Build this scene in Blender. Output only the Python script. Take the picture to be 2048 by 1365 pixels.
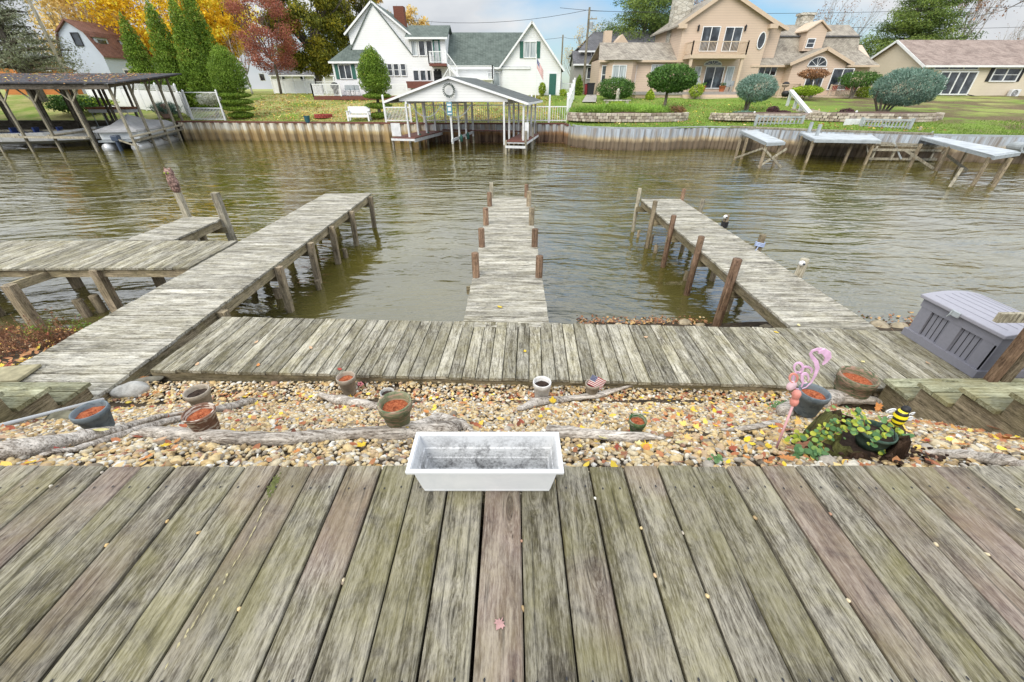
import bpy, math, random
import numpy as np
from mathutils import Vector, Matrix
for o in list(bpy.data.objects): bpy.data.objects.remove(o)
SC = bpy.context.scene; COL = SC.collection
R = math.radians
random.seed(7); RS = np.random.RandomState(11)
# ------------------------------------------------------------ camera
PF = 790.0; PITCH = R(32.54); EYE = 1.35
cd = bpy.data.cameras.new('camera'); cam = bpy.data.objects.new('camera', cd); COL.objects.link(cam)
cd.sensor_width = 36; cd.lens = 36*PF/2048; cd.clip_start = .02; cd.clip_end = 2000
cam.location = (0, 0, EYE); cam.rotation_euler = (R(90)-PITCH, 0, 0); SC.camera = cam
# ------------------------------------------------------------ sky and sun
SUN_EL, SUN_AZ = R(38), R(-150)
W = bpy.data.worlds.new('World'); SC.world = W; W.use_nodes = True
nt = W.node_tree; nt.nodes.clear(); L = nt.links.new
def wn(t, **k):
    n = nt.nodes.new(t)
    for a, b in k.items(): setattr(n, a, b)
    return n
sky = wn('ShaderNodeTexSky', sky_type='NISHITA', sun_disc=False, sun_elevation=SUN_EL, sun_rotation=R(200), air_density=1.0, dust_density=.4, ozone_density=2.0)
tc = wn('ShaderNodeTexCoord'); mp = wn('ShaderNodeMapping'); mp.inputs['Scale'].default_value = (1, 1, 2.6); mp.inputs['Location'].default_value = (.35, .2, .05)
L(tc.outputs['Generated'], mp.inputs[0])
sx = wn('ShaderNodeSeparateXYZ'); L(tc.outputs['Generated'], sx.inputs[0])
bi = wn('ShaderNodeMapRange'); bi.inputs['From Min'].default_value = -.10; bi.inputs['From Max'].default_value = .05; bi.inputs['To Min'].default_value = .10; bi.inputs['To Max'].default_value = -.11; L(sx.outputs[0], bi.inputs['Value'])
zr = wn('ShaderNodeFloatCurve'); zr.mapping.use_clip = False
for x_, y_ in ((.14, .42), (.30, .88), (.7, .98)): zr.mapping.curves[0].points.new(x_, y_)
zr.mapping.curves[0].points[0].location = (0, .36); zr.mapping.curves[0].points[-1].location = (1, .95); zr.mapping.update(); L(sx.outputs[2], zr.inputs['Value'])
zm = wn('ShaderNodeMath', operation='MULTIPLY'); zm.inputs[1].default_value = 2.6; L(zr.outputs[0], zm.inputs[0])
ns = wn('ShaderNodeTexNoise'); ns.inputs['Scale'].default_value = 1.9; ns.inputs['Detail'].default_value = 9; ns.inputs['Roughness'].default_value = .52; L(mp.outputs[0], ns.inputs['Vector'])
rp = wn('ShaderNodeValToRGB'); rp.color_ramp.elements[0].position = .40; rp.color_ramp.elements[1].position = .57; L(ns.outputs[0], rp.inputs[0])
ns2 = wn('ShaderNodeTexNoise'); ns2.inputs['Scale'].default_value = 3.4; ns2.inputs['Detail'].default_value = 6; L(mp.outputs[0], ns2.inputs['Vector'])
rc = wn('ShaderNodeValToRGB'); rc.color_ramp.elements[0].color = (4.6, 4.95, 5.45, 1); rc.color_ramp.elements[0].position = .35
rc.color_ramp.elements[1].color = (7.2, 7.35, 7.5, 1); rc.color_ramp.elements[1].position = .65; L(ns2.outputs[0], rc.inputs[0])
gm = wn('ShaderNodeMix', data_type='RGBA', blend_type='MULTIPLY'); gm.inputs[0].default_value = 1; gm.inputs[7].default_value = (.72, .86, .95, 1); L(sky.outputs[0], gm.inputs[6])
mx = wn('ShaderNodeMix', data_type='RGBA'); L(rp.outputs[0], mx.inputs[0]); ad = wn('ShaderNodeMath', operation='ADD'); L(ns.outputs[0], ad.inputs[0]); L(bi.outputs[0], ad.inputs[1]); ae = wn('ShaderNodeMath', operation='MULTIPLY_ADD'); L(sx.outputs[2], ae.inputs[0]); ae.inputs[1].default_value = .22; b2 = wn('ShaderNodeMapRange'); b2.inputs['From Min'].default_value = .30; b2.inputs['From Max'].default_value = .62; b2.inputs['To Max'].default_value = .19; L(sx.outputs[0], b2.inputs['Value']); a2 = wn('ShaderNodeMath', operation='ADD'); L(ad.outputs[0], a2.inputs[0]); L(b2.outputs[0], a2.inputs[1]); L(a2.outputs[0], ae.inputs[2]); L(ae.outputs[0], rp.inputs[0]); L(gm.outputs[2], mx.inputs[6]); L(rc.outputs[0], mx.inputs[7])
bg = wn('ShaderNodeBackground'); bg.inputs[1].default_value = .088; vs_ = wn('ShaderNodeVectorMath', operation='SCALE'); L(mx.outputs[2], vs_.inputs[0]); L(zm.outputs[0], vs_.inputs['Scale']); L(vs_.outputs[0], bg.inputs[0])
wo = wn('ShaderNodeOutputWorld'); L(bg.outputs[0], wo.inputs[0])
sd = bpy.data.lights.new('sun', 'SUN'); sd.energy = 1.9; sd.angle = R(38); sd.color = (1, .93, .80)
so = bpy.data.objects.new('sun', sd); COL.objects.link(so); so.rotation_euler = (R(50), 0, R(-30))
SC.view_settings.view_transform = 'Standard'; SC.view_settings.look = 'None'; SC.view_settings.exposure = .38; SC.view_settings.gamma = 1
# ------------------------------------------------------------ pixel rays of the reference, used to place things on real planes
CP, SP = math.cos(PITCH), math.sin(PITCH)
def ray(x, y):
    a = (x-1024)/PF; b = (y-682.5)/PF
    return a, CP-b*SP, -SP-b*CP
def onZ(x, y, Z):
    d = ray(x, y); t = (Z-EYE)/d[2]; return Vector((d[0]*t, d[1]*t, Z))
def onY(x, y, Y):
    d = ray(x, y); t = Y/d[1]; return Vector((d[0]*t, Y, EYE+d[2]*t))
# ------------------------------------------------------------ mesh helpers
class MB:
    def __init__(s, T=None): s.v = []; s.f = []; s.r = []; s.m = []; s.T = T
    def add(s, vs, fs, rnd=None, mi=0):
        if rnd is None: rnd = random.random()
        b = len(s.v); s.v += [tuple(v) for v in vs]; s.r += [rnd]*len(vs)
        s.f += [tuple(b+i for i in f) for f in fs]; s.m += [mi]*len(fs); return s
    def box(s, c, d, rz=0, rnd=None, mi=0, M=None, ch=0):
        hx, hy, hz = d[0]/2, d[1]/2, d[2]/2
        vs = [Vector((x*hx, y*hy, z*hz)) for z in (-1, 1) for y in (-1, 1) for x in (-1, 1)]
        if M is not None: vs = [M @ v for v in vs]
        elif rz:
            q = Matrix.Rotation(rz, 3, 'Z'); vs = [q @ v for v in vs]
        c = Vector(c)
        return s.add([v+c for v in vs], [(0,2,3,1),(4,5,7,6),(0,1,5,4),(2,6,7,3),(0,4,6,2),(1,3,7,5)], rnd, mi)
    def box2(s, a, b, **k):
        return s.box([(a[i]+b[i])/2 for i in range(3)], [abs(b[i]-a[i]) for i in range(3)], **k)
    def bar(s, p, q, w, h, rnd=None, mi=0, up=(0, 0, 1)):
        p = Vector(p); q = Vector(q); d = q-p; l = d.length
        if l < 1e-6: return s
        y = d/l; u = Vector(up)
        if abs(y.dot(u)) > .99: u = Vector((0, 1, 0))
        x = y.cross(u).normalized(); z = x.cross(y)
        M = Matrix((x, y, z)).transposed()
        return s.box((p+q)/2, (w, l, h), M=M, rnd=rnd, mi=mi)
    def board(s, x0, x1, y0, y1, zt, th, ch=.004, rnd=None, mi=0, skew=0, tilt=0):
        # plank along Y, chamfered long edges
        pr = [(x0+ch, zt), (x0, zt-ch), (x0, zt-th), (x1, zt-th), (x1, zt-ch), (x1-ch, zt)]
        vs = [(x, y0, z+tilt*(x-x0)) for x, z in pr]+[(x+skew, y1, z+tilt*(x-x0)) for x, z in pr]
        fs = [tuple(range(6)), tuple(range(11, 5, -1))]+[(i, i+6, (i+1) % 6+6, (i+1) % 6) for i in range(6)]
        return s.add(vs, fs, rnd, mi)
    def boardx(s, y0, y1, x0, x1, zt, th, ch=.004, rnd=None, mi=0, tilt=0):
        pr = [(y0+ch, zt), (y0, zt-ch), (y0, zt-th), (y1, zt-th), (y1, zt-ch), (y1-ch, zt)]
        vs = [(x0, y, z+tilt*(y-y0)) for y, z in pr]+[(x1, y, z+tilt*(y-y0)) for y, z in pr]
        fs = [tuple(range(5, -1, -1)), tuple(range(6, 12))]+[((i+1) % 6, (i+1) % 6+6, i+6, i) for i in range(6)]
        return s.add(vs, fs, rnd, mi)
    def poly(s, pts, rnd=None, mi=0): return s.add(pts, [tuple(range(len(pts)))], rnd, mi)
    def prism(s, pts, ext, rnd=None, mi=0):
        n = len(pts); e = Vector(ext); P = [Vector(p) for p in pts]
        return s.add(P+[p+e for p in P], [tuple(range(n)), tuple(range(2*n-1, n-1, -1))]+[(i, i+n, (i+1) % n+n, (i+1) % n) for i in range(n)], rnd, mi)
    def tube(s, pts, rad, n=8, rnd=None, mi=0, cap=True, flat=1):
        P = [Vector(p) for p in pts]; k = len(P)
        if not hasattr(rad, '__len__'): rad = [rad]*k
        vs = []; pu = None
        for i in range(k):
            d = (P[min(i+1, k-1)]-P[max(i-1, 0)])
            d = d.normalized() if d.length > 1e-9 else Vector((0, 0, 1))
            if pu is None:
                u = Vector((0, 0, 1)) if abs(d.z) < .9 else Vector((1, 0, 0))
            else: u = pu
            x = d.cross(u)
            if x.length < 1e-6: x = d.cross(Vector((1, .3, 0)))
            x.normalize(); u = x.cross(d).normalized(); pu = u
            for j in range(n):
                a = 2*math.pi*j/n; vs.append(P[i]+rad[i]*(math.cos(a)*x+math.sin(a)*u*flat))
        fs = [(i*n+j, i*n+(j+1) % n, (i+1)*n+(j+1) % n, (i+1)*n+j) for i in range(k-1) for j in range(n)]
        if cap: fs += [tuple(range(n-1, -1, -1)), tuple((k-1)*n+j for j in range(n))]
        return s.add(vs, fs, rnd, mi)
    def lathe(s, prof, c, n=24, rnd=None, mi=0, M=None, sq=1, lobes=0, amp=0):
        vs = []
        for r, z in prof:
            for j in range(n):
                a = 2*math.pi*j/n; rr = r*(1+amp*math.cos(lobes*a)) if lobes else r
                v = Vector((rr*math.cos(a), rr*math.sin(a)*sq, z))
                if M is not None: v = M @ v
                vs.append(v+Vector(c))
        k = len(prof)
        fs = [(i*n+j, i*n+(j+1) % n, (i+1)*n+(j+1) % n, (i+1)*n+j) for i in range(k-1) for j in range(n)]
        return s.add(vs, fs, rnd, mi)
    def blob(s, c, r, seg=8, rnd=None, mi=0, j=0.12, M=None):
        vs = [Vector((0, 0, -1))]; rings = max(3, seg//2+1)
        for i in range(1, rings):
            t = math.pi*i/rings-math.pi/2
            for k in range(seg):
                a = 2*math.pi*k/seg; vs.append(Vector((math.cos(t)*math.cos(a), math.cos(t)*math.sin(a), math.sin(t)))*random.uniform(1-j, 1+j))
        vs.append(Vector((0, 0, 1))); n = seg; e = len(vs)-1
        fs = [(0, 1+(k+1) % n, 1+k) for k in range(n)]
        for i in range(rings-2):
            for k in range(n): fs.append((1+i*n+k, 1+i*n+(k+1) % n, 1+(i+1)*n+(k+1) % n, 1+(i+1)*n+k))
        b = 1+(rings-2)*n; fs += [(b+k, b+(k+1) % n, e) for k in range(n)]
        vs = [Vector((v.x*r[0], v.y*r[1], v.z*r[2])) for v in vs]
        if M is not None: vs = [M @ v for v in vs]
        return s.add([v+Vector(c) for v in vs], fs, rnd, mi)
    def build(s, name, mat, parent=None, smooth=False, bev=0, sub=0):
        me = bpy.data.meshes.new(name)
        o = bpy.data.objects.new(name, me); COL.objects.link(o)
        off = Vector((0, 0, 0))
        if parent is not None:
            o.parent = parent; p = parent
            while p is not None: off += p.location; p = p.parent
        T = s.T
        vs = [((T @ Vector(v)) if T is not None else Vector(v))-off for v in s.v]
        me.from_pydata([tuple(v) for v in vs], [], s.f)
        at = me.attributes.new('rnd', 'FLOAT', 'POINT'); at.data.foreach_set('value', s.r)
        for m in (mat if isinstance(mat, (list, tuple)) else [mat]): me.materials.append(m)
        if max(s.m or [0]) > 0: me.polygons.foreach_set('material_index', s.m)
        if smooth: me.polygons.foreach_set('use_smooth', [True]*len(me.polygons))
        if bev:
            b = o.modifiers.new('bevel', 'BEVEL'); b.width = bev; b.segments = 2; b.limit_method = 'ANGLE'
        if sub:
            b = o.modifiers.new('sub', 'SUBSURF'); b.levels = sub; b.render_levels = sub
        me.update(); return o
def fastmesh(name, V, F, rnd, mat, parent=None, smooth=False):
    me = bpy.data.meshes.new(name); o = bpy.data.objects.new(name, me); COL.objects.link(o)
    if parent is not None:
        o.parent = parent; p = parent; off = Vector((0, 0, 0))
        while p is not None: off += p.location; p = p.parent
        V = V-np.array(off)
    F = np.asarray(F, dtype=np.int32); n, k = F.shape
    me.vertices.add(len(V)); me.vertices.foreach_set('co', np.asarray(V, dtype=np.float32).ravel())
    me.loops.add(n*k); me.loops.foreach_set('vertex_index', F.ravel())
    me.polygons.add(n); me.polygons.foreach_set('loop_start', np.arange(0, n*k, k, dtype=np.int32))
    try: me.polygons.foreach_set('loop_total', np.full(n, k, dtype=np.int32))
    except Exception: pass
    if smooth: me.polygons.foreach_set('use_smooth', np.ones(n, dtype=bool))
    at = me.attributes.new('rnd', 'FLOAT', 'POINT'); at.data.foreach_set('value', np.asarray(rnd, dtype=np.float32))
    me.materials.append(mat); me.update(calc_edges=True); me.validate(); return o
def tag(o, label, cat, group=None, kind=None):
    if label: o['label'] = label
    if cat: o['category'] = cat
    if group: o['group'] = group
    if kind: o['kind'] = kind
    return o
def thing(name, loc, label, cat, group=None):
    o = bpy.data.objects.new(name, None); COL.objects.link(o); o.location = loc; o.empty_display_size = .1
    return tag(o, label, cat, group)
def struct(o): o['kind'] = 'structure'; return o
# ------------------------------------------------------------ materials
class NT:
    def __init__(s, name):
        s.m = bpy.data.materials.new(name); s.m.use_nodes = True; s.t = s.m.node_tree; s.n = s.t.nodes; s.b = s.n['Principled BSDF']; s.l = s.t.links.new
    def node(s, t, **k):
        n = s.n.new(t)
        for a, b in k.items(): setattr(n, a, b)
        return n
    def set(s, sock, v):
        if hasattr(v, 'is_output') or isinstance(v, bpy.types.NodeSocket): s.l(v, sock)
        elif isinstance(v, (tuple, list)) and len(v) == 3 and sock.type == 'RGBA': sock.default_value = (*v, 1)
        else: sock.default_value = v
    def obj(s): return s.node('ShaderNodeTexCoord').outputs['Object']
    def pos(s): return s.node('ShaderNodeNewGeometry').outputs['Position']
    def rnd(s): return s.node('ShaderNodeAttribute', attribute_name='rnd').outputs['Fac']
    def map(s, v, sc=(1, 1, 1), loc=(0, 0, 0), rot=(0, 0, 0)):
        n = s.node('ShaderNodeMapping'); s.l(v, n.inputs[0]); n.inputs['Scale'].default_value = sc; s.set(n.inputs['Location'], loc); n.inputs['Rotation'].default_value = rot; return n.outputs[0]
    def noise(s, v, sc=1, det=4, ro=.5, dist=0):
        n = s.node('ShaderNodeTexNoise'); s.l(v, n.inputs['Vector']); n.inputs['Scale'].default_value = sc; n.inputs['Detail'].default_value = det; n.inputs['Roughness'].default_value = ro; n.inputs['Distortion'].default_value = dist; return n.outputs[0]
    def voro(s, v, sc=1, feat='F1', out='Distance', rand=1):
        n = s.node('ShaderNodeTexVoronoi', feature=feat); s.l(v, n.inputs['Vector']); n.inputs['Scale'].default_value = sc; n.inputs['Randomness'].default_value = rand; return n.outputs[out]
    def ramp(s, v, st, interp='LINEAR'):
        n = s.node('ShaderNodeValToRGB'); s.l(v, n.inputs[0]); r = n.color_ramp; r.interpolation = interp
        while len(r.elements) < len(st): r.elements.new(.5)
        for e, (p, c) in zip(r.elements, st):
            e.position = p; e.color = (c, c, c, 1) if not hasattr(c, '__len__') else (*c, 1)
        return n.outputs[0]
    def mix(s, f, a, b, mode='MIX'):
        n = s.node('ShaderNodeMix', data_type='RGBA', blend_type=mode); s.set(n.inputs[0], f); s.set(n.inputs[6], a); s.set(n.inputs[7], b); return n.outputs[2]
    def math(s, op, a, b=0, c=None):
        n = s.node('ShaderNodeMath', operation=op); s.set(n.inputs[0], a); s.set(n.inputs[1], b)
        if c is not None: s.set(n.inputs[2], c)
        return n.outputs[0]
    def vadd(s, a, b):
        n = s.node('ShaderNodeVectorMath', operation='ADD'); s.l(a, n.inputs[0]); s.set(n.inputs[1], b); return n.outputs[0]
    def vscale(s, a, f):
        n = s.node('ShaderNodeVectorMath', operation='SCALE'); s.set(n.inputs[0], a); s.set(n.inputs['Scale'], f); return n.outputs[0]
    def sep(s, v):
        n = s.node('ShaderNodeSeparateXYZ'); s.l(v, n.inputs[0]); return n.outputs
    def comb(s, x, y, z=0):
        n = s.node('ShaderNodeCombineXYZ'); s.set(n.inputs[0], x); s.set(n.inputs[1], y); s.set(n.inputs[2], z); return n.outputs[0]
    def bump(s, h, st=.3, d=.01):
        n = s.node('ShaderNodeBump'); s.l(h, n.inputs['Height']); n.inputs['Strength'].default_value = st; n.inputs['Distance'].default_value = d; s.l(n.outputs[0], s.b.inputs['Normal']); return n
    def done(s, col=None, rough=.7, spec=.3, metal=0):
        if col is not None: s.set(s.b.inputs['Base Color'], col)
        s.set(s.b.inputs['Roughness'], rough); s.b.inputs['Specular IOR Level'].default_value = spec; s.b.inputs['Metallic'].default_value = metal; return s.m
def flat(name, c, rough=.6, var=.12, sc=6, spec=.3, metal=0):
    n = NT(name); k = n.noise(n.obj(), sc, 5, .6); a = tuple(x*(1-var) for x in c); b = tuple(min(1, x*(1+var)) for x in c)
    return n.done(n.ramp(k, [(.3, a), (.7, b)]), rough, spec, metal)
def wood(name, ax, dark, mid, light, moss=(.15, .132, .062), mamt=.5, fine=1.0, knots=True, tone=.28, pink=0, bmp=.7):
    n = NT(name); o = n.obj(); r = n.rnd()
    v = n.vadd(o, n.vscale((31.7, 17.3, 11.9), r))
    a = [50*fine]*3; a[ax] = 3.6*fine; bsc = [165*fine]*3; bsc[ax] = 20*fine
    ks = [9.0]*3; ks[ax] = 2.1
    if knots:
        kd = n.voro(n.map(v, tuple(ks)), 1); kf = n.ramp(kd, [(.03, 1), (.30, 0)])
        wob = n.vscale(v, 1.0); off = n.math('MULTIPLY', kf, .035)
        v2 = n.vadd(wob, n.comb(off, off, off))
    else: v2 = v; kf = None
    g1 = n.noise(n.map(v2, tuple(a)), 1, 5, .65, .35); g2 = n.noise(n.map(v2, tuple(bsc)), 1, 3, .6)
    p1 = n.noise(v, 2.3*fine, 5, .62, .4); p2 = n.noise(v, 9*fine, 5, .7, .5)
    g = n.math('ADD', n.math('MULTIPLY', g1, .62), n.math('MULTIPLY', g2, .38))
    fs_ = [260*fine]*3; fs_[ax] = 42*fine; g3 = n.noise(n.map(v2, tuple(fs_)), 1, 4, .7); g = n.math('ADD', n.math('MULTIPLY', g, .68), n.math('MULTIPLY', g3, .32))
    pm = n.noise(n.map(v, tuple(1.0 if i == ax else 5.0 for i in range(3))), 1.6*fine, 5, .65, .5); g = n.math('ADD', g, n.math('MULTIPLY', n.math('SUBTRACT', pm, .5), .30))
    c = n.ramp(g, [(.38, dark), (.455, mid), (.53, light), (.61, tuple(min(1, x*1.45) for x in light))])
    c = n.mix(n.ramp(n.math('ADD', n.math('MULTIPLY', p1, .65), n.math('MULTIPLY', p2, .35)), [(.42, 0), (.60, mamt)]), c, n.mix(g2, tuple(x*.6 for x in moss), tuple(x*1.7 for x in moss)))
    if pink: c = n.mix(n.ramp(n.noise(v, .9, 3), [(.52, 0), (.66, pink)]), c, n.mix(g1, (.13, .075, .07), (.30, .20, .18)))
    dk = n.ramp(p2, [(.30, .62), (.50, 1.0), (.75, 1.12)])
    c = n.mix(1, c, dk, 'MULTIPLY')
    c = n.mix(1, c, n.ramp(r, [(0, 1-tone), (.5, 1), (1, 1+tone)]), 'MULTIPLY')
    if knots:
        kr = n.ramp(kd, [(.0, .35), (.08, .7), (.105, .45), (.14, 1), (.18, .72), (.22, 1)])
        c = n.mix(n.ramp(n.voro(n.map(v, tuple(ks)), 1, out='Color'), [(.35, 0), (.4, .9)]), c, n.mix(1, c, kr, 'MULTIPLY'))
    # cracks along the grain
    cs = [80*fine]*3; cs[ax] = 2.2*fine
    cr = n.ramp(n.noise(n.map(v2, tuple(cs)), 1, 2, .5, .2), [(.30, .35), (.36, 1)])
    c = n.mix(.8, c, cr, 'MULTIPLY')
    n.bump(n.math('MULTIPLY', g, cr), bmp, .004/fine)
    return n.done(c, .82, .2)
G0, G1, G2 = (.085, .078, .058), (.225, .21, .165), (.47, .455, .40)
WY = wood('deck_wood', 1, (.038, .032, .022), (.115, .102, .078), (.245, .226, .182), moss=(.130, .118, .046), mamt=.58, pink=.40, tone=.13)
WYB = wood('walkway_wood', 1, (.055, .048, .034), (.158, .142, .106), (.355, .335, .275), mamt=.5, fine=.8)
WX = wood('dock_wood', 0, (.068, .061, .048), (.198, .182, .147), (.425, .405, .35), mamt=.3, fine=.8, tone=.2)
WXM = wood('mossy_step_wood', 0, (.07, .07, .04), (.20, .20, .12), (.36, .36, .25), mamt=.75, fine=.8)
WZ = wood('piling_wood', 2, (.06, .045, .03), (.16, .125, .085), (.30, .245, .175), mamt=.3, fine=.9, bmp=.6)
WZB = wood('brown_piling_wood', 2, (.05, .03, .02), (.135, .08, .052), (.24, .155, .105), mamt=.15, fine=.9)
WZG = wood('grey_post_wood', 2, (.09, .075, .055), (.21, .185, .14), (.36, .33, .26), mamt=.2, fine=.7, knots=False)
WGX = wood('beam_wood', 0, (.06, .05, .03), (.17, .14, .09), (.30, .25, .17), mamt=.5, fine=.8)
WGY = wood('joist_wood', 1, (.06, .05, .03), (.17, .14, .09), (.30, .25, .17), mamt=.55, fine=.8)
WD = wood('dark_wood', 0, (.03, .025, .02), (.075, .065, .05), (.15, .13, .11), mamt=.1, fine=.4, knots=False)
DRIFT = wood('driftwood', 0, (.06, .045, .035), (.27, .23, .19), (.56, .51, .45), mamt=.15, moss=(.12, .09, .06), fine=.9, knots=True, tone=.15, bmp=1)
WHITE = flat('white_paint', (.74, .75, .76), .5, .06, 3)
WHITED = flat('weathered_white_paint', (.62, .63, .64), .6, .16, 4)
GREYP = flat('grey_paint', (.33, .36, .375), .6, .2, 3)
GREEN = flat('green_paint', (.035, .12, .095), .5, .1)
DARK = flat('dark_metal', (.02, .02, .022), .5, .2)
REDB = flat('red_brown_deck', (.15, .055, .04), .6, .18, 5)
GLASS = NT('dark_window_glass'); GLASS = GLASS.done(GLASS.ramp(GLASS.noise(GLASS.obj(), 1.3, 3), [(.35, (.012, .016, .02)), (.6, (.06, .07, .085)), (.75, (.16, .19, .22))]), .04, .8)
CURT = NT('curtained_glass'); CURT = CURT.done(CURT.ramp(CURT.noise(CURT.map(CURT.obj(), (9, 9, .6)), 1, 3), [(.35, (.22, .25, .27)), (.6, (.5, .54, .56))]), .15, .6)
def siding(name, c, step=.15):
    n = NT(name); s = n.sep(n.pos()); f = n.math('FRACT', n.math('DIVIDE', s[2], step))
    ln = n.ramp(f, [(0, .62), (.12, 1), (1, .94)]); k = n.noise(n.pos(), .8, 4)
    cc = n.mix(1, n.mix(n.ramp(k, [(.35, 0), (.7, .35)]), c, tuple(x*.82 for x in c)), ln, 'MULTIPLY'); n.bump(f, .4, .02)
    return n.done(cc, .6, .25)
WSID = siding('white_siding', (.82, .83, .84)); BSID = siding('beige_siding', (.62, .485, .38), .2); CSID = siding('cream_siding', (.66, .58, .46), .13)
BLSID = siding('pale_blue_siding', (.50, .56, .64), .14); GSID = siding('grey_siding', (.33, .32, .31), .2)
def shingle(name, a, b, sc=2.2, sp=0):
    n = NT(name); p = n.sep(n.pos()); v = n.comb(n.math('ADD', p[0], p[1]), n.math('MULTIPLY', p[2], 2.2), 0)
    br = n.node('ShaderNodeTexBrick'); n.l(v, br.inputs['Vector']); br.inputs['Scale'].default_value = sc; br.offset = .5
    br.inputs['Color1'].default_value = (*a, 1); br.inputs['Color2'].default_value = (*b, 1); br.inputs['Mortar'].default_value = (*[x*.5 for x in a], 1); br.inputs['Mortar Size'].default_value = .03
    br.inputs['Brick Width'].default_value = .6; br.inputs['Row Height'].default_value = .5; br.inputs['Bias'].default_value = 0
    c = n.mix(n.ramp(n.noise(n.pos(), 1.2, 6, .7), [(.4, 0), (.7, .5)]), br.outputs[0], tuple(x*1.5 for x in b))
    if sp: c = n.mix(n.ramp(n.voro(n.map(n.pos(), (1, 1, 1)), 5), [(.10, sp), (.14, 0)]), c, (.42, .22, .07))
    return n.done(c, .85, .2)
SHG = shingle('green_shingles', (.075, .095, .085), (.12, .145, .13)); SHT = shingle('tan_shingles', (.19, .165, .14), (.33, .30, .25))
SHD = shingle('dark_shingles', (.085, .085, .09), (.13, .13, .14)); SHB = shingle('brown_shingles', (.20, .15, .13), (.30, .24, .21)); SHR = shingle('red_brown_shingles', (.14, .07, .055), (.21, .11, .085))
SHBH = shingle('boathouse_shingles', (.06, .07, .068), (.12, .13, .125), 3, .5)
def leafmat(name, stops, trans=.25, rough=.6, spec=.25):
    n = NT(name); r = n.rnd(); k = n.noise(n.obj(), 1.2, 3)
    c = n.ramp(r, [(p_, tuple(min(.85, x*1.45) for x in q_)) for p_, q_ in stops]); c = n.mix(1, c, n.ramp(k, [(.3, .75), (.7, 1.2)]), 'MULTIPLY')
    m = n.done(c, rough, spec); 
    t = n.node('ShaderNodeBsdfTranslucent'); n.set(t.inputs[0], c); x = n.node('ShaderNodeMixShader'); x.inputs[0].default_value = trans
    n.l(n.b.outputs[0], x.inputs[1]); n.l(t.outputs[0], x.inputs[2]); n.l(x.outputs[0], n.n['Material Output'].inputs[0]); return m
BARK = wood('bark', 2, (.03, .025, .02), (.085, .07, .055), (.16, .14, .12), mamt=.1, fine=.15, knots=False, bmp=1)
BARKL = wood('pale_bark', 2, (.10, .09, .08), (.22, .20, .18), (.36, .34, .31), mamt=.05, fine=.2, knots=False)
L_ARB = leafmat('arborvitae_leaves', [(0, (.045, .085, .010)), (.5, (.115, .185, .02)), (.85, (.18, .26, .035)), (1, (.26, .19, .05))])
L_YEL = leafmat('yellow_leaves', [(0, (.28, .15, .01)), (.5, (.62, .38, .02)), (1, (.80, .58, .07))], .4)
L_PYEL = leafmat('pale_yellow_leaves', [(0, (.28, .2, .07)), (.6, (.52, .38, .14)), (1, (.62, .5, .25))], .4)
L_YG = leafmat('yellow_green_leaves', [(0, (.04, .055, .01)), (.45, (.13, .14, .02)), (1, (.38, .31, .03))], .35)
L_RED = leafmat('red_leaves', [(0, (.12, .055, .05)), (.5, (.25, .085, .06)), (.85, (.33, .13, .075)), (1, (.33, .22, .10))], .35)
L_PINE = leafmat('pine_needles', [(0, (.028, .048, .012)), (.5, (.08, .125, .025)), (1, (.20, .25, .05))])
L_SPR = leafmat('spruce_needles', [(0, (.055, .065, .035)), (.5, (.15, .165, .10)), (1, (.30, .31, .21))])
L_BLU = leafmat('blue_green_needles', [(0, (.045, .085, .06)), (.5, (.11, .18, .14)), (1, (.23, .32, .27))])
L_GRN = leafmat('shrub_leaves', [(0, (.015, .04, .01)), (.5, (.05, .11, .02)), (1, (.13, .22, .05))])
L_LIM = leafmat('lime_shrub_leaves', [(0, (.06, .10, .01)), (.5, (.20, .28, .02)), (1, (.38, .45, .05))])
L_BRN = leafmat('brown_leaves', [(0, (.07, .035, .02)), (.5, (.20, .10, .05)), (1, (.34, .20, .11))])
L_PUR = leafmat('purple_shrub_leaves', [(0, (.02, .012, .014)), (.6, (.075, .035, .04)), (1, (.15, .08, .08))])
L_GRA = leafmat('long_grass_leaves', [(0, (.04, .08, .01)), (.5, (.14, .25, .03)), (1, (.30, .42, .09))])
L_FALL = leafmat('fallen_leaves', [(0, (.10, .035, .02)), (.2, (.30, .11, .05)), (.4, (.42, .22, .10)), (.55, (.22, .045, .03)), (.7, (.55, .36, .12)), (.85, (.62, .45, .03)), (1, (.5, .38, .26))], .15)
L_WHT = leafmat('white_flower_leaves', [(0, (.15, .17, .08)), (.4, (.4, .4, .32)), (1, (.7, .68, .6))])
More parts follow.
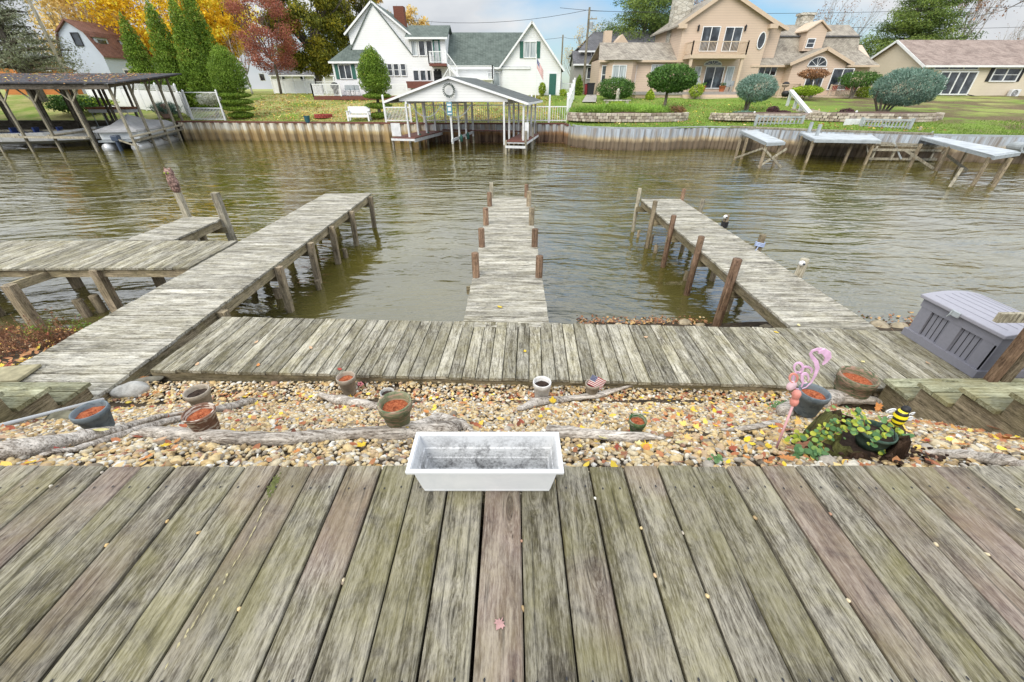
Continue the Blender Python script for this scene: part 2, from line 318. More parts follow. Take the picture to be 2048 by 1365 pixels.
# ============================================================ terrain and water
WZL = -2.25
SHORE = [(-90, 39), (-27.5, 37.1), (-9.4, 35.3), (4.25, 35.3), (4.32, 32.6), (7.8, 30.3), (10.6, 30.3), (13.8, 31.3), (16.4, 30.2), (19.6, 28), (24.5, 25.6), (31, 24.2), (45, 21), (90, 16)]
def shoreY(x):
    for (a, b), (c, d) in zip(SHORE, SHORE[1:]):
        if a <= x <= c: return b+(d-b)*(x-a)/max(c-a, 1e-6)
    return 30
def yardZ(x, y):
    w = shoreY(x)
    if y <= w: return -.93
    t = (y-w)/(50-w) if w < 50 else 1
    if t >= 1: return .80+min(.3, (y-50)*.004)
    return -.93+1.73*(t**.85 if x > 4.3 else t**.95)
def grid(name, xs, ys, zf, mat, smooth=True):
    X, Y = np.meshgrid(xs, ys); V = np.stack([X.ravel(), Y.ravel(), np.array([zf(a, b) for a, b in zip(X.ravel(), Y.ravel())])], 1)
    nx = len(xs); ny = len(ys)
    F = [(j*nx+i, j*nx+i+1, (j+1)*nx+i+1, (j+1)*nx+i) for j in range(ny-1) for i in range(nx-1)]
    return fastmesh(name, V, F, np.zeros(len(V)), mat, smooth=smooth)
n = NT('grass_lawn'); p = n.pos(); s = n.sep(p)
g = n.ramp(n.noise(p, 9, 6, .7), [(.3, (.08, .14, .02)), (.5, (.15, .235, .035)), (.7, (.24, .32, .07))])
gd = n.ramp(n.noise(p, 12, 6, .7), [(.3, (.26, .24, .08)), (.7, (.52, .45, .22))])
dry = n.math('MULTIPLY', n.ramp(n.noise(p, .35, 4, .6), [(.36, 0), (.62, 1)]), n.ramp(n.math('DIVIDE', n.math('ADD', s[0], 30), 100), [(.30, .95), (.345, .2), (.60, .05), (.66, .6)]))
c = n.mix(dry, g, gd)
soil = n.math('MULTIPLY', n.ramp(n.noise(p, .28, 5, .65), [(.42, 0), (.55, 1)]), n.ramp(n.math('DIVIDE', s[0], 100), [(.24, 0), (.30, .9)]))
c = n.mix(soil, c, n.ramp(n.noise(p, 7, 5, .7), [(.3, (.06, .04, .025)), (.7, (.20, .14, .09))]))
n.bump(n.noise(p, 14, 5, .7), .6, .06); LAWN = n.done(c, .9, .1)
xs = sorted(set(list(np.linspace(-90, 90, 121))+[4.25, 4.33, -27.5, -9.4])); far = []
VV = []; FF = []; rows = 26
for i, x in enumerate(xs):
    w = shoreY(x)+.12
    for j in range(rows):
        t = j/(rows-1); y = w+(50-w)*t*1.25 if j < rows-3 else [60, 110, 900][j-rows+3]
        VV.append((x*(1 if y < 61 else (1.6 if y < 200 else 12)), y, yardZ(x, y)+(.05*math.sin(x*.9)*math.sin(y*.7) if .1 < t < .8 else 0)))
for i in range(len(xs)-1):
    for j in range(rows-1): FF.append((i*rows+j, (i+1)*rows+j, (i+1)*rows+j+1, i*rows+j+1))
struct(fastmesh('far_lawn', np.array(VV), FF, np.zeros(len(VV)), LAWN, smooth=True))
k_ = 60000; gx = RS.uniform(-30, 45, k_); gy = np.array([shoreY(a) for a in gx])+.3+RS.rand(k_)**1.6*17; gz = np.array([yardZ(a, b) for a, b in zip(gx, gy)]); ga_ = RS.rand(k_)*3.14; gh = .05+.06*RS.rand(k_); gw = .025
ok_ = ~((gx > 24) & (gy > 30)); gx, gy, gz, ga_, gh = gx[ok_], gy[ok_], gz[ok_], ga_[ok_], gh[ok_]; k_ = len(gx)
Vg = np.stack([np.stack([gx-gw*np.cos(ga_), gy-gw*np.sin(ga_), gz-.02], 1), np.stack([gx+gw*np.cos(ga_), gy+gw*np.sin(ga_), gz-.02], 1), np.stack([gx+RS.normal(size=k_)*.03, gy+RS.normal(size=k_)*.03, gz+gh], 1)], 1).reshape(-1, 3)
tag(fastmesh('grass_tufts', Vg, np.arange(k_*3).reshape(k_, 3), np.repeat(np.clip(RS.rand(k_)*.6+np.where(gx < 4, .4, 0), 0, 1), 3), leafmat('lawn_blades', [(0, (.06, .11, .015)), (.5, (.12, .19, .03)), (.8, (.22, .23, .06)), (1, (.33, .29, .11))])), 'short grass blades growing over the far lawns', 'grass', kind='stuff')
# near bank under the walkway: slopes from the upper deck down into the water
def bankZ(x, y):
    if y < 1.13: return -.14-.35*(1.13-y) if y > 0 else -.53
    if y < 3.12: return -.15-(y-1.13)*.635-(.05*max(0, min(1, (abs(x)-3.3)/.5)) if x < 0 else .10*max(0, min(1, (x-3.0)/.7)))
    if y < 3.45: return -1.42
    b = 5.1+(1.0*max(0, min(1, (-x-4.5)/1.5)) if x < -4 else (1.3*max(0, min(1, (x-.3)/1.1)) if x > .3 else 0))
    if y < b: return -1.41-(y-3.45)*(.88/(b-3.45))
    return -2.29-(y-b)*.35
n = NT('bank_soil'); p = n.pos(); n.bump(n.noise(p, 25, 6, .7), .8, .02)
SOIL = n.done(n.ramp(n.noise(p, 12, 6, .7), [(.3, (.02, .015, .01)), (.55, (.07, .05, .03)), (.75, (.16, .12, .08))]), .9, .2)
struct(grid('ground', list(np.linspace(-16, 16, 97)), list(np.linspace(-6, 9, 76)), lambda x, y: bankZ(x, y)+.015*math.sin(x*3.1+y*2)*math.cos(y*3.7-x), SOIL))
n = NT('canal_water'); p = n.pos(); s = n.sep(p)
v = n.map(p, (1.0, 2.6, 1), rot=(0, 0, R(14))); v = n.vadd(v, n.vscale(n.node('ShaderNodeTexNoise').outputs[1], 0))
nn = n.node('ShaderNodeTexNoise'); n.l(p, nn.inputs['Vector']); nn.inputs['Scale'].default_value = .09; nn.inputs['Detail'].default_value = 2
vw = n.vadd(n.map(p, (1, 1, 1)), n.vscale(nn.outputs[1], 3.5))
w1 = n.noise(n.map(vw, (.95, 3.0, 1)), 1.5, 4, .55, .4); w2 = n.noise(n.map(vw, (.7, 2.4, 1), rot=(0, 0, R(-20))), 4.5, 3, .5, .2)
w3 = n.noise(p, .10, 2)
amp = n.ramp(w3, [(.38, .35), (.6, 1)])
wv = n.node('ShaderNodeTexWave', wave_type='BANDS', bands_direction='Y', wave_profile='SIN'); n.l(vw, wv.inputs['Vector']); wv.inputs['Scale'].default_value = .85; wv.inputs['Distortion'].default_value = 5.0; wv.inputs['Detail'].default_value = 3; wv.inputs['Detail Scale'].default_value = 1.3; wv.inputs['Detail Roughness'].default_value = .6
w0 = n.noise(n.map(vw, (.42, 1.35, 1), rot=(0, 0, R(8))), 1.15, 2, .45, .5); w1 = n.noise(n.map(vw, (.95, 2.6, 1)), 1.5, 2, .5, .5)
dmp = n.ramp(n.math('DIVIDE', s[1], 36), [(.22, 1), (.62, .38)]); h = n.math('MULTIPLY', n.math('ADD', n.math('MULTIPLY', dmp, n.math('ADD', n.math('MULTIPLY', w1, .95), n.math('MULTIPLY', w2, .32))), n.math('ADD', n.math('MULTIPLY', w0, 2.3), n.math('MULTIPLY', wv.outputs['Fac'], .12))), amp)
n.bump(h, 1.0, .062)
olive = n.ramp(n.noise(p, .5, 4), [(.35, (.062, .053, .005)), (.65, (.098, .083, .009))])
near = n.ramp(n.math('DIVIDE', s[1], 12), [(.45, .75), (.95, 0)])
n.done(n.mix(near, olive, (.085, .078, .035)), .03, .5); n.b.inputs['IOR'].default_value = 1.85
WATER = n.m
struct(MB().poly([(-400, -1, WZL), (400, -1, WZL), (400, 60, WZL), (-400, 60, WZL)]).build('water', WATER))
# ============================================================ leaf clouds
def leafcloud(name, blobs, n, size, mat, parent=None, flatten=0, shell=.55, droop=0, asp=.6, clump=.0, updir=False):
    blobs = np.array(blobs, dtype=float); vol = np.prod(blobs[:, 3:6], axis=1)**.75; idx = RS.choice(len(blobs), n, p=vol/vol.sum())
    B = blobs[idx]; d = RS.normal(size=(n, 3)); d /= np.linalg.norm(d, axis=1)[:, None]
    rr = (shell+(1-shell)*RS.rand(n)**.7)*(1+(.035 if updir else .10)*RS.normal(size=n)); P = B[:, :3]+d*rr[:, None]*B[:, 3:6]
    nr = RS.normal(size=(n, 3)); nr[:, 2] = nr[:, 2]*(1-flatten)+flatten*2.0
    nr = nr+d*.8; nr /= np.linalg.norm(nr, axis=1)[:, None]
    t = RS.normal(size=(n, 3)) if not updir else d*1.0+np.array([0, 0, .9])+RS.normal(size=(n, 3))*.25
    t -= (t*nr).sum(1)[:, None]*nr; t /= np.linalg.norm(t, axis=1)[:, None]; b = np.cross(nr, t)
    s = size*(.6+.8*RS.rand(n))[:, None]
    V = np.stack([P-t*s, P+b*s*asp, P+t*s, P-b*s*asp], 1).reshape(-1, 3); F = np.arange(n*4).reshape(n, 4)
    cl = RS.rand(len(blobs))[idx]; light = .5+.25*d[:, 2]*0
    r = np.clip(.55*RS.rand(n)+.45*cl, 0, 1)
    return fastmesh(name, V, F, np.repeat(r, 4), mat, parent)
def limb(mb, p, d, l, r, depth, spread=.6, up=.15, split=3, tips=None, n=5, r0=.6):
    pts = [Vector(p)]; rs = [r]; dd = Vector(d).normalized()
    for i in range(4):
        dd = (dd+Vector((random.uniform(-1, 1), random.uniform(-1, 1), random.uniform(-.6, 1)*1))*.13+Vector((0, 0, up*.3))).normalized()
        pts.append(pts[-1]+dd*l/4); rs.append(r*(1-(1-r0)*(i+1)/4))
    mb.tube(pts, rs, n)
    if depth == 0:
        if tips is not None: tips.append(pts[-1])
        return
    for k in range(split):
        st = pts[random.choice([2, 3, 4, 4])]
        nd = (dd+Vector((random.uniform(-1, 1), random.uniform(-1, 1), random.uniform(-.5, .9)))*spread).normalized()
        limb(mb, st, nd, l*random.uniform(.6, .85), r*r0*.75, depth-1, spread, up, split, tips, max(3, n-1), r0)
def tree(name, base, h, r, label, mat, n=9000, leaf=.16, trunk_h=.35, tr=.25, bark=BARK, group=None, cz=.62, rz=.38, nb=26, spread=.75, depth=3, shell=.3, sq=1, cat='tree', flatten=0, bl=.30, tips_only=False):
    t = thing(name, base, label, cat, group); b = Vector(base)
    mb = MB(); tips = []
    limb(mb, b-Vector((0, 0, .1)), (0, 0, 1), h*trunk_h, tr, 0, n=8, r0=.8); top = Vector(mb.v[-1])
    for k in range(6):
        a = k*1.05+random.random(); limb(mb, b+Vector((0, 0, h*trunk_h*random.uniform(.85, 1))), (math.cos(a)*.8, math.sin(a)*.8, 1.1), h*.30, tr*.5, depth-1, spread, .2, 3, tips, 5)
    mb.build('trunk', bark, t, smooth=True)
    if n:
        bl_ = []
        for k in range(nb):
            a = random.random()*6.28; u = random.uniform(-1, 1); q = math.sqrt(1-u*u)*random.uniform(.55, .95); k2 = r*bl*random.uniform(.7, 1.3)
            bl_.append((b.x+math.cos(a)*q*r*.85, b.y+math.sin(a)*q*r*.85*sq, b.z+h*cz+u*h*rz*.85, k2, k2, k2*.7))
        leafcloud('crown', bl_, n, leaf, mat, t, shell=shell, flatten=flatten)
    return t
# ============================================================ near decks and docks
WK = -1.30
def nails(par, pts, z, r=.0035):
    m = MB()
    for x, y in pts: m.add([(x+r*math.cos(a), y+r*math.sin(a)*1.6, z) for a in (0, 1.05, 2.1, 3.14, 4.19, 5.24)], [(0, 1, 2, 3, 4, 5)])
    return m.build('nails', DARK, par)
# upper deck
dk = thing('wooden_deck', (0, .5, 0), 'large foreground deck of wide weathered grey boards streaked with green algae', 'deck')
m = MB(); x = -4.05; nl = []
while x < 4.05:
    w = .1385+random.uniform(-.002, .0015); e = 1.128+random.uniform(-.004, .004)
    m.board(x, x+w, -2.2, e, random.uniform(-.0012, .0012), .036, .005, skew=random.uniform(-.003, .003), tilt=random.uniform(-.012, .012))
    for yy in (1.02, .405):
        for q in (.24, .76): nl.append((x+w*q+random.uniform(-.006, .006), yy+random.uniform(-.006, .006)))
    x += .146
m.build('decking', WY, dk); nails(dk, nl, .0035)
m = MB()
for yy in (1.0, .385, -.25): m.box((0, yy, -.13), (8.1, .038, .18))
m.build('joist', WGX, dk)
m = MB()
for k in range(26):
    u0 = k/26; q = 996+(1352-996)*u0; xx = 537-207*u0+10*math.sin(u0*5)+random.uniform(-2.5, 2.5); L_ = random.uniform(8, 20); w_ = (.0012+.0038*abs(math.sin(u0*9+.6)))*random.uniform(.5, 1.2)
    if random.random() < .12: continue
    A = onZ(xx, q, .0040+.0002*k); B = onZ(xx-L_*.57, q+L_, .0040+.0002*k); C_m = A.lerp(B, .45); m.poly([A, (C_m.x+w_, C_m.y, C_m.z), B, (C_m.x-w_, C_m.y+.004, C_m.z)])
m.build('pale_split', flat('fresh_split_wood', (.34, .30, .17), .8, .3, 60), dk)
m = MB()
for k in range(90):
    u = random.gauss(0, 1); P = onZ(546-u*5+random.gauss(0, 3.5), 972+u*11, 0); m.blob((P.x, P.y, .0005), (.004, .006, .0022), 5, j=.2)
m.build('moss_patch', flat('green_moss', (.085, .095, .028), .95, .4, 60), dk)
# walkway (boards along Y, slightly yawed)
YAW = Matrix.Rotation(R(-2.3), 4, 'Z')
def yawT(x0, y0): return Matrix.Translation((x0, y0, 0)) @ YAW
wy0 = lambda x: 3.57+(3.20-3.57)*(x+4.22)/(4.81+4.22)
wk = thing('boardwalk', (0, 3.4, WK), 'long narrow walkway of crosswise grey boards between the gravel bank and the canal', 'walkway')
m = MB(yawT(0, wy0(0))); x = -4.06; nl = []
for k in range(93):
    w = .1385+random.uniform(-.003, .001); tl = random.uniform(-.01, .01)
    m.board(x, x+w, random.uniform(-.012, .008), 1.22+random.uniform(-.01, .012)+(.0 if x < 4.2 else -.02), WK+random.uniform(-.003, .003), .036, .005, skew=random.uniform(-.004, .004), tilt=tl)
    x += .1465
m.build('decking', WYB, wk)
m = MB(yawT(0, wy0(0)))
for yy in (.04, .6, 1.16): m.box((2.7, yy, WK-.12), (13.6, .04, .16))
m.build('joist', WGX, wk)
def piling(m, x, y, z0, z1, r=.075, lean=(0, 0), n=9, sq=False, rnd=None):
    if sq: m.bar((x-lean[0], y-lean[1], z0), (x, y, z1), r*2, r*2, rnd=rnd, up=(0, 1, 0))
    else:
        m.tube([(x-lean[0], y-lean[1], z0), (x-lean[0]*.5, y-lean[1]*.5, (z0+z1)/2), (x, y, z1-.01), (x, y, z1)], [r*1.04, r, r*.97, r*.86], n, rnd=rnd)
def dock(name, x0, x1, y0, y1, label, posts, ztop=WK, pitch=.147, side=True, mat=None, crosses=(), jag=.006, zf=None, grp='wooden docks in the canal', rim=(1, 1)):
    t = thing(name, ((x0+x1)/2, y0, ztop), label, 'dock', grp); m = MB(); y = y0
    zf = zf or (lambda y: ztop)
    while y < y1-.05:
        w = pitch-.007+random.uniform(-.003, .002)
        m.boardx(y, y+w, x0+random.uniform(-jag, jag), x1+random.uniform(-jag, jag), zf(y)+random.uniform(-.004, .004), .036, .005, tilt=random.uniform(-.015, .015)); y += pitch
    m.build('decking', mat or WX, t)
    m = MB()
    for i, xx in enumerate((x0+.05, x1-.05, (x0+x1)/2)):
        m.bar((xx, y0, zf(y0)-.125), (xx, y1-.03, zf(y1)-.125), .04, .15)
    m.build('joist', WGY, t)
    for (px, py, top, r, sq, mt, lean) in posts:
        mm = MB(); piling(mm, px, py, -2.9, top, r, lean, sq=sq); mm.build('post', mt, t, smooth=not sq, bev=0)
    if crosses:
        m = MB()
        for c in crosses: m.bar((x0-.12, c, ztop-.27), (x1+.05, c, ztop-.27), .04, .14)
        m.build('cross_beam', WGX, t)
    return t
# left long dock
ps = []
for y in (5.05, 6.69, 8.0, 9.16, 10.5, 12.15):
    ps.append((-4.19, y, -1.34 if y > 5.5 else -1.36, .055, True, WZ, (0.09, 0)))
    ps.append((-5.45, y+.1, -1.36, .062, True, WZ, (.05, 0)))
dock('long_dock', -5.62, -4.24, 3.05, 12.45, 'longest dock at left, broad grey planks with posts cut off below its deck', ps, crosses=(5.1, 6.74, 8.05, 9.2, 10.55, 12.2))
# side dock going left, boards along Y
sd_ = thing('side_dock', (-8, 6.4, WK), 'low side dock branching left from the longest dock', 'dock', 'wooden docks in the canal')
m = MB(); x = -12.6
while x < -5.72:
    m.board(x, x+.14, 6.55+random.uniform(-.012, .012)+.015*(x+5.7), 8.02+random.uniform(-.03, .02), WK+random.uniform(-.003, .003), .036, .005, tilt=random.uniform(-.02, .02)); x += .147
m.build('decking', WYB, sd_)
m = MB(); 
for yy in (6.6, 7.3, 7.97): m.box((-9.15, yy, WK-.115), (6.9, .045, .15))
m.build('joist', WGX, sd_)
for px, py in ((-7.36, 6.56), (-8.32, 6.0), (-7.45, 7.75), (-6.15, 7.75), (-5.85, 6.7), (-9.3, 7.8), (-9.6, 6.5), (-11.2, 6.5), (-11.2, 7.8)):
    mm = MB(); piling(mm, px, py, -2.9, -1.34 if py > 6.2 else -1.38, .07, (.06, 0), sq=True); mm.build('post', WZ, sd_)
m = MB(); m.bar((-8.4, 6.0, -1.45), (-8.2, 6.9, -1.45), .05, .14); m.build('cross_beam', WGY, sd_)
# spur with owl post
a = onZ(330, 483, WK); dock('spur_dock', -8.05, -7.05, 8.06, 9.75, 'short dock spur behind the side dock with two tall posts', [
    (-7.98, 9.85, onY(368, 385, 9.85).z, .06, True, WZG, (.04, 0)), (-7.0, 9.72, onY(432, 386, 9.72).z, .07, True, WZG, (.02, 0)), (-7.15, 9.0, -1.36, .05, True, WZ, (0, 0))], crosses=(9.65,))
# middle dock
mp_ = []
for y, zz in ((5.9, 506), (7.18, 457), (8.55, 416), (10.35, 386)):
    pass
for y, lt, rt, rr in ((6.15, (947, 506), (1078, 512), .062), (7.65, (962, 457), (1068, 458), .064), (9.15, (970, 416), (1063, 416), .066), (10.9, (977, 385), (1059, 383), .065)):
    for (px, py), sx in ((lt, -1), (rt, 1)):
        mp_.append((-.60 if sx < 0 else .45, y, onY(px, py, y).z, rr, False, WZB if (y < 11 and random.random() < .75) else WZ, (0, 0)))
mp_ += [(-.60, 12.0, onY(983, 366, 12.0).z, .055, True, WZG, (0, 0)), (.42, 12.0, onY(1056, 369, 12.0).z, .06, False, WZB, (0, 0))]
dock('middle_dock', -.66, .50, 4.50, 11.9, 'middle dock, narrow bleached planks between four pairs of short brown posts', mp_, crosses=(6.2, 7.7, 9.2, 10.9))
# right dock
rp_ = []
for (px, py), y, mt, r in (((1283, 377), 11.75, WZG, .055), ((1315, 402), 10.3, WZ, .06), ((1354, 431), 8.95, WZB, .06), ((1410, 473), 7.43, WZB, .062), ((1470, 518), 6.05, WZB, .075)):
    rp_.append((3.62, y, onY(px, py, y).z, r, False, mt, (0, 0)))
for (px, py), y, mt, r in (((1361, 378), 11.7, WZB, .055), ((1402, 399), 10.4, WZG, .055), ((1452, 430), 9.05, WZ, .06), ((1524, 470), 7.55, WZ, .065), ((1606, 518), 6.25, WZG, .07)):
    rp_.append((4.86, y, onY(px, py, y).z, r, False, mt, (0, 0)))
rp_.append((4.3, 5.0, -1.4, .06, False, WZ, (0, 0)))
rd = dock('right_dock', 3.68, 4.80, 4.36, 11.75, 'right dock with tall uneven brown posts along both sides', rp_, crosses=(6.05, 7.45, 8.95, 10.3, 11.6))
# posts' accessories
m = MB(); m.lathe([(.0, -.15), (.075, -.15), (.078, -.02), (.0, -.02)], (4.86, 9.05, onY(1447, 452, 9.05).z+.12), 12); tag(m.build('black_sleeve', DARK), 'black plastic sleeve round the foot of a dock post', 'sleeve')
for (px, py), y, x in (((1449, 434), 8.98, 4.80), ((1598, 527), 6.17, 4.78)):
    z = onY(px, py, y).z; t = thing('dock_light', (x, y, z), 'small white light on the %s post of the right dock' % ('third far-side' if y > 8 else 'nearest far-side'), 'light', 'small dock lights')
    MB().lathe([(0, -.045), (.038, -.04), (.042, 0), (.03, .03), (0, .036)], (x, y, z), 12, M=Matrix.Rotation(R(70), 3, 'X')).build('housing', WHITE, t, smooth=True)
    MB().box((x, y-.045, z), (.03, .02, .03)).build('lens', GLASS, t)
z = onY(1524, 488, 7.5).z; m = MB()
for k in range(4): m.tube([(4.86+.08*math.cos(a), 7.55+.08*math.sin(a), z-.05+.02*k+.01*math.sin(2*a)) for a in [i*.524 for i in range(13)]], .011, 5)
m.tube([(4.80, 7.48, z-.05), (4.77, 7.47, z-.13), (4.80, 7.46, z-.22), (4.74, 7.43, WK+.02)], .009, 5)
tag(m.build('mooring_rope', flat('blue_white_rope', (.35, .42, .6), .8, .4, 60), smooth=True), 'pale blue rope wrapped around a right dock post', 'rope')
# old piling stubs in the water
STUBS = [((1363, 505), .055), ((1302, 486), .05), ((1276, 474), .04), ((1310, 505), .05), ((1424, 560), .065), ((1452, 620), .075), ((640, 480), .05), ((667, 430), .05), ((618, 455), .05), ((638, 578), .06), ((558, 595), .075), ((563, 520), .07), ((507, 585), .07), ((174, 632), .08), ((205, 622), .08), ((692, 515), .06), ((1370, 560), .05)]
STL = ['under the middle of the right dock', 'leaning by the second far post of the right dock', 'farthest out beside the right dock', 'just nearer than the farthest right dock stub', 'in the dark reflection under the right dock', 'thick one at the shore by the nearest right dock post', 'between two posts of the longest dock', 'farthest out right of the longest dock', 'under the far half of the longest dock', 'nearest the walkway right of the longest dock', 'thickest one right of the longest dock', 'beneath the bend of the longest dock', 'under the near part of the longest dock', 'left one of the pair by the weeds', 'right one of the pair by the weeds', 'standing free in open water right of the longest dock', 'in open water left of the right dock posts']
for k, ((px, py), r) in enumerate(STUBS):
    P = onZ(px, py, -2.24); P.z = -2.2; mm = MB(); top = -2.24+(.32 if py > 600 else .2)*random.uniform(.7, 1.2)
    piling(mm, P.x, P.y, -2.9, top, r, (random.uniform(-.03, .03), 0)); o = mm.build('piling_stub', WZ, smooth=True)
    tag(o, 'dark rotten piling stub '+STL[k], 'piling', 'old piling stubs in the water')
# owl decoy on post
OW = NT('owl_feathers'); q = OW.voro(OW.map(OW.obj(), (30, 30, 20)), 1); OW.bump(q, .8, .02); OW = OW.done(OW.ramp(q, [(.1, (.46, .31, .27)), (.45, (.26, .16, .13)), (.8, (.10, .06, .05))]), .7)
oz = onY(372, 392, 9.8); ob = (-7.98, 9.85, onY(368, 385, 9.85).z)
t = thing('owl_decoy', ob, 'brown plastic owl decoy perched on a dock post', 'decoy')
m = MB(); m.lathe([(.0, 0), (.07, .0), (.10, .08), (.115, .20), (.105, .30), (.085, .36), (.10, .41), (.098, .47), (.06, .52), (0, .53)], ob, 16, sq=.85); m.build('body', OW, t, smooth=True)
m = MB()
for s_ in (-1, 1): m.lathe([(.03, 0), (.015, .04), (0, .06)], (ob[0]+s_*.06, ob[1], ob[2]+.5), 6)
m.build('ear_tuft', OW, t)
for s_ in (-1, 1): MB().blob((ob[0]+s_*.04, ob[1]-.085, ob[2]+.44), (.02, .01, .02), 8, j=0).build('eye', L_LIM, t, smooth=True)
MB().lathe([(.014, 0), (0, -.035)], (ob[0], ob[1]-.095, ob[2]+.43), 6).build('beak', DARK, t)
# ============================================================ stairs
def stairs(x0, x1, label, yoff=0, n=7):
    t = thing('wooden_stairs', ((x0+x1)/2, 3.1+yoff, WK), label, 'stairs', 'wooden stairs down the gravel bank')
    yf = 3.12+yoff; m = MB()
    for k in range(n):
        z = WK+.181*(k+1); yb = yf-.287*k
        if k == n-1: break
        m.boardx(yb-.155, yb-.012, x0, x1, z, .038); m.boardx(yb-.31, yb-.162, x0, x1, z, .038)
    m.build('treads', WXM, t)
    for sx in ((x0+.06), (x1-.06), (x0+x1)/2):
        pr = []; z0 = WK-.05
        pts = [(yf-.02, WK-.07)]
        for k in range(n-1):
            z = WK+.181*(k+1)-.04; yb = yf-.287*k-.03
            pts += [(yb, z-.145 if k else WK-.07), (yb, z), (yb-.287, z)]
        pts += [(yf-.287*(n-1)-.03, -.33), (yf-.35, WK-.25)]
        m = MB(); m.prism([(sx-.02, a, b) for a, b in pts], (.04, 0, 0)); m.build('stringer', WGY, t)
    return t
stairs(-6.9, -4.22, 'mossy wooden stairs at left leading down to the longest dock')
stairs(3.77, 6.5, 'mossy wooden stairs at right leading down to the walkway beside the storage box', .06)
m = MB(); a, b = Vector((-4.08, 1.9, -.72)), Vector((-4.0, 2.95, -1.21)); m.tube([a-(b-a)*.8, a, b], .017, 10)
tag(m.build('plastic_pipe', WHITED, smooth=True), 'thin white plastic pipe lying on gravel along the left stairs', 'pipe')
MB_ = MB(); MB_.box((-5.55, 3.42, WK+.03), (.55, .30, .035), rz=.15); tag(MB_.build('flat_slab', flat('slab_stone', (.30, .27, .17), .9, .3, 12), bev=.008), 'flat tan stone slab lying at the foot of the left stairs', 'slab')
# handrail at right
t = thing('stair_handrail', (4.9, 3.25, WK), 'wooden handrail posts and rail in front of the grey storage box', 'handrail')
for px, rz_ in ((4.80, 0), (4.93, 0)):
    MB().box2((px-.035, 3.10, WK-.3), (px+.050, 3.17, onY(2035, 662, 3.1).z+(.03 if px > 4.9 else .06))).build('post', WZB if px < 4.9 else WZ, t, bev=.004)
z = onY(1990, 640, 3.0).z
MB().box2((4.27, 3.02, z-.045), (6.2, 3.06, z+.045)).build('rail', WZG, t, bev=.003)
MB().bar((4.99, 2.98, -1.25), (5.0, 3.0, -.55), .045, .045).build('baluster', WZG, t)
z = onY(2036, 668, 3.05).z; t2 = thing('rail_light', (4.95, 3.0, z), 'small white and black solar light on top of the handrail post', 'light')
MB().box((4.94, 3.03, z), (.13, .10, .075)).build('housing', WHITE, t2, bev=.012); MB().box((4.93, 2.975, z+.005), (.075, .02, .045)).build('lens', DARK, t2, bev=.004)
# ============================================================ storage box
BX = flat('grey_resin', (.215, .215, .25), .5, .06, 30); BXL = flat('pale_grey_resin', (.30, .295, .335), .45, .05, 30)
bx0, by0, by1, bz, bw = 5.0, 3.40, 4.34, WK+.003, .68
t = thing('storage_box', (bx0, by0, WK), 'large grey resin storage box with panelled sides on the walkway', 'storage box')
m = MB(); m.box2((bx0+.05, by0+.03, bz), (bx0+bw-.03, by1-.03, bz+.50)); 
m.box2((bx0, by0, bz+.0), (bx0+bw, by1, bz+.09))
m.prism([(bx0, by0, bz+.09), (bx0+bw, by0, bz+.09), (bx0+bw, by1, bz+.09), (bx0, by1, bz+.09)], (0, 0, .001))
m.box2((bx0+.02, by0+.01, bz+.40), (bx0+bw-.01, by1-.01, bz+.505))
for y_ in (by0+.02, (by0+by1)/2-.07, by1-.17): m.box2((bx0+.025, y_, bz+.08), (bx0+.06, y_+.14, bz+.41))
for x_ in (bx0+.025, bx0+bw-.14): m.box2((x_, by0+.012, bz+.08), (x_+.11, by0+.04, bz+.41))
m.build('body', BX, t, bev=.008)
m = MB()
for y_ in np.linspace(by0+.20, by0+.38, 4).tolist()+np.linspace(by0+.58, by0+.76, 4).tolist(): m.box2((bx0+.044, y_-.0015, bz+.10), (bx0+.052, y_+.0015, bz+.40))
for x_ in (bx0+.2, bx0+.3, bx0+.4, bx0+.5): m.box2((x_-.0015, by0+.024, bz+.10), (x_+.0015, by0+.032, bz+.40))
m.build('panel_grooves', DARK, t)
m = MB(); cx = []
N = 8
def arch(u): return .05*(1-(2*u-1)**2)
pts = [(bx0-.02, 0, bz+.505)]+[(bx0-.02+(bw+.04)*i/N, 0, bz+.545+arch(i/N)) for i in range(N+1)]+[(bx0+bw+.02, 0, bz+.505)]
m.prism([(a, by0-.02, c) for a, b, c in pts], (0, by1-by0+.04, 0)); m.build('lid', BXL, t, bev=.008)
m = MB()
for i in range(1, 8):
    u = i/N; xx = bx0-.02+(bw+.04)*u; m.box((xx, (by0+by1)/2, bz+.546+arch(u)), (.004, by1-by0-.12, .003))
m.build('lid_grooves', BX, t)
m = MB(); m.box((bx0-.03, by0+.50, bz+.52), (.02, .10, .06)); m.tube([(bx0-.045, by0+.53, bz+.56), (bx0-.05, by0+.53, bz+.50), (bx0-.045, by0+.55, bz+.46)], .007, 6)
m.build('latch', GREYP, t, bev=.004)
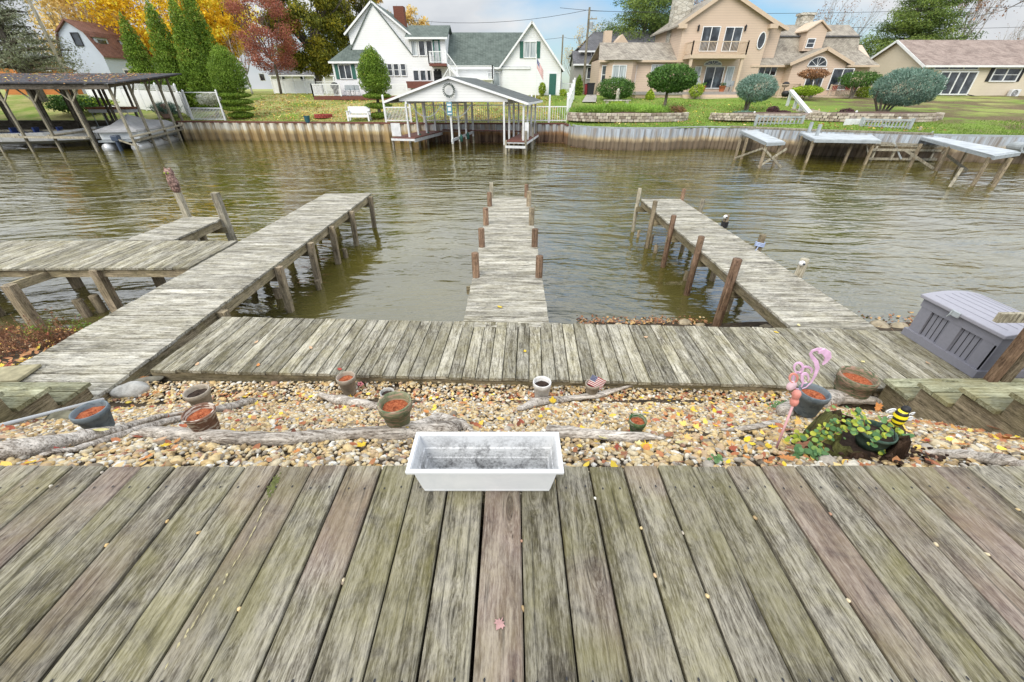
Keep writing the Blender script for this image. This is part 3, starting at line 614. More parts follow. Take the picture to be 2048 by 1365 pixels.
# ============================================================ gravel
def slopeZ(x, y): return bankZ(x, y)
N = 34000; X = []; 
py = 1.02+2.45*RS.rand(N)**.9; px = (RS.rand(N)*2-1)*4.25
hide = (px > 3.8+.0*py) & (py > 1.2); px[hide] -= 1.0*RS.rand(hide.sum())
keep = np.abs(px) < (1.9+1.15*py); px, py = px[keep], py[keep]; n_ = len(px)
pz = np.array([bankZ(a, b) for a, b in zip(px, py)])
ang = RS.rand(n_)*6.28; sz = .0102+.011*RS.rand(n_)**1.5; sz *= np.where(RS.rand(n_) < .035, 1.8, 1)*np.where(RS.rand(n_) < .25, .65, 1); ax = sz*(1.0+.5*RS.rand(n_)); bx = sz*(.75+.3*RS.rand(n_)); hz = sz*(.45+.3*RS.rand(n_))
cube = np.array([(x, y, z) for x in (-1, 0, 1) for y in (-1, 0, 1) for z in (-1, 0, 1) if (x, y, z) != (0, 0, 0)], float); idx = {tuple(int(q) for q in c_): i for i, c_ in enumerate(cube)}
cube /= np.linalg.norm(cube, axis=1)[:, None]**.88
fc = []
for axn in range(3):
    for sg in (-1, 1):
        for u in (-1, 0):
            for v_ in (-1, 0):
                q = []
                for du, dv in ((0, 0), (1, 0), (1, 1), (0, 1)):
                    p_ = [0, 0, 0]; p_[axn] = sg; p_[(axn+1) % 3] = u+du; p_[(axn+2) % 3] = v_+dv; q.append(idx[tuple(p_)])
                fc.append(q if sg > 0 else q[::-1])
fc = np.array(fc)
def pebbles(name, px, py, pz, ax, bx, hz, ang, mat, tilt=None):
    n_ = len(px); P = cube[None]*np.stack([ax, bx, hz], 1)[:, None]; P *= (1+.12*RS.normal(size=(n_, 26, 1)))
    t = tilt if tilt is not None else RS.normal(size=n_)*.35; ct, st = np.cos(t), np.sin(t)
    y2 = P[..., 1]*ct[:, None]-P[..., 2]*st[:, None]; z2 = P[..., 1]*st[:, None]+P[..., 2]*ct[:, None]; c_, s_ = np.cos(ang)[:, None], np.sin(ang)[:, None]
    V = np.stack([P[..., 0]*c_-y2*s_+px[:, None], P[..., 0]*s_+y2*c_+py[:, None], z2+pz[:, None]], 2).reshape(-1, 3)
    F = (fc[None]+26*np.arange(n_)[:, None, None]).reshape(-1, 4)
    return fastmesh(name, V, F, np.repeat(RS.rand(n_), 26), mat, smooth=True)
PB = NT('pebble_stone'); r = PB.rnd(); k = PB.noise(PB.obj(), 60, 4, .6)
c = PB.ramp(r, [(0, (.24, .19, .13)), (.08, (.34, .23, .10)), (.2, (.54, .36, .13)), (.34, (.62, .46, .21)), (.48, (.58, .48, .30)), (.64, (.42, .37, .30)), (.74, (.66, .60, .48)), (.82, (.52, .36, .19)), (.92, (.72, .69, .61)), (.97, (.38, .20, .12))], 'CONSTANT')
hs = PB.node('ShaderNodeHueSaturation'); hs.inputs['Saturation'].default_value = .9; PB.l(c, hs.inputs['Color']); c = hs.outputs[0]; PB = PB.done(PB.mix(1, c, PB.ramp(k, [(.3, .75), (.7, 1.15)]), 'MULTIPLY'), .65, .3)
tag(pebbles('gravel', px, py, pz+.006+.012*RS.rand(n_), ax, bx, hz, ang, PB), 'mixed tan and white river pebbles covering the bank', 'gravel', kind='stuff')
# pebbles fallen in deck gaps
k_ = 50; gx = -4.05+.146*RS.randint(2, 54, k_)-.004; gy = .3+.8*RS.rand(k_)
fallen = pebbles('deck_pebbles', gx, gy, np.full(k_, -.004), .0035+.003*RS.rand(k_), .006+.004*RS.rand(k_), .0045+.002*RS.rand(k_), RS.rand(k_)*.5, PB); tag(fallen, 'tiny pebbles caught in the gaps of the foreground deck', 'pebbles', kind='stuff')
def rock(p, s, label, name='rock', mat=None, rz=0):
    m = MB(); M = Matrix.Rotation(rz, 3, 'Z'); m.blob(p, s, 12, j=.2, M=M); o = m.build(name, mat or ROCK, smooth=False, sub=1); 
    for q in o.data.polygons: q.use_smooth = True
    return tag(o, label, 'rock')
def on_slope(x, y, dz=0):
    # pixel -> bank surface
    d = ray(x, y); t = .5
    for i in range(900):
        P = Vector((d[0]*t, d[1]*t, EYE+d[2]*t))
        if P.z <= bankZ(P.x, P.y)+.036: break
        t += .01
    return P+Vector((0, 0, dz))
RKN = NT('rock_stone'); RKN.bump(RKN.noise(RKN.obj(), 18, 7, .7), .8, .02); ROCK = RKN.done(RKN.ramp(RKN.noise(RKN.obj(), 9, 6, .7), [(.3, (.22, .21, .19)), (.55, (.45, .44, .41)), (.75, (.62, .61, .58))]), .8)
P = on_slope(262, 782); rock(P, (.19, .12, .09), 'big pale limestone rock beside the foot of the left stairs', rz=.3)
P = on_slope(297, 760); rock(P, (.16, .05, .035), 'flat grey stone wedged between the pale rock and the walkway corner', rz=.3, mat=flat('dark_rock', (.16, .15, .12), .9, .3, 14))
P = on_slope(541, 757); rock(P, (.10, .07, .05), 'pale round stone against the front edge of the walkway')
P = on_slope(362, 752); rock(P, (.08, .06, .04), 'tan stone near the walkway corner at left', mat=flat('tan_rock', (.40, .32, .2), .9, .3, 14))
P = on_slope(125, 835); rock(P, (.13, .08, .05), 'dark mossy stone under the white pipe', mat=flat('mossy_rock', (.17, .16, .11), .9, .35, 14))
SH = [((x_, y_), s_) for x_, y_, s_ in ((1370, 640, .10), (1530, 652, .11), (1495, 655, .09), (1760, 648, .16), (1800, 650, .14), (1620, 655, .1), (1590, 652, .08), (280, 636, .14), (210, 690, .12), (1400, 645, .07), (1830, 655, .11))]
for (x_, y_), s_ in SH:
    P = onZ(x_, y_+4, -2.18); P.z = -2.2; side = 'left' if x_ < 900 else 'right'
    o = rock(P, (s_*1.4, s_, s_*.6), 'rounded stone at the leafy waterline on the %s shore' % side, 'shore_rock', rz=random.random(), mat=flat('shore_stone', (.3, .25, .17), .8, .4, 9)); o['group'] = 'stones along the %s waterline' % side
# ============================================================ driftwood
def log(pts, rad, label, name='driftwood_log', n=11, flatz=.75):
    P = [on_slope(x, y, -.004) for x, y in pts]; rad = [q*1.3 for q in rad]; Q = []; Rr = []
    for i in range(len(P)-1):
        for k in range(5):
            u = k/5; w = 1 if 0 < i+u else 0
            Q.append(P[i].lerp(P[i+1], u)+Vector((0, random.uniform(-.006, .006), random.uniform(-.003, .008)))); Rr.append((rad[i]*(1-u)+rad[i+1]*u)*random.uniform(.86, 1.14))
    Q.append(P[-1]); Rr.append(rad[-1]); Q = [q+Vector((0, 0, r_*.45)) for q, r_ in zip(Q, Rr)]
    m = MB(); m.tube(Q, Rr, n, flat=flatz)
    m.v = [tuple(c_+random.uniform(-1, 1)*.007 for c_ in v) for v in m.v]
    o = m.build(name, DRIFT, smooth=True, sub=1); return tag(o, label, 'driftwood')
DRIFT2 = DRIFT
log([(258, 872), (300, 868), (450, 880), (560, 884), (700, 872), (800, 872), (905, 862), (930, 845)], [.012, .036, .045, .04, .04, .05, .045, .02], 'longest silvery driftwood log left of the white planter')
log([(775, 858), (845, 850), (880, 842), (925, 852), (945, 866)], [.012, .03, .05, .03, .01], 'knotted dark driftwood root rising behind the big green pot')
log([(1090, 868), (1150, 870), (1260, 878), (1330, 877)], [.04, .036, .03, .008], 'pale straight driftwood log right of the white planter')
log([(-40, 918), (60, 905), (150, 885), (240, 862), (320, 835), (400, 822)], [.05, .055, .045, .03, .02, .012], 'grey driftwood log at far left under the blue-grey pot')
log([(75, 912), (150, 900), (230, 875), (330, 848), (420, 825), (515, 802)], [.01, .016, .02, .026, .028, .032], 'thin crooked driftwood branch crossing the left gravel')
log([(1035, 822), (1075, 808), (1140, 800), (1190, 795), (1235, 780), (1270, 772)], [.02, .045, .03, .035, .02, .008], 'curved driftwood branch between the white pot and the flag pot')
log([(638, 790), (680, 805), (730, 812), (775, 818)], [.02, .05, .04, .02], 'brown rotten driftwood piece under the tan pot by the walkway')
log([(1560, 830), (1600, 818), (1665, 800), (1720, 802), (1790, 812)], [.05, .07, .08, .06, .03], 'thick reddish driftwood log under the two big right pots')
log([(1440, 860), (1500, 858), (1560, 845)], [.008, .014, .02], 'small driftwood stick left of the pink stake')
log([(1840, 905), (1930, 912), (2000, 925), (2060, 935)], [.012, .025, .03, .02], 'dark flat driftwood at the right edge of the gravel')
# ============================================================ pots
def potmat(name, a, b, sc=14, streak=None, sp=.45):
    n = NT(name); o = n.obj(); k = n.noise(n.map(o, (1, 1, 1.6)), sc, 6, .65, .6); c = n.ramp(k, [(sp-.03, a), (sp+.06, b)])
    if streak: c = n.mix(n.ramp(n.noise(n.map(o, (1, 1, 5)), 16, 3), [(.52, 0), (.56, 1)]), c, streak)
    return n.done(c, .75, .3)
SOILR = NT('red_potting_soil'); SOILR.bump(SOILR.noise(SOILR.obj(), 90, 5, .7), 1, .01); SOILR = SOILR.done(SOILR.ramp(SOILR.noise(SOILR.obj(), 60, 6, .8), [(.36, (.10, .025, .012)), (.48, (.36, .09, .035)), (.62, (.50, .17, .075))]), .9)
SOILD = flat('dark_potting_soil', (.035, .022, .016), .9, .5, 40)
P_BLU = potmat('blue_grey_plastic', (.095, .12, .14), (.15, .18, .20)); P_TAN = potmat('tan_clay', (.26, .23, .18), (.36, .31, .25)); P_WHT = potmat('white_clay', (.55, .54, .52), (.70, .69, .68))
P_MOS = potmat('mossy_clay', (.10, .13, .07), (.19, .20, .12), 12, (.34, .25, .18)); P_MOS2 = potmat('mossy_brown_clay', (.09, .11, .06), (.17, .16, .10), 12, (.30, .20, .15))
P_BSK = potmat('brown_bark_pot', (.11, .055, .035), (.20, .11, .075), 10, (.50, .44, .38)); P_GRN = potmat('green_glaze', (.02, .10, .03), (.10, .14, .06), 10, (.25, .26, .19)); P_DGR = potmat('dark_green_plastic', (.035, .075, .055), (.07, .11, .085))
P_GWH = potmat('grey_white_clay', (.30, .30, .28), (.46, .45, .43))
def pot(cx, cy, wpx, hpx, mat, soil, label, lean=(0, 0), taper=.68, rimh=.24, depth=.22, drop=0, twoband=False, lobes=0):
    # cx, cy: pixel of the pot's foot; wpx: rim width in pixels
    P = on_slope(cx, cy); z_c = P.y*CP-(P.z-EYE)*SP; r = wpx/PF*z_c/2*.97; h = hpx*r*2/wpx*1.14
    P = P+Vector((0, r*taper*.75, drop)); t = thing('flower_pot', P, label, 'flower pot'); M = Matrix.Rotation(lean[0], 3, 'X') @ Matrix.Rotation(lean[1], 3, 'Y'); m = MB(); rb = r*taper
    e = r*.09; hr = h*(1-rimh); rm = rb+(r-rb)*.82-e*.4
    prof = [(0, 0), (rb*.94, 0), (rb, h*.03), (rm, hr), (r, hr+.002), (r*1.01, h*.97), (r*.985, h), (r-e, h*.995), (r-e*1.5, h*.9), (r-e*2-(r-rb)*.1, h*(1-depth)-.01)]
    if twoband: prof = prof[:3]+[(rb+(rm-rb)*.5, hr*.5), (rb+(rm-rb)*.5+e*.5, hr*.53), (rb+(rm-rb)*.6+e*.5, hr*.6)]+prof[3:]
    m.lathe(prof, P, 32, M=M); m.build('pot_body', mat, t, smooth=True)
    m = MB(); rs = r-e*1.6-(r-rb)*.1
    m.lathe([(rs, h*(1-depth)), (rs*.7, h*(1-depth)+.006), (rs*.35, h*(1-depth)-.004), (.001, h*(1-depth)+.005)], P, 20, M=M); m.v = [(a+random.uniform(-.002, .002), b, c_+random.uniform(-.005, .005)) for a, b, c_ in m.v]
    m.build('soil', soil, t, smooth=True); return t, P, r, h
pot(193, 868, 60, 46, P_BLU, SOILR, 'blue-grey plastic pot of red soil beside the white pipe')
pot(402, 822, 46, 38, P_TAN, SOILD, 'small tan clay pot with a yellow leaf stuck in it')
pot(409, 875, 58, 49, P_BSK, SOILR, 'brown bark-patterned pot streaked white, on the longest driftwood log', taper=.72, rimh=.12)
pot(697, 792, 37, 38, P_TAN, SOILR, 'tan clay pot of red soil close to the walkway, left of the planter')
pot(777, 812, 29, 27, P_GWH, SOILD, 'tiny grey-white clay pot just behind the big green pot')
pot(797, 870, 66, 68, P_MOS, SOILR, 'tall mossy green clay pot of red soil left of the white planter', taper=.6)
pot(1083, 805, 37, 41, P_WHT, SOILD, 'white clay pot of dark soil on the curved driftwood', taper=.7)
_, FPP, fr, fh = pot(1184, 795, 30, 27, P_TAN, SOILD, 'small brown pot holding a little striped flag', taper=.75)
pot(1272, 871, 35, 33, P_GRN, SOILR, 'small green glazed pot on the right end of the pale driftwood', taper=.62, rimh=.3)
pot(1618, 834, 56, 48, P_BLU, SOILR, 'dark blue-grey plastic pot right of the pink flamingo stake', taper=.74)
pot(1703, 814, 68, 58, P_MOS2, SOILR, 'largest mossy brown clay pot beside the right stairs', taper=.78, twoband=True)
# yellow leaf in the pot handled with the leaves. mini flag
FLG = NT('striped_flag'); s = FLG.sep(FLG.node('ShaderNodeTexCoord').outputs['UV'])
def flagmat(name):
    n = NT(name); s = n.sep(n.node('ShaderNodeUVMap').outputs[0]); st = n.ramp(n.math('FRACT', n.math('MULTIPLY', s[1], 6.5)), [(0, (.42, .03, .04)), (.5, (.78, .77, .76))], 'CONSTANT')
    can = n.math('MULTIPLY', n.math('LESS_THAN', s[0], .4), n.math('GREATER_THAN', s[1], .46))
    gx_ = n.math('SUBTRACT', n.math('FRACT', n.math('MULTIPLY', s[0], 15)), .5); gy_ = n.math('SUBTRACT', n.math('FRACT', n.math('MULTIPLY', s[1], 11)), .5)
    dot = n.math('LESS_THAN', n.math('ADD', n.math('MULTIPLY', gx_, gx_), n.math('MULTIPLY', gy_, gy_)), .06)
    return n.done(n.mix(can, st, n.mix(dot, (.02, .04, .17), (.8, .8, .8))), .8, .2)
FLM = flagmat('flag_cloth')
def flagmesh(name, O, ux, vy, wave, par, nx=14, ny=6):
    # O: top hoist corner; ux: along the fly; vy: down the hoist
    me = bpy.data.meshes.new(name); V = []; F = []; UV = []; O = Vector(O); ux = Vector(ux); vy = Vector(vy); nn_ = ux.cross(vy).normalized()
    for j in range(ny+1):
        for i in range(nx+1):
            V.append(O+ux*(i/nx)+vy*(j/ny)+nn_*wave*math.sin(i/nx*6+j*.3)*(i/nx)); UV.append((i/nx, 1-j/ny))
    for j in range(ny):
        for i in range(nx): F.append((j*(nx+1)+i, j*(nx+1)+i+1, (j+1)*(nx+1)+i+1, (j+1)*(nx+1)+i))
    off = Vector((0, 0, 0)); p = par
    while p is not None: off += p.location; p = p.parent
    me.from_pydata([tuple(v-off) for v in V], [], F); u = me.uv_layers.new(name='UVMap')
    for l in me.loops: u.data[l.index].uv = UV[l.vertex_index]
    me.materials.append(FLM); o = bpy.data.objects.new(name, me); COL.objects.link(o); o.parent = par
    for q in me.polygons: q.use_smooth = True
    return o
t = thing('small_flag', FPP, 'tiny stars and stripes flag on a stick in the small brown pot', 'flag')
MB().tube([FPP+Vector((-.01, 0, fh*.5)), FPP+Vector((-.012, 0, fh+.10))], .0025, 5).build('stick', WZ, t)
flagmesh('flag_cloth', FPP+Vector((-.025, -.03, fh+.135)), (.15, -.01, -.075), (-.045, -.01, -.115), .008, t)
# ============================================================ white planter box
PL = NT('white_planter_plastic'); k = PL.noise(PL.pos(), 7, 6, .7, .5); s = PL.sep(PL.pos())
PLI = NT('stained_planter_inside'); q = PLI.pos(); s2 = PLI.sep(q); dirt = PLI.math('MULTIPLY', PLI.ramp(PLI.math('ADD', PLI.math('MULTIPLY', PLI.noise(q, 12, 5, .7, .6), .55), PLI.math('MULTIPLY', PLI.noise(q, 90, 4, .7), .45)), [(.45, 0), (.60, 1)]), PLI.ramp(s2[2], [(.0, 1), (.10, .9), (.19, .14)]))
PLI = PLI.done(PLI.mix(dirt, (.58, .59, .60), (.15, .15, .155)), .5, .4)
PL = PL.done(PL.ramp(k, [(.3, (.60, .62, .64)), (.7, (.70, .71, .72))]), .38, .45)
hx, hb = .288, .246; yr0, yr1, yb0, yb1, H_ = .952, 1.152, 1.0, 1.118, .180; Zb = .006
t = thing('planter_box', (.02-.155, 1.05, 0), 'white plastic window box planter standing empty on the deck edge', 'planter')
PX = -.134+.012+.05*0
def rect(xh, y0, y1, z): return [(PX-xh, y0, z), (PX+xh, y0, z), (PX+xh, y1, z), (PX-xh, y1, z)]
PX = (onY(969, 940, .952).x)
def loft(m, R_, closed_bottom=False):
    b = []
    for r_ in R_: b += r_
    n = len(R_); fs = [(i*4+j, i*4+(j+1) % 4, (i+1)*4+(j+1) % 4, (i+1)*4+j) for i in range(n-1) for j in range(4)]
    if closed_bottom: fs.append((3, 2, 1, 0))
    m.add(b, fs)
m = MB()
lp = lambda a, b, u: a+(b-a)*u
def ring(u, z, d=0): return rect(lp(hb, hx-.018, u)+d, lp(yb0, yr0+.016, u)-d, lp(yb1, yr1-.016, u)+d, z)
loft(m, [ring(0, Zb), ring(0, Zb+.012, .002), ring(.07, Zb+.016, -.001), ring(.1, Zb+.02, .0015), ring(.86, H_-.028, .001), ring(.88, H_-.022, .006), ring(.9, H_-.018, .008), rect(hx, yr0, yr1, H_-.015), rect(hx+.001, yr0-.001, yr1+.001, H_-.002), rect(hx-.003, yr0+.003, yr1-.003, H_), rect(hx-.013, yr0+.013, yr1-.013, H_)], True)
m.build('shell', PL, t, bev=.0015)
m = MB(); iz = [rect(hx-.013, yr0+.013, yr1-.013, H_+.0004), rect(hx-.018, yr0+.018, yr1-.018, H_-.006), rect(lp(hb, hx-.02, .62), lp(yb0, yr0+.018, .62), lp(yb1, yr1-.018, .62), H_*.64), rect(lp(hb, hx-.02, .60)-.004, lp(yb0, yr0+.018, .6)+.004, lp(yb1, yr1-.018, .6)-.004, H_*.62),
    rect(lp(hb, hx-.02, .36)-.004, lp(yb0, yr0+.018, .36)+.004, lp(yb1, yr1-.018, .36)-.004, H_*.38), rect(lp(hb, hx-.02, .34)-.008, lp(yb0, yr0+.018, .34)+.008, lp(yb1, yr1-.018, .34)-.008, H_*.36), rect(hb-.01, yb0+.008, yb1-.008, Zb+.008)]
loft(m, iz); b = len(m.v); m.f.append((b-4, b-3, b-2, b-1)); m.m.append(0)
m.build('inner_wall', PLI, t)
m = MB()
for i in range(9):
    xx = PX-.19+.0475*i; m.bar((xx, yr1-.024, H_*.72), (xx, yb1-.0095, Zb+.015), .0025, .001)
m.build('ribs', PLI, t)
# ============================================================ flamingo stake
PK = flat('pink_glass', (.66, .42, .60), .3, .22, 20, .5); PKD = flat('salmon_plastic', (.60, .24, .20), .4, .2, 20)
ft = on_slope(1557, 893); t = thing('flamingo_stake', ft, 'pink flamingo spinner on a tall pink garden stake', 'garden stake')
FY = ft.y+.05
def fp(x, y, dy=0): return onY(x, y, FY+dy)
MB().tube([ft-Vector((0, 0, .1)), fp(1587, 808)], .0065, 8).build('stake', flat('pink_rod', (.62, .36, .38), .5, .1), t, smooth=True)
m = MB(); P0 = fp(1586, 812); P1 = fp(1595, 782); m.tube([P0.lerp(P1, u) for u in (0, .1, .3, .45, .5, .55, .8, .95, 1)], [.008, .018, .023, .019, .014, .018, .023, .018, .008], 16); m.build('hub', PKD, t, smooth=True)
def ribbon(px, w, th, dy=0):
    m = MB(); C = [fp(x, y, dy) for x, y in px]; k = len(C); T = []; V = []
    for i in range(k):
        d = (C[min(i+1, k-1)]-C[max(i-1, 0)]).normalized(); nrm = Vector((0, 1, 0)); s_ = d.cross(nrm).normalized(); ww = w[i]/2
        for a, b in ((-1, -1), (1, -1), (1, 1), (-1, 1)): V.append(C[i]+s_*ww*a+nrm*th*b)
    F = [(i*4+j, i*4+(j+1) % 4, (i+1)*4+(j+1) % 4, (i+1)*4+j) for i in range(k-1) for j in range(4)]+[(3, 2, 1, 0), tuple((k-1)*4+j for j in range(4))]
    m.add(V, F); return m
ribbon([(1604, 778), (1612, 775), (1622, 766), (1630, 752), (1635, 737), (1632, 724), (1624, 714), (1621, 708), (1625, 702), (1634, 699), (1643, 700)], [.003, .006, .010, .016, .022, .022, .018, .015, .015, .019, .024], .002).build('neck', PK, t, bev=.002, smooth=False)
m = ribbon([(1636, 705), (1646, 702), (1654, 708), (1656, 716), (1651, 724), (1645, 730)], [.018, .03, .036, .030, .016, .002], .005); m.build('head', PK, t, bev=.002)
def loop(cx_, cy_, rx_, ry_, a0, dy): return [(cx_+rx_*math.cos(a0+i*.48), cy_+ry_*math.sin(a0+i*.48)) for i in range(13)], dy
for cx_, cy_, rx_, ry_, dy, mt in ((1597, 736, 9, 10, 0, PK), (1613, 742, 11, 8, .03, PK), (1587, 757, 8, 9, -.02, PKD), (1610, 757, 7, 10, -.03, PK), (1596, 762, 10, 17, .04, PK)):
    c_, dy = loop(cx_, cy_, rx_, ry_, random.random()*3, dy); ribbon(c_, [.004+.009*abs(math.sin(i*.24)) for i in range(13)], .003, dy).build('spinner_vane', mt, t, bev=.001)
m = MB(); m.blob(fp(1583, 772), (.028, .012, .034), 10, j=.05); m.build('body', flat('light_pink', (.70, .50, .55), .4, .2, 30), t, smooth=True)
# pink flower ornament
P = on_slope(722, 773); t = thing('pink_ornament', P, 'small pink plastic flower ornament beside the tan pot by the walkway', 'ornament')
m = MB()
for k in range(5): m.blob(P+Vector((.022*math.cos(k*1.26), .01*math.sin(k*1.26), .03+.012*math.sin(k*1.26))), (.014, .012, .012), 8, j=0)
m.build('petals', flat('bright_pink', (.72, .25, .27), .5, .15), t, smooth=True); MB().tube([P, P+Vector((0, 0, .03))], .004, 6).build('stem', PKD, t)
# ============================================================ stump, bowl pot and vine
ST = on_slope(1725, 905); n = NT('rotten_stump_wood'); o = n.pos(); v = n.map(o, (1, 1, .3)); g = n.noise(v, 22, 7, .75, .8); mo = n.ramp(n.noise(o, 4.5, 4), [(.44, 0), (.56, .9)]); n.bump(g, 1, .04)
STW = n.done(n.mix(mo, n.ramp(g, [(.3, (.012, .008, .006)), (.5, (.06, .035, .022)), (.7, (.19, .13, .09))]), n.ramp(g, [(.35, (.06, .06, .02)), (.65, (.25, .26, .09))])), .9, .15)
t = thing('tree_stump', ST, 'rotten mossy tree stump hollowed out around the dark green bowl pot', 'stump')
m = MB(); V = []; seg = 40
for k, (rr, z) in enumerate([(.245, -.25), (.235, -.08), (.21, .05), (.195, .10), (.175, .11), (.16, .08), (.15, 0)]):
    for j in range(seg):
        a = 2*math.pi*j/seg; w = 1+.10*math.sin(3*a+1)+.07*math.sin(7*a+k*.4)+.05*math.sin(13*a)+random.uniform(-.03, .03)
        zz = z+(.055*math.sin(2*a+2.6)+.03*math.sin(5*a)+random.uniform(-.02, .02) if 2 <= k <= 5 else 0)
        V.append((ST.x+rr*w*math.cos(a), ST.y+.05+rr*w*.85*math.sin(a), ST.z+zz))
m.add(V, [(i*seg+j, i*seg+(j+1) % seg, (i+1)*seg+(j+1) % seg, (i+1)*seg+j) for i in range(6) for j in range(seg)]); m.build('bark', STW, t, smooth=True)
MB().lathe([(.2, 0), (.1, .02), (.001, .01)], ST+Vector((0, .05, .02)), 16, sq=.85).build('soil', SOILD, t)
m = MB()
for k in range(160):
    a = random.random()*6.28; q = random.uniform(.1, .36); x_, y_ = ST.x+.06+q*math.cos(a), ST.y+.03+q*.6*math.sin(a); m.blob((x_, y_, max(bankZ(x_, y_), -2)+.02+random.uniform(0, .035)), (random.uniform(.008, .02), random.uniform(.006, .015), random.uniform(.005, .01)), 6, j=.25)
tag(m.build('bark_mulch', flat('mulch', (.04, .022, .014), .9, .6, 25)), 'dark crumbled bark mulch around the rotten stump', 'mulch', kind='stuff')
def bowl(P, r, h):
    t = thing('bowl_pot', P, 'dark green plastic bowl pot of black soil set in the rotten stump', 'flower pot'); m = MB()
    m.lathe([(0, 0), (r*.6, 0), (r*.86, h*.45), (r*.97, h*.85), (r*1.03, h*.86), (r*1.03, h), (r*.96, h), (r*.93, h*.8)], P, 32); m.build('pot_body', P_DGR, t, smooth=True); MB().lathe([(r*.94, h*.75), (r*.5, h*.8), (.001, h*.78)], P, 24).build('soil', SOILD, t); return t
BP = ST+Vector((.025, .02, .03)); bowl(BP, .088, .12)
VG = leafmat('vine_leaves', [(0, (.05, .12, .045)), (.5, (.13, .24, .10)), (.7, (.24, .32, .04)), (1, (.42, .44, .07))], .3)
def roundleaf(m, c, r, nrm, rnd):
    nrm = Vector(nrm).normalized(); x = nrm.cross(Vector((.3, 1, .1))).normalized(); y = nrm.cross(x); b = [Vector(c)+nrm*r*.12]
    for k in range(10):
        a = k*.628; b.append(Vector(c)+r*(math.cos(a)*x*1.15+math.sin(a)*y))
    m.add(b, [(0, 1+k, 1+(k+1) % 10) for k in range(10)], rnd)
t = thing('vine_plant', BP+Vector((0, 0, .1)), 'trailing vine with round pale green and lime leaves growing from the stump pot', 'plant')
stm = MB(); lv = MB()
def vp(x, y, dy=0): return onY(x, y, BP.y+dy)
PTH = [[(1735, 862), (1715, 850), (1695, 843), (1675, 842), (1655, 850)], [(1740, 868), (1710, 862), (1700, 862), (1685, 856)], [(1735, 870), (1745, 885), (1750, 895), (1765, 905), (1778, 912), (1800, 922), (1815, 926)],
    [(1745, 868), (1765, 870), (1778, 862), (1784, 852), (1772, 840)], [(1740, 870), (1770, 872), (1785, 868), (1800, 865), (1812, 872)], [(1690, 860), (1665, 870), (1650, 880), (1630, 895), (1622, 910), (1625, 920)], [(1655, 850), (1640, 862), (1628, 870), (1612, 880)], [(1730, 860), (1728, 840), (1712, 828), (1705, 822)]]
for pth in PTH:
    W_ = [vp(x, y, random.uniform(-.05, .02)-.06*(y > 880)) for x, y in pth]; stm.tube(W_, .0022, 5)
    for a, b in zip(W_, W_[1:]):
        for u in (.2, .6, 1.0):
            for q in range(2):
                c_ = a.lerp(b, u)+Vector((random.uniform(-.025, .025), random.uniform(-.02, .02), random.uniform(-.005, .02)))
                roundleaf(lv, c_, random.uniform(.008, .015), (random.uniform(-.5, .5), -.5+random.uniform(-.4, .4), .9), random.random())
for k in range(26):
    c_ = vp(1690+random.gauss(0, 28), 846+random.gauss(0, 14), random.uniform(-.08, .1)); roundleaf(lv, c_, random.uniform(.005, .010), (random.uniform(-.5, .5), -.4, .9), random.uniform(.4, 1))
stm.build('stems', flat('vine_stem', (.35, .22, .10), .7), t, smooth=True); lv.build('leaves', VG, t)
def weed(px, w, n_, label, r_=.008, rl=(0, .6), mat=None):
    P = on_slope(*px); t = thing('green_weed', P, label, 'plant'); m = MB(); s_ = MB()
    for k in range(n_):
        c_ = P+Vector((random.gauss(0, w), random.gauss(0, w*.5), random.uniform(.01, .05))); roundleaf(m, c_, random.uniform(.6, 1.4)*r_, (random.uniform(-.6, .6), -.4, .9), random.uniform(*rl))
        if k % 4 == 0: s_.tube([P+Vector((random.gauss(0, w*.3), 0, 0)), c_], .0015, 4)
    m.build('leaves', mat or VG, t); s_.build('stems', WZ, t); return t
weed((1560, 815), .07, 110, 'small leafy green weed behind the pink stake'); weed((1622, 912), .04, 36, 'pale green ground vine at the left foot of the stump', .013); weed((1432, 926), .02, 12, 'little green seedling at the deck edge near the pink stake', .01)
weed((1600, 885), .045, 50, 'bright lime trailing leaves left of the stump', .012, (.5, 1)); weed((1280, 862), .012, 8, 'small green sprout in the green glazed pot', .008)
# ============================================================ bee stake
BB = ST+Vector((.14, -.03, .05)); BYd = BB.y+.02
t = thing('bee_stake', BB, 'yellow and black striped bee ornament with white wings on a thin stake', 'garden stake')
def bp(x, y, dy=0): return onY(x, y, BYd+dy)
n = NT('bee_stripes'); 
c0, c1 = bp(1790, 852), bp(1808, 820); ax_ = (c1-c0).normalized(); o = n.pos(); dt = n.node('ShaderNodeVectorMath', operation='DOT_PRODUCT'); n.l(o, dt.inputs[0]); dt.inputs[1].default_value = ax_
BEE = n.done(n.ramp(n.math('FRACT', n.math('DIVIDE', n.math('SUBTRACT', dt.outputs['Value'], c0.dot(ax_)), (c1-c0).length/3.3)), [(0, (.85, .68, .02)), (.52, (.02, .018, .015))], 'CONSTANT'), .35, .5)
m = MB(); k_ = [0, .06, .2, .4, .6, .8, .93, 1]; m.tube([c0.lerp(c1, u) for u in k_], [.003, .014, .024, .03, .031, .028, .02, .01], 16); m.build('striped_body', BEE, t, smooth=True)
MB().blob(bp(1812, 819), (.022, .02, .020), 14, j=0).build('head', DARK, t, smooth=True)
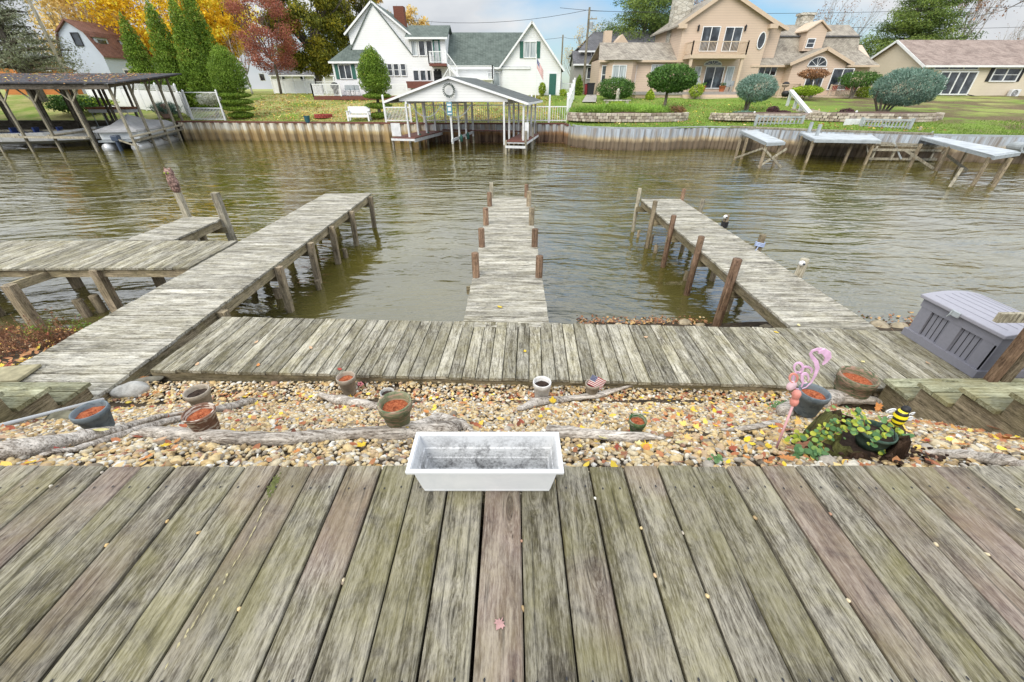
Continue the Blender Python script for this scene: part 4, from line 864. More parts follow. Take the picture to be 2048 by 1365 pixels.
for P_, rx_, rz_, a in ((bp(1782, 822, .01), .026, .016, .5), (bp(1781, 834, .01), .020, .012, -.1), (bp(1819, 838, -.01), .018, .020, 1.4), (bp(1824, 828, .0), .016, .010, .9)):
    MM = Matrix.Rotation(-a*.6, 3, 'Y'); w_ = MB(); w_.blob(P_, (rx_, .003, rz_), 14, j=0, M=MM); w = w_.build('wing', WHITE, t, smooth=True)
    MB().tube([P_+Vector((0, -.0035, 0))+MM @ Vector((rx_*.7*math.cos(q*.7), 0, rz_*.6*math.sin(q*.7))) for q in range(7)], .0012, 4).build('wing_outline', DARK, w)
MB().tube([BB-Vector((0, 0, .02)), c0], .002, 6).build('stake', DARK, t)
m = MB()
for dx in (-1, 1): m.tube([bp(1812, 816), bp(1812+dx*6, 806), bp(1812+dx*9, 802)], .001, 4)
m.build('antennae', DARK, t)
# ============================================================ leaves
MAP = [(0, -1), (.12, -.35), (.55, -.55), (.45, -.25), (1.0, -.05), (.72, .12), (.85, .5), (.42, .38), (.35, .62), (0, 1.1), (-.35, .62), (-.42, .38), (-.85, .5), (-.72, .12), (-1.0, -.05), (-.45, -.25), (-.55, -.55), (-.12, -.35)]
OVL = [(0, -1), (.35, -.6), (.55, -.1), (.5, .4), (.2, .85), (0, 1.05), (-.2, .85), (-.5, .4), (-.55, -.1), (-.35, -.6)]
def leafshape(m, c, s, shape, rz, tilt=(0, 0), curl=.25, rnd=None):
    M = Matrix.Rotation(tilt[0], 3, 'X') @ Matrix.Rotation(tilt[1], 3, 'Y') @ Matrix.Rotation(rz, 3, 'Z'); V = [Vector((0, 0, 0))]+[Vector((x_, y_, curl*(x_*x_+y_*y_)*.6)) for x_, y_ in shape]
    n_ = len(shape); m.add([M @ (v*s)+Vector(c) for v in V], [(0, 1+i, 1+(i+1) % n_) for i in range(n_)], rnd if rnd is not None else random.random())
LM = {k: flat('leaf_'+k, c_, .65, .22, 40) for k, c_ in dict(pink=(.36, .21, .20), yellow=(.62, .43, .03), paleyellow=(.62, .55, .25), orange=(.52, .21, .06), brown=(.28, .12, .06), red=(.32, .05, .035), tan=(.50, .33, .20)).items()}
def leaf(px, s, col, kind, label, Z=None, shape=MAP, grp=None, dz=.008, rz=None, tilt=None, curl=None):
    P = onZ(px[0], px[1], Z) if Z is not None else on_slope(*px)
    m = MB(); tl = tilt or ((random.uniform(-.15, .15), random.uniform(-.15, .15)) if Z is not None else (-.5+random.uniform(-.3, .3), random.uniform(-.35, .35)))
    m2 = MB(); leafshape(m, (0, 0, dz), s, shape, rz if rz is not None else random.random()*6.28, tl, curl if curl is not None else random.uniform(.1, .5)); o = m.build('fallen_leaf', LM[col]); o.location = P
    sol = o.modifiers.new('thick', 'SOLIDIFY'); sol.thickness = .0006
    return tag(o, label, 'leaf', grp)
leaf((1000, 1248), .019, 'pink', 0, 'pink maple leaf lying alone on the foreground deck', 0, rz=2.6, dz=.004, curl=.1)
leaf((330, 893), .040, 'yellow', 0, 'bright yellow maple leaf under the longest driftwood log')
leaf((303, 923), .022, 'yellow', 0, 'small yellow leaf near the deck edge at left', shape=OVL)
leaf((405, 792), .030, 'paleyellow', 0, 'pale yellow leaf stuck in the small tan pot', dz=.06, tilt=(.9, .2)); leaf((212, 873), .040, 'paleyellow', 0, 'folded yellow leaf on driftwood beside the blue-grey pot', shape=OVL, dz=.06)
leaf((238, 858), .045, 'tan', 0, 'tan curled leaf on driftwood right of the blue-grey pot', dz=.06); leaf((20, 895), .055, 'tan', 0, 'grey-tan maple leaf at the far left of the driftwood', dz=.08)
leaf((1105, 808), .045, 'yellow', 0, 'golden leaf standing against the white clay pot', dz=.04, tilt=(.6, .3)); leaf((1095, 820), .035, 'yellow', 0, 'golden leaf at the foot of the white clay pot'); leaf((1292, 893), .040, 'yellow', 0, 'yellow leaf below the small green glazed pot', tilt=(.2, 0)); leaf((1277, 890), .028, 'paleyellow', 0, 'pale leaf below the small green glazed pot')
leaf((817, 872), .030, 'yellow', 0, 'yellow leaf between the tall mossy pot and the planter', dz=.05, tilt=(1.1, 0)); leaf((1585, 905), .065, 'brown', 0, 'large curled brown leaf at the foot of the pink stake', dz=.03); leaf((1570, 920), .05, 'orange', 0, 'rusty curled leaf in front of the pink stake', dz=.02); leaf((1602, 900), .05, 'brown', 0, 'dark rusty leaf between the pink stake and the stump', dz=.04)
leaf((1742, 838), .045, 'orange', 0, 'orange brown leaf behind the stump vine', dz=.12, tilt=(.9, .1)); leaf((1655, 832), .045, 'brown', 0, 'brown leaf right of the blue-grey pot on the thick log', dz=.10, tilt=(.8, .2)); leaf((1985, 862), .05, 'brown', 0, 'brown oak leaf beside the right stairs', dz=.03); leaf((2010, 885), .055, 'orange', 0, 'rusty leaf pile top beside the right stairs', dz=.03); leaf((1545, 855), .035, 'yellow', 0, 'golden leaf left of the pink stake')
leaf((703, 805), .04, 'yellow', 0, 'yellow leaf on the brown rotten driftwood', dz=.06, tilt=(.9, 0)); leaf((290, 758), .05, 'orange', 0, 'orange leaf tucked under the walkway corner', dz=.02)
for px, c_, lab in (((1000, 616), 'yellow', 'yellow leaf on the middle dock'),): leaf(px, .05, c_, 0, lab, WK, shape=OVL, rz=.8, dz=.012)
for px, c_, lab in (((1050, 704), 'yellow', 'tiny yellow leaf at the centre of the walkway'), ((680, 740), 'red', 'red leaf on the walkway near the tan pot'), ((517, 732), 'orange', 'orange leaf at the front edge of the walkway'), ((395, 730), 'tan', 'pinkish leaf at the left end of the walkway'), ((513, 686), 'tan', 'pale leaf mid walkway at left'), ((622, 697), 'tan', 'small pink-tan leaf on the walkway'), ((1725, 725), 'paleyellow', 'pale yellow leaf on the walkway behind the largest mossy pot'), ((1552, 666), 'yellow', 'yellow leaf where the right dock meets the walkway'), ((1855, 728), 'tan', 'tan leaf in front of the storage box'), ((1291, 676), 'tan', 'tan leaf on the walkway left of the right dock'), ((1597, 652), 'paleyellow', 'pale yellow leaf at the near end of the right dock')): leaf(px, .032, c_, 0, lab, WK, shape=OVL, dz=.01)
# countable loose leaves on the gravel
for k in range(150):
    x_, y_ = random.uniform(40, 2010), random.uniform(775, 928)
    if 800 < x_ < 1135 and y_ > 845: continue
    if x_ < 260 and y_ < 830: continue
    if x_ > 1600 and y_ < 870: continue
    c_ = random.choice(['yellow', 'orange', 'tan', 'brown', 'red', 'paleyellow', 'tan', 'orange']); side = 'left of' if x_ < 800 else ('behind' if x_ < 1135 else 'right of')
    nm = {'paleyellow': 'pale yellow'}.get(c_, c_)
    leaf((x_, y_), random.uniform(.02, .042), c_, 0, 'small loose %s leaf on the gravel %s the planter' % (nm, side), shape=random.choice([MAP, OVL]), grp='%s leaves on the gravel %s the planter' % (nm, side))
def litter(name, pts, s, label, mat=L_FALL, tilt=.5):
    m = MB()
    for p in pts: leafshape(m, p, s*random.uniform(.6, 1.3), random.choice([MAP, OVL, OVL]), random.random()*6.28, (random.uniform(-tilt, tilt), random.uniform(-tilt, tilt)), random.uniform(0, .7))
    return tag(m.build(name, mat), label, 'leaves', kind='stuff')
pts = []
for k in range(420):
    x_ = random.uniform(-4.1, 3.7); y_ = 3.30+.0*x_-abs(random.gauss(0, .10)); pts.append((x_, y_-.04*(x_+4)/8, bankZ(x_, y_)+.02))
for k in range(120): x_ = random.gauss(3.55, .12); y_ = random.uniform(1.3, 2.6); pts.append((x_, y_, bankZ(x_, y_)+.03))
for k in range(60): x_ = random.gauss(-3.9, .12); y_ = random.uniform(1.4, 3.1); pts.append((x_, y_, bankZ(x_, y_)+.03))
for k in range(480):
    y_ = random.uniform(1.25, 3.1); x_ = random.uniform(-1.6-.75*y_, 1.5+.75*y_) if k % 3 else random.uniform(1.3, 3.6); x_ = min(x_, 3.6)
    pts.append((x_, y_, bankZ(x_, y_)+.032))
litter('leaf_litter', pts, .028, 'small brown, rust and yellow fallen leaves strewn over the gravel')
pts = []
for k in range(900):
    x_ = random.choice([random.uniform(.6, 3.6), random.uniform(.6, 3.6), random.uniform(4.8, 8), random.uniform(-4.1, -.7)]); y_ = (6.28 if x_ > 1.2 else 5.5)+random.gauss(0, .10 if x_ < 4.8 else .22); pts.append((x_, y_, max(bankZ(x_, y_)+.03, WZL+.012)))
litter('shore_litter', pts, .03, 'brown, orange and tan leaves floating along the near waterline', leafmat('wet_leaves', [(0, (.06, .03, .02)), (.4, (.20, .09, .04)), (.7, (.30, .16, .08)), (.9, (.42, .27, .10)), (1, (.40, .33, .22))], .1))
pts = []
for k in range(1300):
    x_ = random.uniform(-9.5, -5.6); y_ = random.uniform(3.3, 6.1); pts.append((x_, y_, max(bankZ(x_, y_)+.03, WZL+.01)))
litter('weedy_bank_litter', pts, .04, 'brown leaves covering the weedy bank left of the longest dock')
# dried weeds at the left bank: separate clumps
for k, (px, h_, c_, lab) in enumerate([((40, 735), .5, L_BRN, 'reddish dried weed clump nearest the flat slab'), ((90, 700), .5, L_BRN, 'brown seeded weed clump in the middle of the left bank'), ((130, 690), .45, L_BRN, 'tangled brown weed clump against the longest dock'), ((15, 690), .45, L_BRN, 'dried weed clump at the left frame edge'), ((75, 668), .4, L_GRA, 'yellow-green weed clump at the left waterline'), ((165, 655), .35, L_GRA, 'lime grassy tuft beside the piling stubs'), ((120, 650), .7, L_BRN, 'tall thin dried stalk weed at the left waterline'), ((205, 640), .3, L_GRA, 'small yellow tuft behind the piling stub')]):
    P = onZ(px[0], px[1], -1.95); P.z = bankZ(P.x, P.y); t = thing('weed_clump', P, lab, 'weed'); s_ = MB(); nl_ = []
    for j in range(34 if k != 6 else 8):
        d = Vector((random.gauss(0, .35), random.gauss(0, .3), 1)).normalized(); hh = h_*random.uniform(.4, 1); b0 = P+Vector((random.gauss(0, .10), random.gauss(0, .08), 0)); e_ = b0+d*hh; s_.tube([b0, b0.lerp(e_, .5)+Vector((0, 0, .02)), e_], [.004, .003, .0015], 4)
        for u in range(9): q = b0.lerp(e_, random.uniform(.3, 1)); nl_.append((q.x, q.y, q.z, .02, .02, .02))
    s_.build('stems', flat('dry_stem', (.20, .10, .06), .8, .3, 20), t); leafcloud('leaves', nl_, len(nl_)*2, .012, c_, t, shell=.3)
# ============================================================ sheet-pile seawalls
def wallmat(name, top, mid, low, streak):
    n = NT(name); p = n.pos(); s = n.sep(p); h = n.math('ADD', n.math('DIVIDE', n.math('ADD', s[2], 2.25), 1.4), n.math('MULTIPLY', n.math('SUBTRACT', n.noise(n.map(p, (1, 1, .35)), 1.6, 5, .7), .5), .28))
    c = n.ramp(h, [(.0, tuple(x*.5 for x in low)), (.12, low), (.34, low), (.50, mid), (.64, top), (1, top)])
    st = n.ramp(n.noise(n.map(p, (2.5, 2.5, .18)), 1.5, 5, .7), [(.42, 0), (.6, .75)]); c = n.mix(st, c, streak); return n.done(c, .8, .2)
WM_L = wallmat('stained_white_seawall', (.66, .64, .56), (.52, .42, .24), (.26, .20, .12), (.36, .24, .10))
WM_R = wallmat('blue_grey_seawall', (.42, .47, .53), (.52, .42, .27), (.15, .115, .08), (.20, .155, .11))
WM_M = wallmat('rusty_seawall', (.55, .58, .60), (.40, .22, .10), (.13, .08, .055), (.34, .23, .14))
def sheetpile(name, pts, zt, mat, per, dep, label, cap=None, capw=.5):
    t = thing(name, (pts[0][0], pts[0][1], WZL), label, 'seawall'); P = []; 
    for (a, b), (c, d) in zip(pts, pts[1:]):
        l = math.hypot(c-a, d-b); n_ = max(1, round(l/per)); ux, uy = (c-a)/l, (d-b)/l; nx, ny = uy, -ux; st = l/n_
        for k in range(n_):
            for u, o in ((0, 0), (.12, 0), (.30, dep), (.62, dep), (.80, 0)): P.append((a+ux*st*(k+u)+nx*o, b+uy*st*(k+u)+ny*o))
    P.append(pts[-1]); V = []
    for x, y in P: V += [(x, y, -3.2), (x, y, zt)]
    m = MB(); m.add(V, [(2*i, 2*i+2, 2*i+3, 2*i+1) for i in range(len(P)-1)]); m.build('sheet_piles', mat, t)
    if cap:
        m = MB()
        for a, b in zip(pts, pts[1:]): m.bar((a[0], a[1]+.10, zt+.04), (b[0], b[1]+.10, zt+.04), capw, .10)
        m.build('cap', cap, t)
    return t
sheetpile('sheet_pile_seawall', [(-27.5, 37.1), (-9.4, 35.3), (-7.0, 35.3)], -.95, WM_L, .78, .28, 'rust streaked white sheet pile seawall with a red-brown cap below the left lawn', REDB)
sheetpile('sheet_pile_seawall', [(-7.0, 35.3), (4.25, 35.3), (4.30, 33.6)], -.98, WM_M, .6, .18, 'rusty seawall behind the white gabled boathouse', REDB, .4)
rw = [(4.32, 33.6), (4.6, 32.1), (5.6, 31.1), (7.0, 30.45), (8.6, 30.2), (10.6, 30.35), (12.0, 31.0), (13.8, 31.35), (15.2, 30.9), (16.4, 30.2), (19.6, 28), (24.5, 25.6), (31, 24.2), (45, 21)]
sheetpile('sheet_pile_seawall', rw, -.93, WM_R, .5, .12, 'curving blue-grey sheet pile seawall with a brown waterline below the right lawn', GREYP, .12)
m = MB(); m.box((-45, 37.6, -1.6), (35, .3, 1.5)); tag(m.build('timber_seawall', WD), 'dark timber seawall inside the left boathouse', 'seawall')
pts = []
for k in range(1500): x_ = random.uniform(-6, 7); pts.append((x_, (35.1 if x_ < 4.2 else shoreY(x_))-abs(random.gauss(0, .35))-.1, WZL+.015))
litter('floating_leaves', pts, .05, 'reddish fallen leaves floating along the far seawall', L_BRN, .1)
pts = []
for k in range(9000):
    x_ = random.uniform(-26, 4) if k % 7 else random.uniform(4, 26); y_ = shoreY(x_)+.8+abs(random.gauss(0, 6.5) if random.random() < .6 else random.uniform(0, 14)); pts.append((x_, min(y_, 52), yardZ(x_, min(y_, 52))+.04))
litter('lawn_leaves', pts, .07, 'yellow and tan leaves scattered over the far lawns')
# ============================================================ fences
def fence(p, q, h, label, ph=None, n_posts=4, gap=.11, name='picket_fence', mat=WHITE, grp='white fences', solid=False, z0=None, z1=None, cap=True, pw=.028):
    a = Vector((p[0], p[1], yardZ(*p)+.0 if z0 is None else z0)); b = Vector((q[0], q[1], yardZ(*q) if z1 is None else z1)); t = thing(name, a, label, 'fence', grp); ph = ph or h*1.15; d = b-a; l = d.length
    for i in range(n_posts):
        c = a.lerp(b, i/(n_posts-1)); m = MB(); m.box2((c.x-.06, c.y-.06, c.z-.1), (c.x+.06, c.y+.06, c.z+ph))
        if cap: m.add([(c.x-.075, c.y-.075, c.z+ph), (c.x+.075, c.y-.075, c.z+ph), (c.x+.075, c.y+.075, c.z+ph), (c.x-.075, c.y+.075, c.z+ph), (c.x, c.y, c.z+ph+.13)], [(3, 2, 1, 0), (0, 1, 4), (1, 2, 4), (2, 3, 4), (3, 0, 4)])
        m.build('post', mat, t)
    m = MB(); u = Vector((0, 0, 1)); m.bar(a+u*(h-.04), b+u*(h-.04), .05, .07); m.bar(a+u*.12, b+u*.12, .05, .07)
    if solid: m.bar(a+u*(h*.5), b+u*(h*.5), .03, h*.86)
    else:
        k = int(l/gap)
        for i in range(1, k): c = a+d*(i/k); m.box((c.x, c.y, c.z+h*.5), (pw, pw, h-.1), rz=math.atan2(d.y, d.x))
    m.build('pickets', mat, t); return t
def lattice(par, a, b, z0, z1, mat=WHITE, st=.12, name='lattice'):
    m = MB(); a = Vector(a); b = Vector(b); d = b-a; l = d.length; h = z1-z0; k = -int(h/st)
    while k*st < l:
        u0, u1 = k*st, k*st+h; s0 = max(0, -u0); 
        e = min(h, l-u0)
        if e > s0:
            m.bar(a+d*((u0+s0)/l)+Vector((0, 0, z0+s0)), a+d*((u0+e)/l)+Vector((0, 0, z0+e)), .02, .02); m.bar(a+d*((u0+s0)/l)+Vector((0, 0.01, z1-s0)), a+d*((u0+e)/l)+Vector((0, .01, z1-e)), .02, .02)
        k += 1
    return m.build(name, mat, par)
# fence next to the white boathouse
CZ = -.86
fence((-9.9, 35.5), (-7.9, 35.45), 1.05, 'short white picket fence on the seawall left of the white boathouse', 1.75, 2, z0=CZ, z1=CZ)
fence((-6.9, 35.5), (1.5, 35.5), 1.2, 'long white picket fence on the seawall behind the white boathouse', 1.3, 6, z0=CZ, z1=CZ, gap=.16)
fence((1.5, 35.52), (4.3, 35.52), 1.1, 'white picket fence section with tall pointed posts right of the white boathouse', 1.75, 3, z0=CZ, z1=CZ, gap=.18)
fence((4.3, 35.7), (6.1, 46), 1.15, 'white picket fence running back along the right side of the white house lawn', 1.7, 5, gap=.18)
fence((5.35, 51), (6.6, 51), 1.1, 'short white picket fence at the right corner of the white house', 1.3, 2)
g_ = fence((-26.6, 37.7), (-23.6, 37.25), .95, 'white gate-like railing panel at the left end of the seawall', 2.1, 2, z0=-.88, z1=-.88, gap=.13); m = MB(); m.bar((-26.6, 37.7, 1.12), (-23.6, 37.25, 1.12), .06, .06); m.build('top_rail', WHITE, g_)
fence((-28.9, 40.3), (-26.8, 37.9), 1.8, 'white privacy fence angled behind the railing panel', 1.9, 3, solid=True, z0=-.8, z1=-.88)
pf = fence((-40, 44), (-29, 40.4), 1.75, 'tall solid white privacy fence topped with lattice beyond the left boathouse', 2.15, 6, solid=True, z0=-.1, z1=-.5); lattice(pf, (-40, 43.9, -.1+1.77), (-29, 40.3, -.5+1.77), 0, .32)
fence((-29.5, 58), (-23.5, 56.5), 1.5, 'white lattice fence at the back of the left lawn', 1.8, 5, solid=True, cap=False)
fence((-23.5, 56.5), (-17.5, 52.5), 1.3, 'white picket fence at the back of the lawn beside the red tree', 1.6, 5, gap=.16)
# ============================================================ left boathouse
bo = Vector((-27, 30, WZL)); t = thing('covered_boathouse', bo, 'old open boathouse with a flat leaf-covered dark roof on many grey posts', 'boathouse')
RF = NT('tar_roof'); p = RF.pos(); q = RF.voro(p, 3.2); sp_ = RF.ramp(q, [(.16, 1), (.20, 0)]); RF = RF.done(RF.mix(RF.math('MULTIPLY', sp_, RF.ramp(RF.noise(p, .5, 3), [(.4, .2), (.6, 1)])), RF.ramp(RF.noise(p, 3, 5), [(.3, (.035, .035, .04)), (.7, (.075, .075, .085))]), (.50, .30, .15)), .9, .2)
zf_ = onY(200, 168, 29.4).z; zb_ = onY(300, 149, 37.6).z
rx = lambda y: -25.2+(-27.2+25.2)*(y-29.4)/8.2
m = MB(); m.prism([(-60, 29.2, zf_), (-24.6, 29.2, zf_), (-26.2, 37.8, zb_), (-60, 37.8, zb_)], (0, 0, .07)); m.build('roof', RF, t)
m = MB(); m.bar((-60, 29.35, zf_-.16), (-25.2, 29.35, zf_-.16), .06, .28); m.bar((-25.2, 29.3, zf_-.12), (-27.1, 37.6, zb_-.12), .06, .2); m.bar((-60, 33.5, (zf_+zb_)/2-.2), (-26.4, 33.5, (zf_+zb_)/2-.2), .06, .22); m.bar((-60, 37.4, zb_-.16), (-27, 37.4, zb_-.16), .06, .22)
for k in range(26): xx = -59+k*1.3; m.bar((xx, 29.3, zf_-.06), (xx, 37.6, zb_-.06), .04, .10)
m.build('roof_frame', WD, t)
def roofz(y): return zf_+(zb_-zf_)*(y-29.2)/8.6
cols = [(-25.5, 29.7), (-26.1, 32.0), (-26.6, 34.2), (-27.0, 36.0), (-27.3, 37.4)]
for x_ in (-28.3, -30.6, -32.6, -34.6, -36.4, -38.4, -40.5, -43): cols += [(x_+random.uniform(-.2, .2), 29.7)]
for x_ in (-30.8, -33.4, -36, -38.6, -41.5): cols += [(x_, 32.6), (x_-.2, 35.1), (x_-.1, 37.4), (x_+1.2, 33.8)]
for x_, y_ in cols:
    mm = MB(); mm.bar((x_, y_, -3.1), (x_+random.uniform(-.05, .05), y_, roofz(y_)-.05), .13, .13, up=(0, 1, 0)); mm.build('post', WZG if y_ < 30 or x_ > -27.5 else WD, t)
for x_, y_ in cols[5:12]:
    for s_ in (-1, 1): MB().bar((x_, y_, zf_-1.0), (x_+s_*.75, y_, zf_-.25), .07, .07).build('brace', WZG, t)
for x_, y_ in cols[:4]: MB().bar((x_, y_, roofz(y_)-.9), (x_-.15, y_+.7, roofz(y_+.7)-.2), .07, .07).build('brace', WZG, t)
m = MB()
m.bar((-25.4, 29.6, -1.35), (-27.3, 37.6, -1.1), .30, .07); m.bar((-25.4, 29.6, -1.6), (-27.2, 37.4, -1.4), .06, .14); m.bar((-33, 29.6, -1.35), (-28.3, 29.6, -1.4), .5, .1)
m.bar((-45, 31.6, -1.2), (-30.6, 33.0, -1.2), .7, .1); m.bar((-50, 29.7, -1.2), (-33, 29.7, -1.3), .06, .2); m.bar((-31, 29.8, -1.3), (-31.6, 37.2, -1.2), .5, .1)
for y_ in (30, 32, 34, 36): m.bar((-25.6-.24*(y_-30), y_, -2.0), (-27.2-.24*(y_-30), y_, -1.4), .06, .1)
m.build('catwalk', WZG, t)
pts = []
for k in range(1500): x_ = random.uniform(-58, -25.3); y_ = random.uniform(29.3, 37.6)-.0; pts.append((x_ if x_ < -27.2 or y_ < 33 else x_-1.5, y_, zf_+(zb_-zf_)*(y_-29.2)/8.6+.085+.02))
litter('roof_leaves', pts, .085, 'tan fallen leaves scattered over the flat boathouse roof', L_FALL, .2)
# covered pontoon boat
PT = flat('pontoon_aluminium', (.60, .61, .62), .35, .15, 6, .5, .3); TAR = flat('boat_cover', (.42, .42, .43), .8, .18, 3); BW = flat('boat_panel', (.68, .70, .71), .4, .08)
def boatT(x0, y0, x1, y1):
    a = math.atan2(-(x1-x0), (y1-y0)); return Matrix.Translation((x0, y0, 0)) @ Matrix.Rotation(a, 4, 'Z')
t = thing('pontoon_boat', (-28, 33, WZL), 'grey covered pontoon boat moored under the left boathouse', 'boat'); T = boatT(-27.0, 30.2, -28.9, 37.0); Lb = 7.0
for sx in (-.85, .85):
    m = MB(T); m.tube([(sx, 0, -2.1), (sx, .3, -2.1), (sx, Lb-.8, -2.1), (sx, Lb-.2, -2.0), (sx, Lb, -1.9)], [.28, .33, .33, .22, .03], 14); m.build('pontoon', PT, t, smooth=True)
m = MB(T); m.box2((-1.2, .1, -1.74), (1.2, Lb-.2, -1.62)); m.build('platform', GREYP, t)
m = MB(T); m.box2((-1.15, .5, -1.62), (1.15, Lb-.5, -1.0)); m.build('side_panels', BW, t, bev=.05)
m = MB(T); m.add([(-1.22, .2, -1.02), (1.22, .2, -1.02), (1.22, Lb-.4, -1.02), (-1.22, Lb-.4, -1.02), (-.5, 1.0, -.75), (.5, 1.0, -.75), (0, 2.6, -.18), (.4, 4.6, -.62), (-.4, 4.6, -.62), (.9, Lb-1, -.74), (-.9, Lb-1, -.74)],
    [(0, 1, 5, 4), (4, 5, 6), (1, 2, 9, 7, 6, 5), (0, 4, 6, 8, 10, 3), (6, 7, 8), (7, 9, 10, 8), (2, 3, 10, 9)]); 
m.box2((-1.23, .15, -1.14), (1.23, Lb-.35, -1.02)); m.build('cover', TAR, t)
m = MB(T); m.box2((-.2, -.35, -1.65), (.2, .15, -1.3)); m.box2((-.07, -.3, -2.3), (.07, .0, -1.6)); m.build('outboard_motor', flat('motor_cowl', (.06, .08, .12), .3), t, bev=.05)
# open fishing boat behind
t = thing('fishing_boat', (-33, 33, WZL), 'open aluminium fishing boat with blue seats at the back of the left boathouse', 'boat'); T = boatT(-36.8, 31.4, -30.6, 33.2)
m = MB(T); sec = []
for y_, w_, z_ in ((0, .85, .0), (1.5, .95, 0), (3.5, .95, .02), (5.0, .6, .12), (6.2, .05, .25)):
    sec += [(-w_, y_, -1.25+z_), (-w_*.9, y_, -1.75), (0, y_, -2.0+z_), (w_*.9, y_, -1.75), (w_, y_, -1.25+z_)]
m.add(sec, [(i*5+j, i*5+j+1, (i+1)*5+j+1, (i+1)*5+j) for i in range(4) for j in range(4)]+[(0, 1, 2, 3, 4)]); o = m.build('hull', PT, t, smooth=False); sol = o.modifiers.new('s', 'SOLIDIFY'); sol.thickness = .04
for y_ in (1.3, 2.6, 4.0):
    m = MB(T); m.box2((-.6, y_, -1.45), (.6, y_+.5, -1.25)); m.box2((-.3, y_, -1.25), (.3, y_+.12, -.95)); m.build('seat', flat('blue_seat', (.03, .06, .22), .5), t, bev=.03)
m = MB(T); m.box2((-.25, -.4, -1.6), (.25, .1, -.9)); m.build('outboard_motor', BW, t, bev=.08)
# canopy boat
t = thing('canopy_boat', (-31, 36, WZL), 'small boat with a rust topped white canopy at the rear of the left boathouse', 'boat'); m = MB(); m.box2((-33.2, 35.6, .02), (-30.0, 36.9, .16)); m.build('canopy_top', flat('rust_leaves', (.28, .13, .07), .9, .4, 8), t, bev=.03)
m = MB(); m.box2((-33.1, 35.65, -.22), (-30.1, 36.85, .015)); m.build('canopy_side', BW, t, bev=.04)
m = MB(); m.box2((-33.3, 35.5, -1.9), (-29.9, 37.0, -1.2)); m.build('hull', GREYP, t, bev=.1)
for x_ in (-33, -30.2):
    for y_ in (35.8, 36.7): MB().bar((x_, y_, -1.3), (x_, y_, -.1), .04, .04).build('strut', GREYP, t)
# ============================================================ white boathouse
RT = Matrix.Translation((-6.98, 30.1, 0)) @ Matrix.Rotation(R(-11.5), 4, 'Z')
t = thing('white_boathouse', (-6.98, 30.1, WZL), 'white open boathouse with a low gabled roof, wreath and plank walkways over the canal', 'boathouse')
ZE, ZA, D_ = .80, 1.93, 5.9
def bh(): return MB(RT)
m = bh(); m.prism([(-.4, 0, ZE-.12), (6.85, 0, ZE-.12), (6.85, 0, ZE+.08), (3.15, 0, ZA-.06), (-.4, 0, ZE+.12)], (0, .12, 0)); m.build('gable', WSID, t)
m = bh(); m.prism([(-1.45, -.2, ZE-.22), (3.15, -.2, ZA), (3.15, -.2, ZA+.09), (-1.45, -.2, ZE-.13)], (0, D_+.4, 0)); m.prism([(3.15, -.2, ZA), (8.2, -.2, ZE-.25), (8.2, -.2, ZE-.16), (3.15, -.2, ZA+.09)], (0, D_+.4, 0)); m.build('roof', SHBH, t)
m = bh()
for a, b in (((-1.46, -.22, ZE-.20), (3.15, -.22, ZA+.03)), ((3.15, -.22, ZA+.03), (8.2, -.22, ZE-.23))): m.bar(a, b, .05, .12)
m.bar((8.2, -.2, ZE-.22), (8.2, D_+.2, ZE-.22), .05, .12); m.bar((-1.45, -.2, ZE-.2), (-1.45, D_+.2, ZE-.2), .05, .12)
for x_ in (.05, 3.05, 6.6): m.bar((x_, 0, ZE-.2), (x_, D_, ZE-.2), .12, .16)
m.bar((0, D_, ZE-.2), (7.8, D_, ZE-.2), .1, .18)
m.build('fascia', WHITE, t)
for x_ in (0, 3.05, 6.6, 7.85):
    for y_ in (.06, 1.6, 3.2, 5.0):
        if x_ == 7.85 and y_ < 1: zt_ = ZE-.3
        else: zt_ = ZE-.25+(.2 if x_ == 3.05 else 0)
        mm = bh(); mm.box2((x_-.055, y_-.055, -1.75), (x_+.055, y_+.055, zt_), mi=0); mm.box2((x_-.057, y_-.057, -3.1), (x_+.057, y_+.057, -1.75), mi=1); mm.build('post', [WHITED, WZG], t)
ZD = -1.42
m = bh(); 
for k in range(36): m.boardx(-.35+k*.15, -.21+k*.15, -1.15, .55, ZD, .05)
for k in range(37): m.boardx(-.45+k*.15, -.31+k*.15, 6.75, 8.15, ZD-.05, .05)
for k in range(50): m.board(.55+k*.125, .665+k*.125, 4.9, 5.5, ZD+.1, .05)
m.build('walkway_boards', REDB, t)
m = bh()
for x0_, x1_ in ((-1.15, .55), (6.75, 8.15)):
    for x_ in (x0_+.03, x1_-.03): m.bar((x_, -.35, ZD-.16), (x_, 5, ZD-.16), .05, .2)
    m.bar((x0_, -.38, ZD-.12), (x1_, -.38, ZD-.12), .05, .13)
m.bar((3.05, -.1, -1.55), (3.05, 4.9, -1.45), .08, .16); m.bar((6.8, -.5, ZD-.38), (8.1, -.5, ZD-.38), .06, .14)
m.build('beams', WHITED, t)
m = bh()
for x_, y_ in ((8.1, -.4), (6.8, -.4), (-1.1, -.3), (-1.1, 2.4), (8.1, 2.4)): m.box2((x_-.06, y_-.06, -3.1), (x_+.06, y_+.06, ZD+(.0 if x_ < 7 else .55)))
for k in range(5): m.box2((7.85+.1*k-.2, .6+.8*k-.05, ZD), (7.95+.1*k-.2, .7+.8*k, ZD+.75))
m.build('dock_posts', WZG, t)
for x_ in (.45, 1.3): pass
for x_, y_ in ((.15, 1.5), (.15, 3.1), (3.2, 1.5), (3.2, 3.1)):
    m = bh(); m.lathe([(0, -.32), (.1, -.28), (.12, 0), (.06, .14), (0, .16)], (x_, y_, ZD-.05), 10); m.build('bumper', GREEN, t, smooth=True)
m = bh()
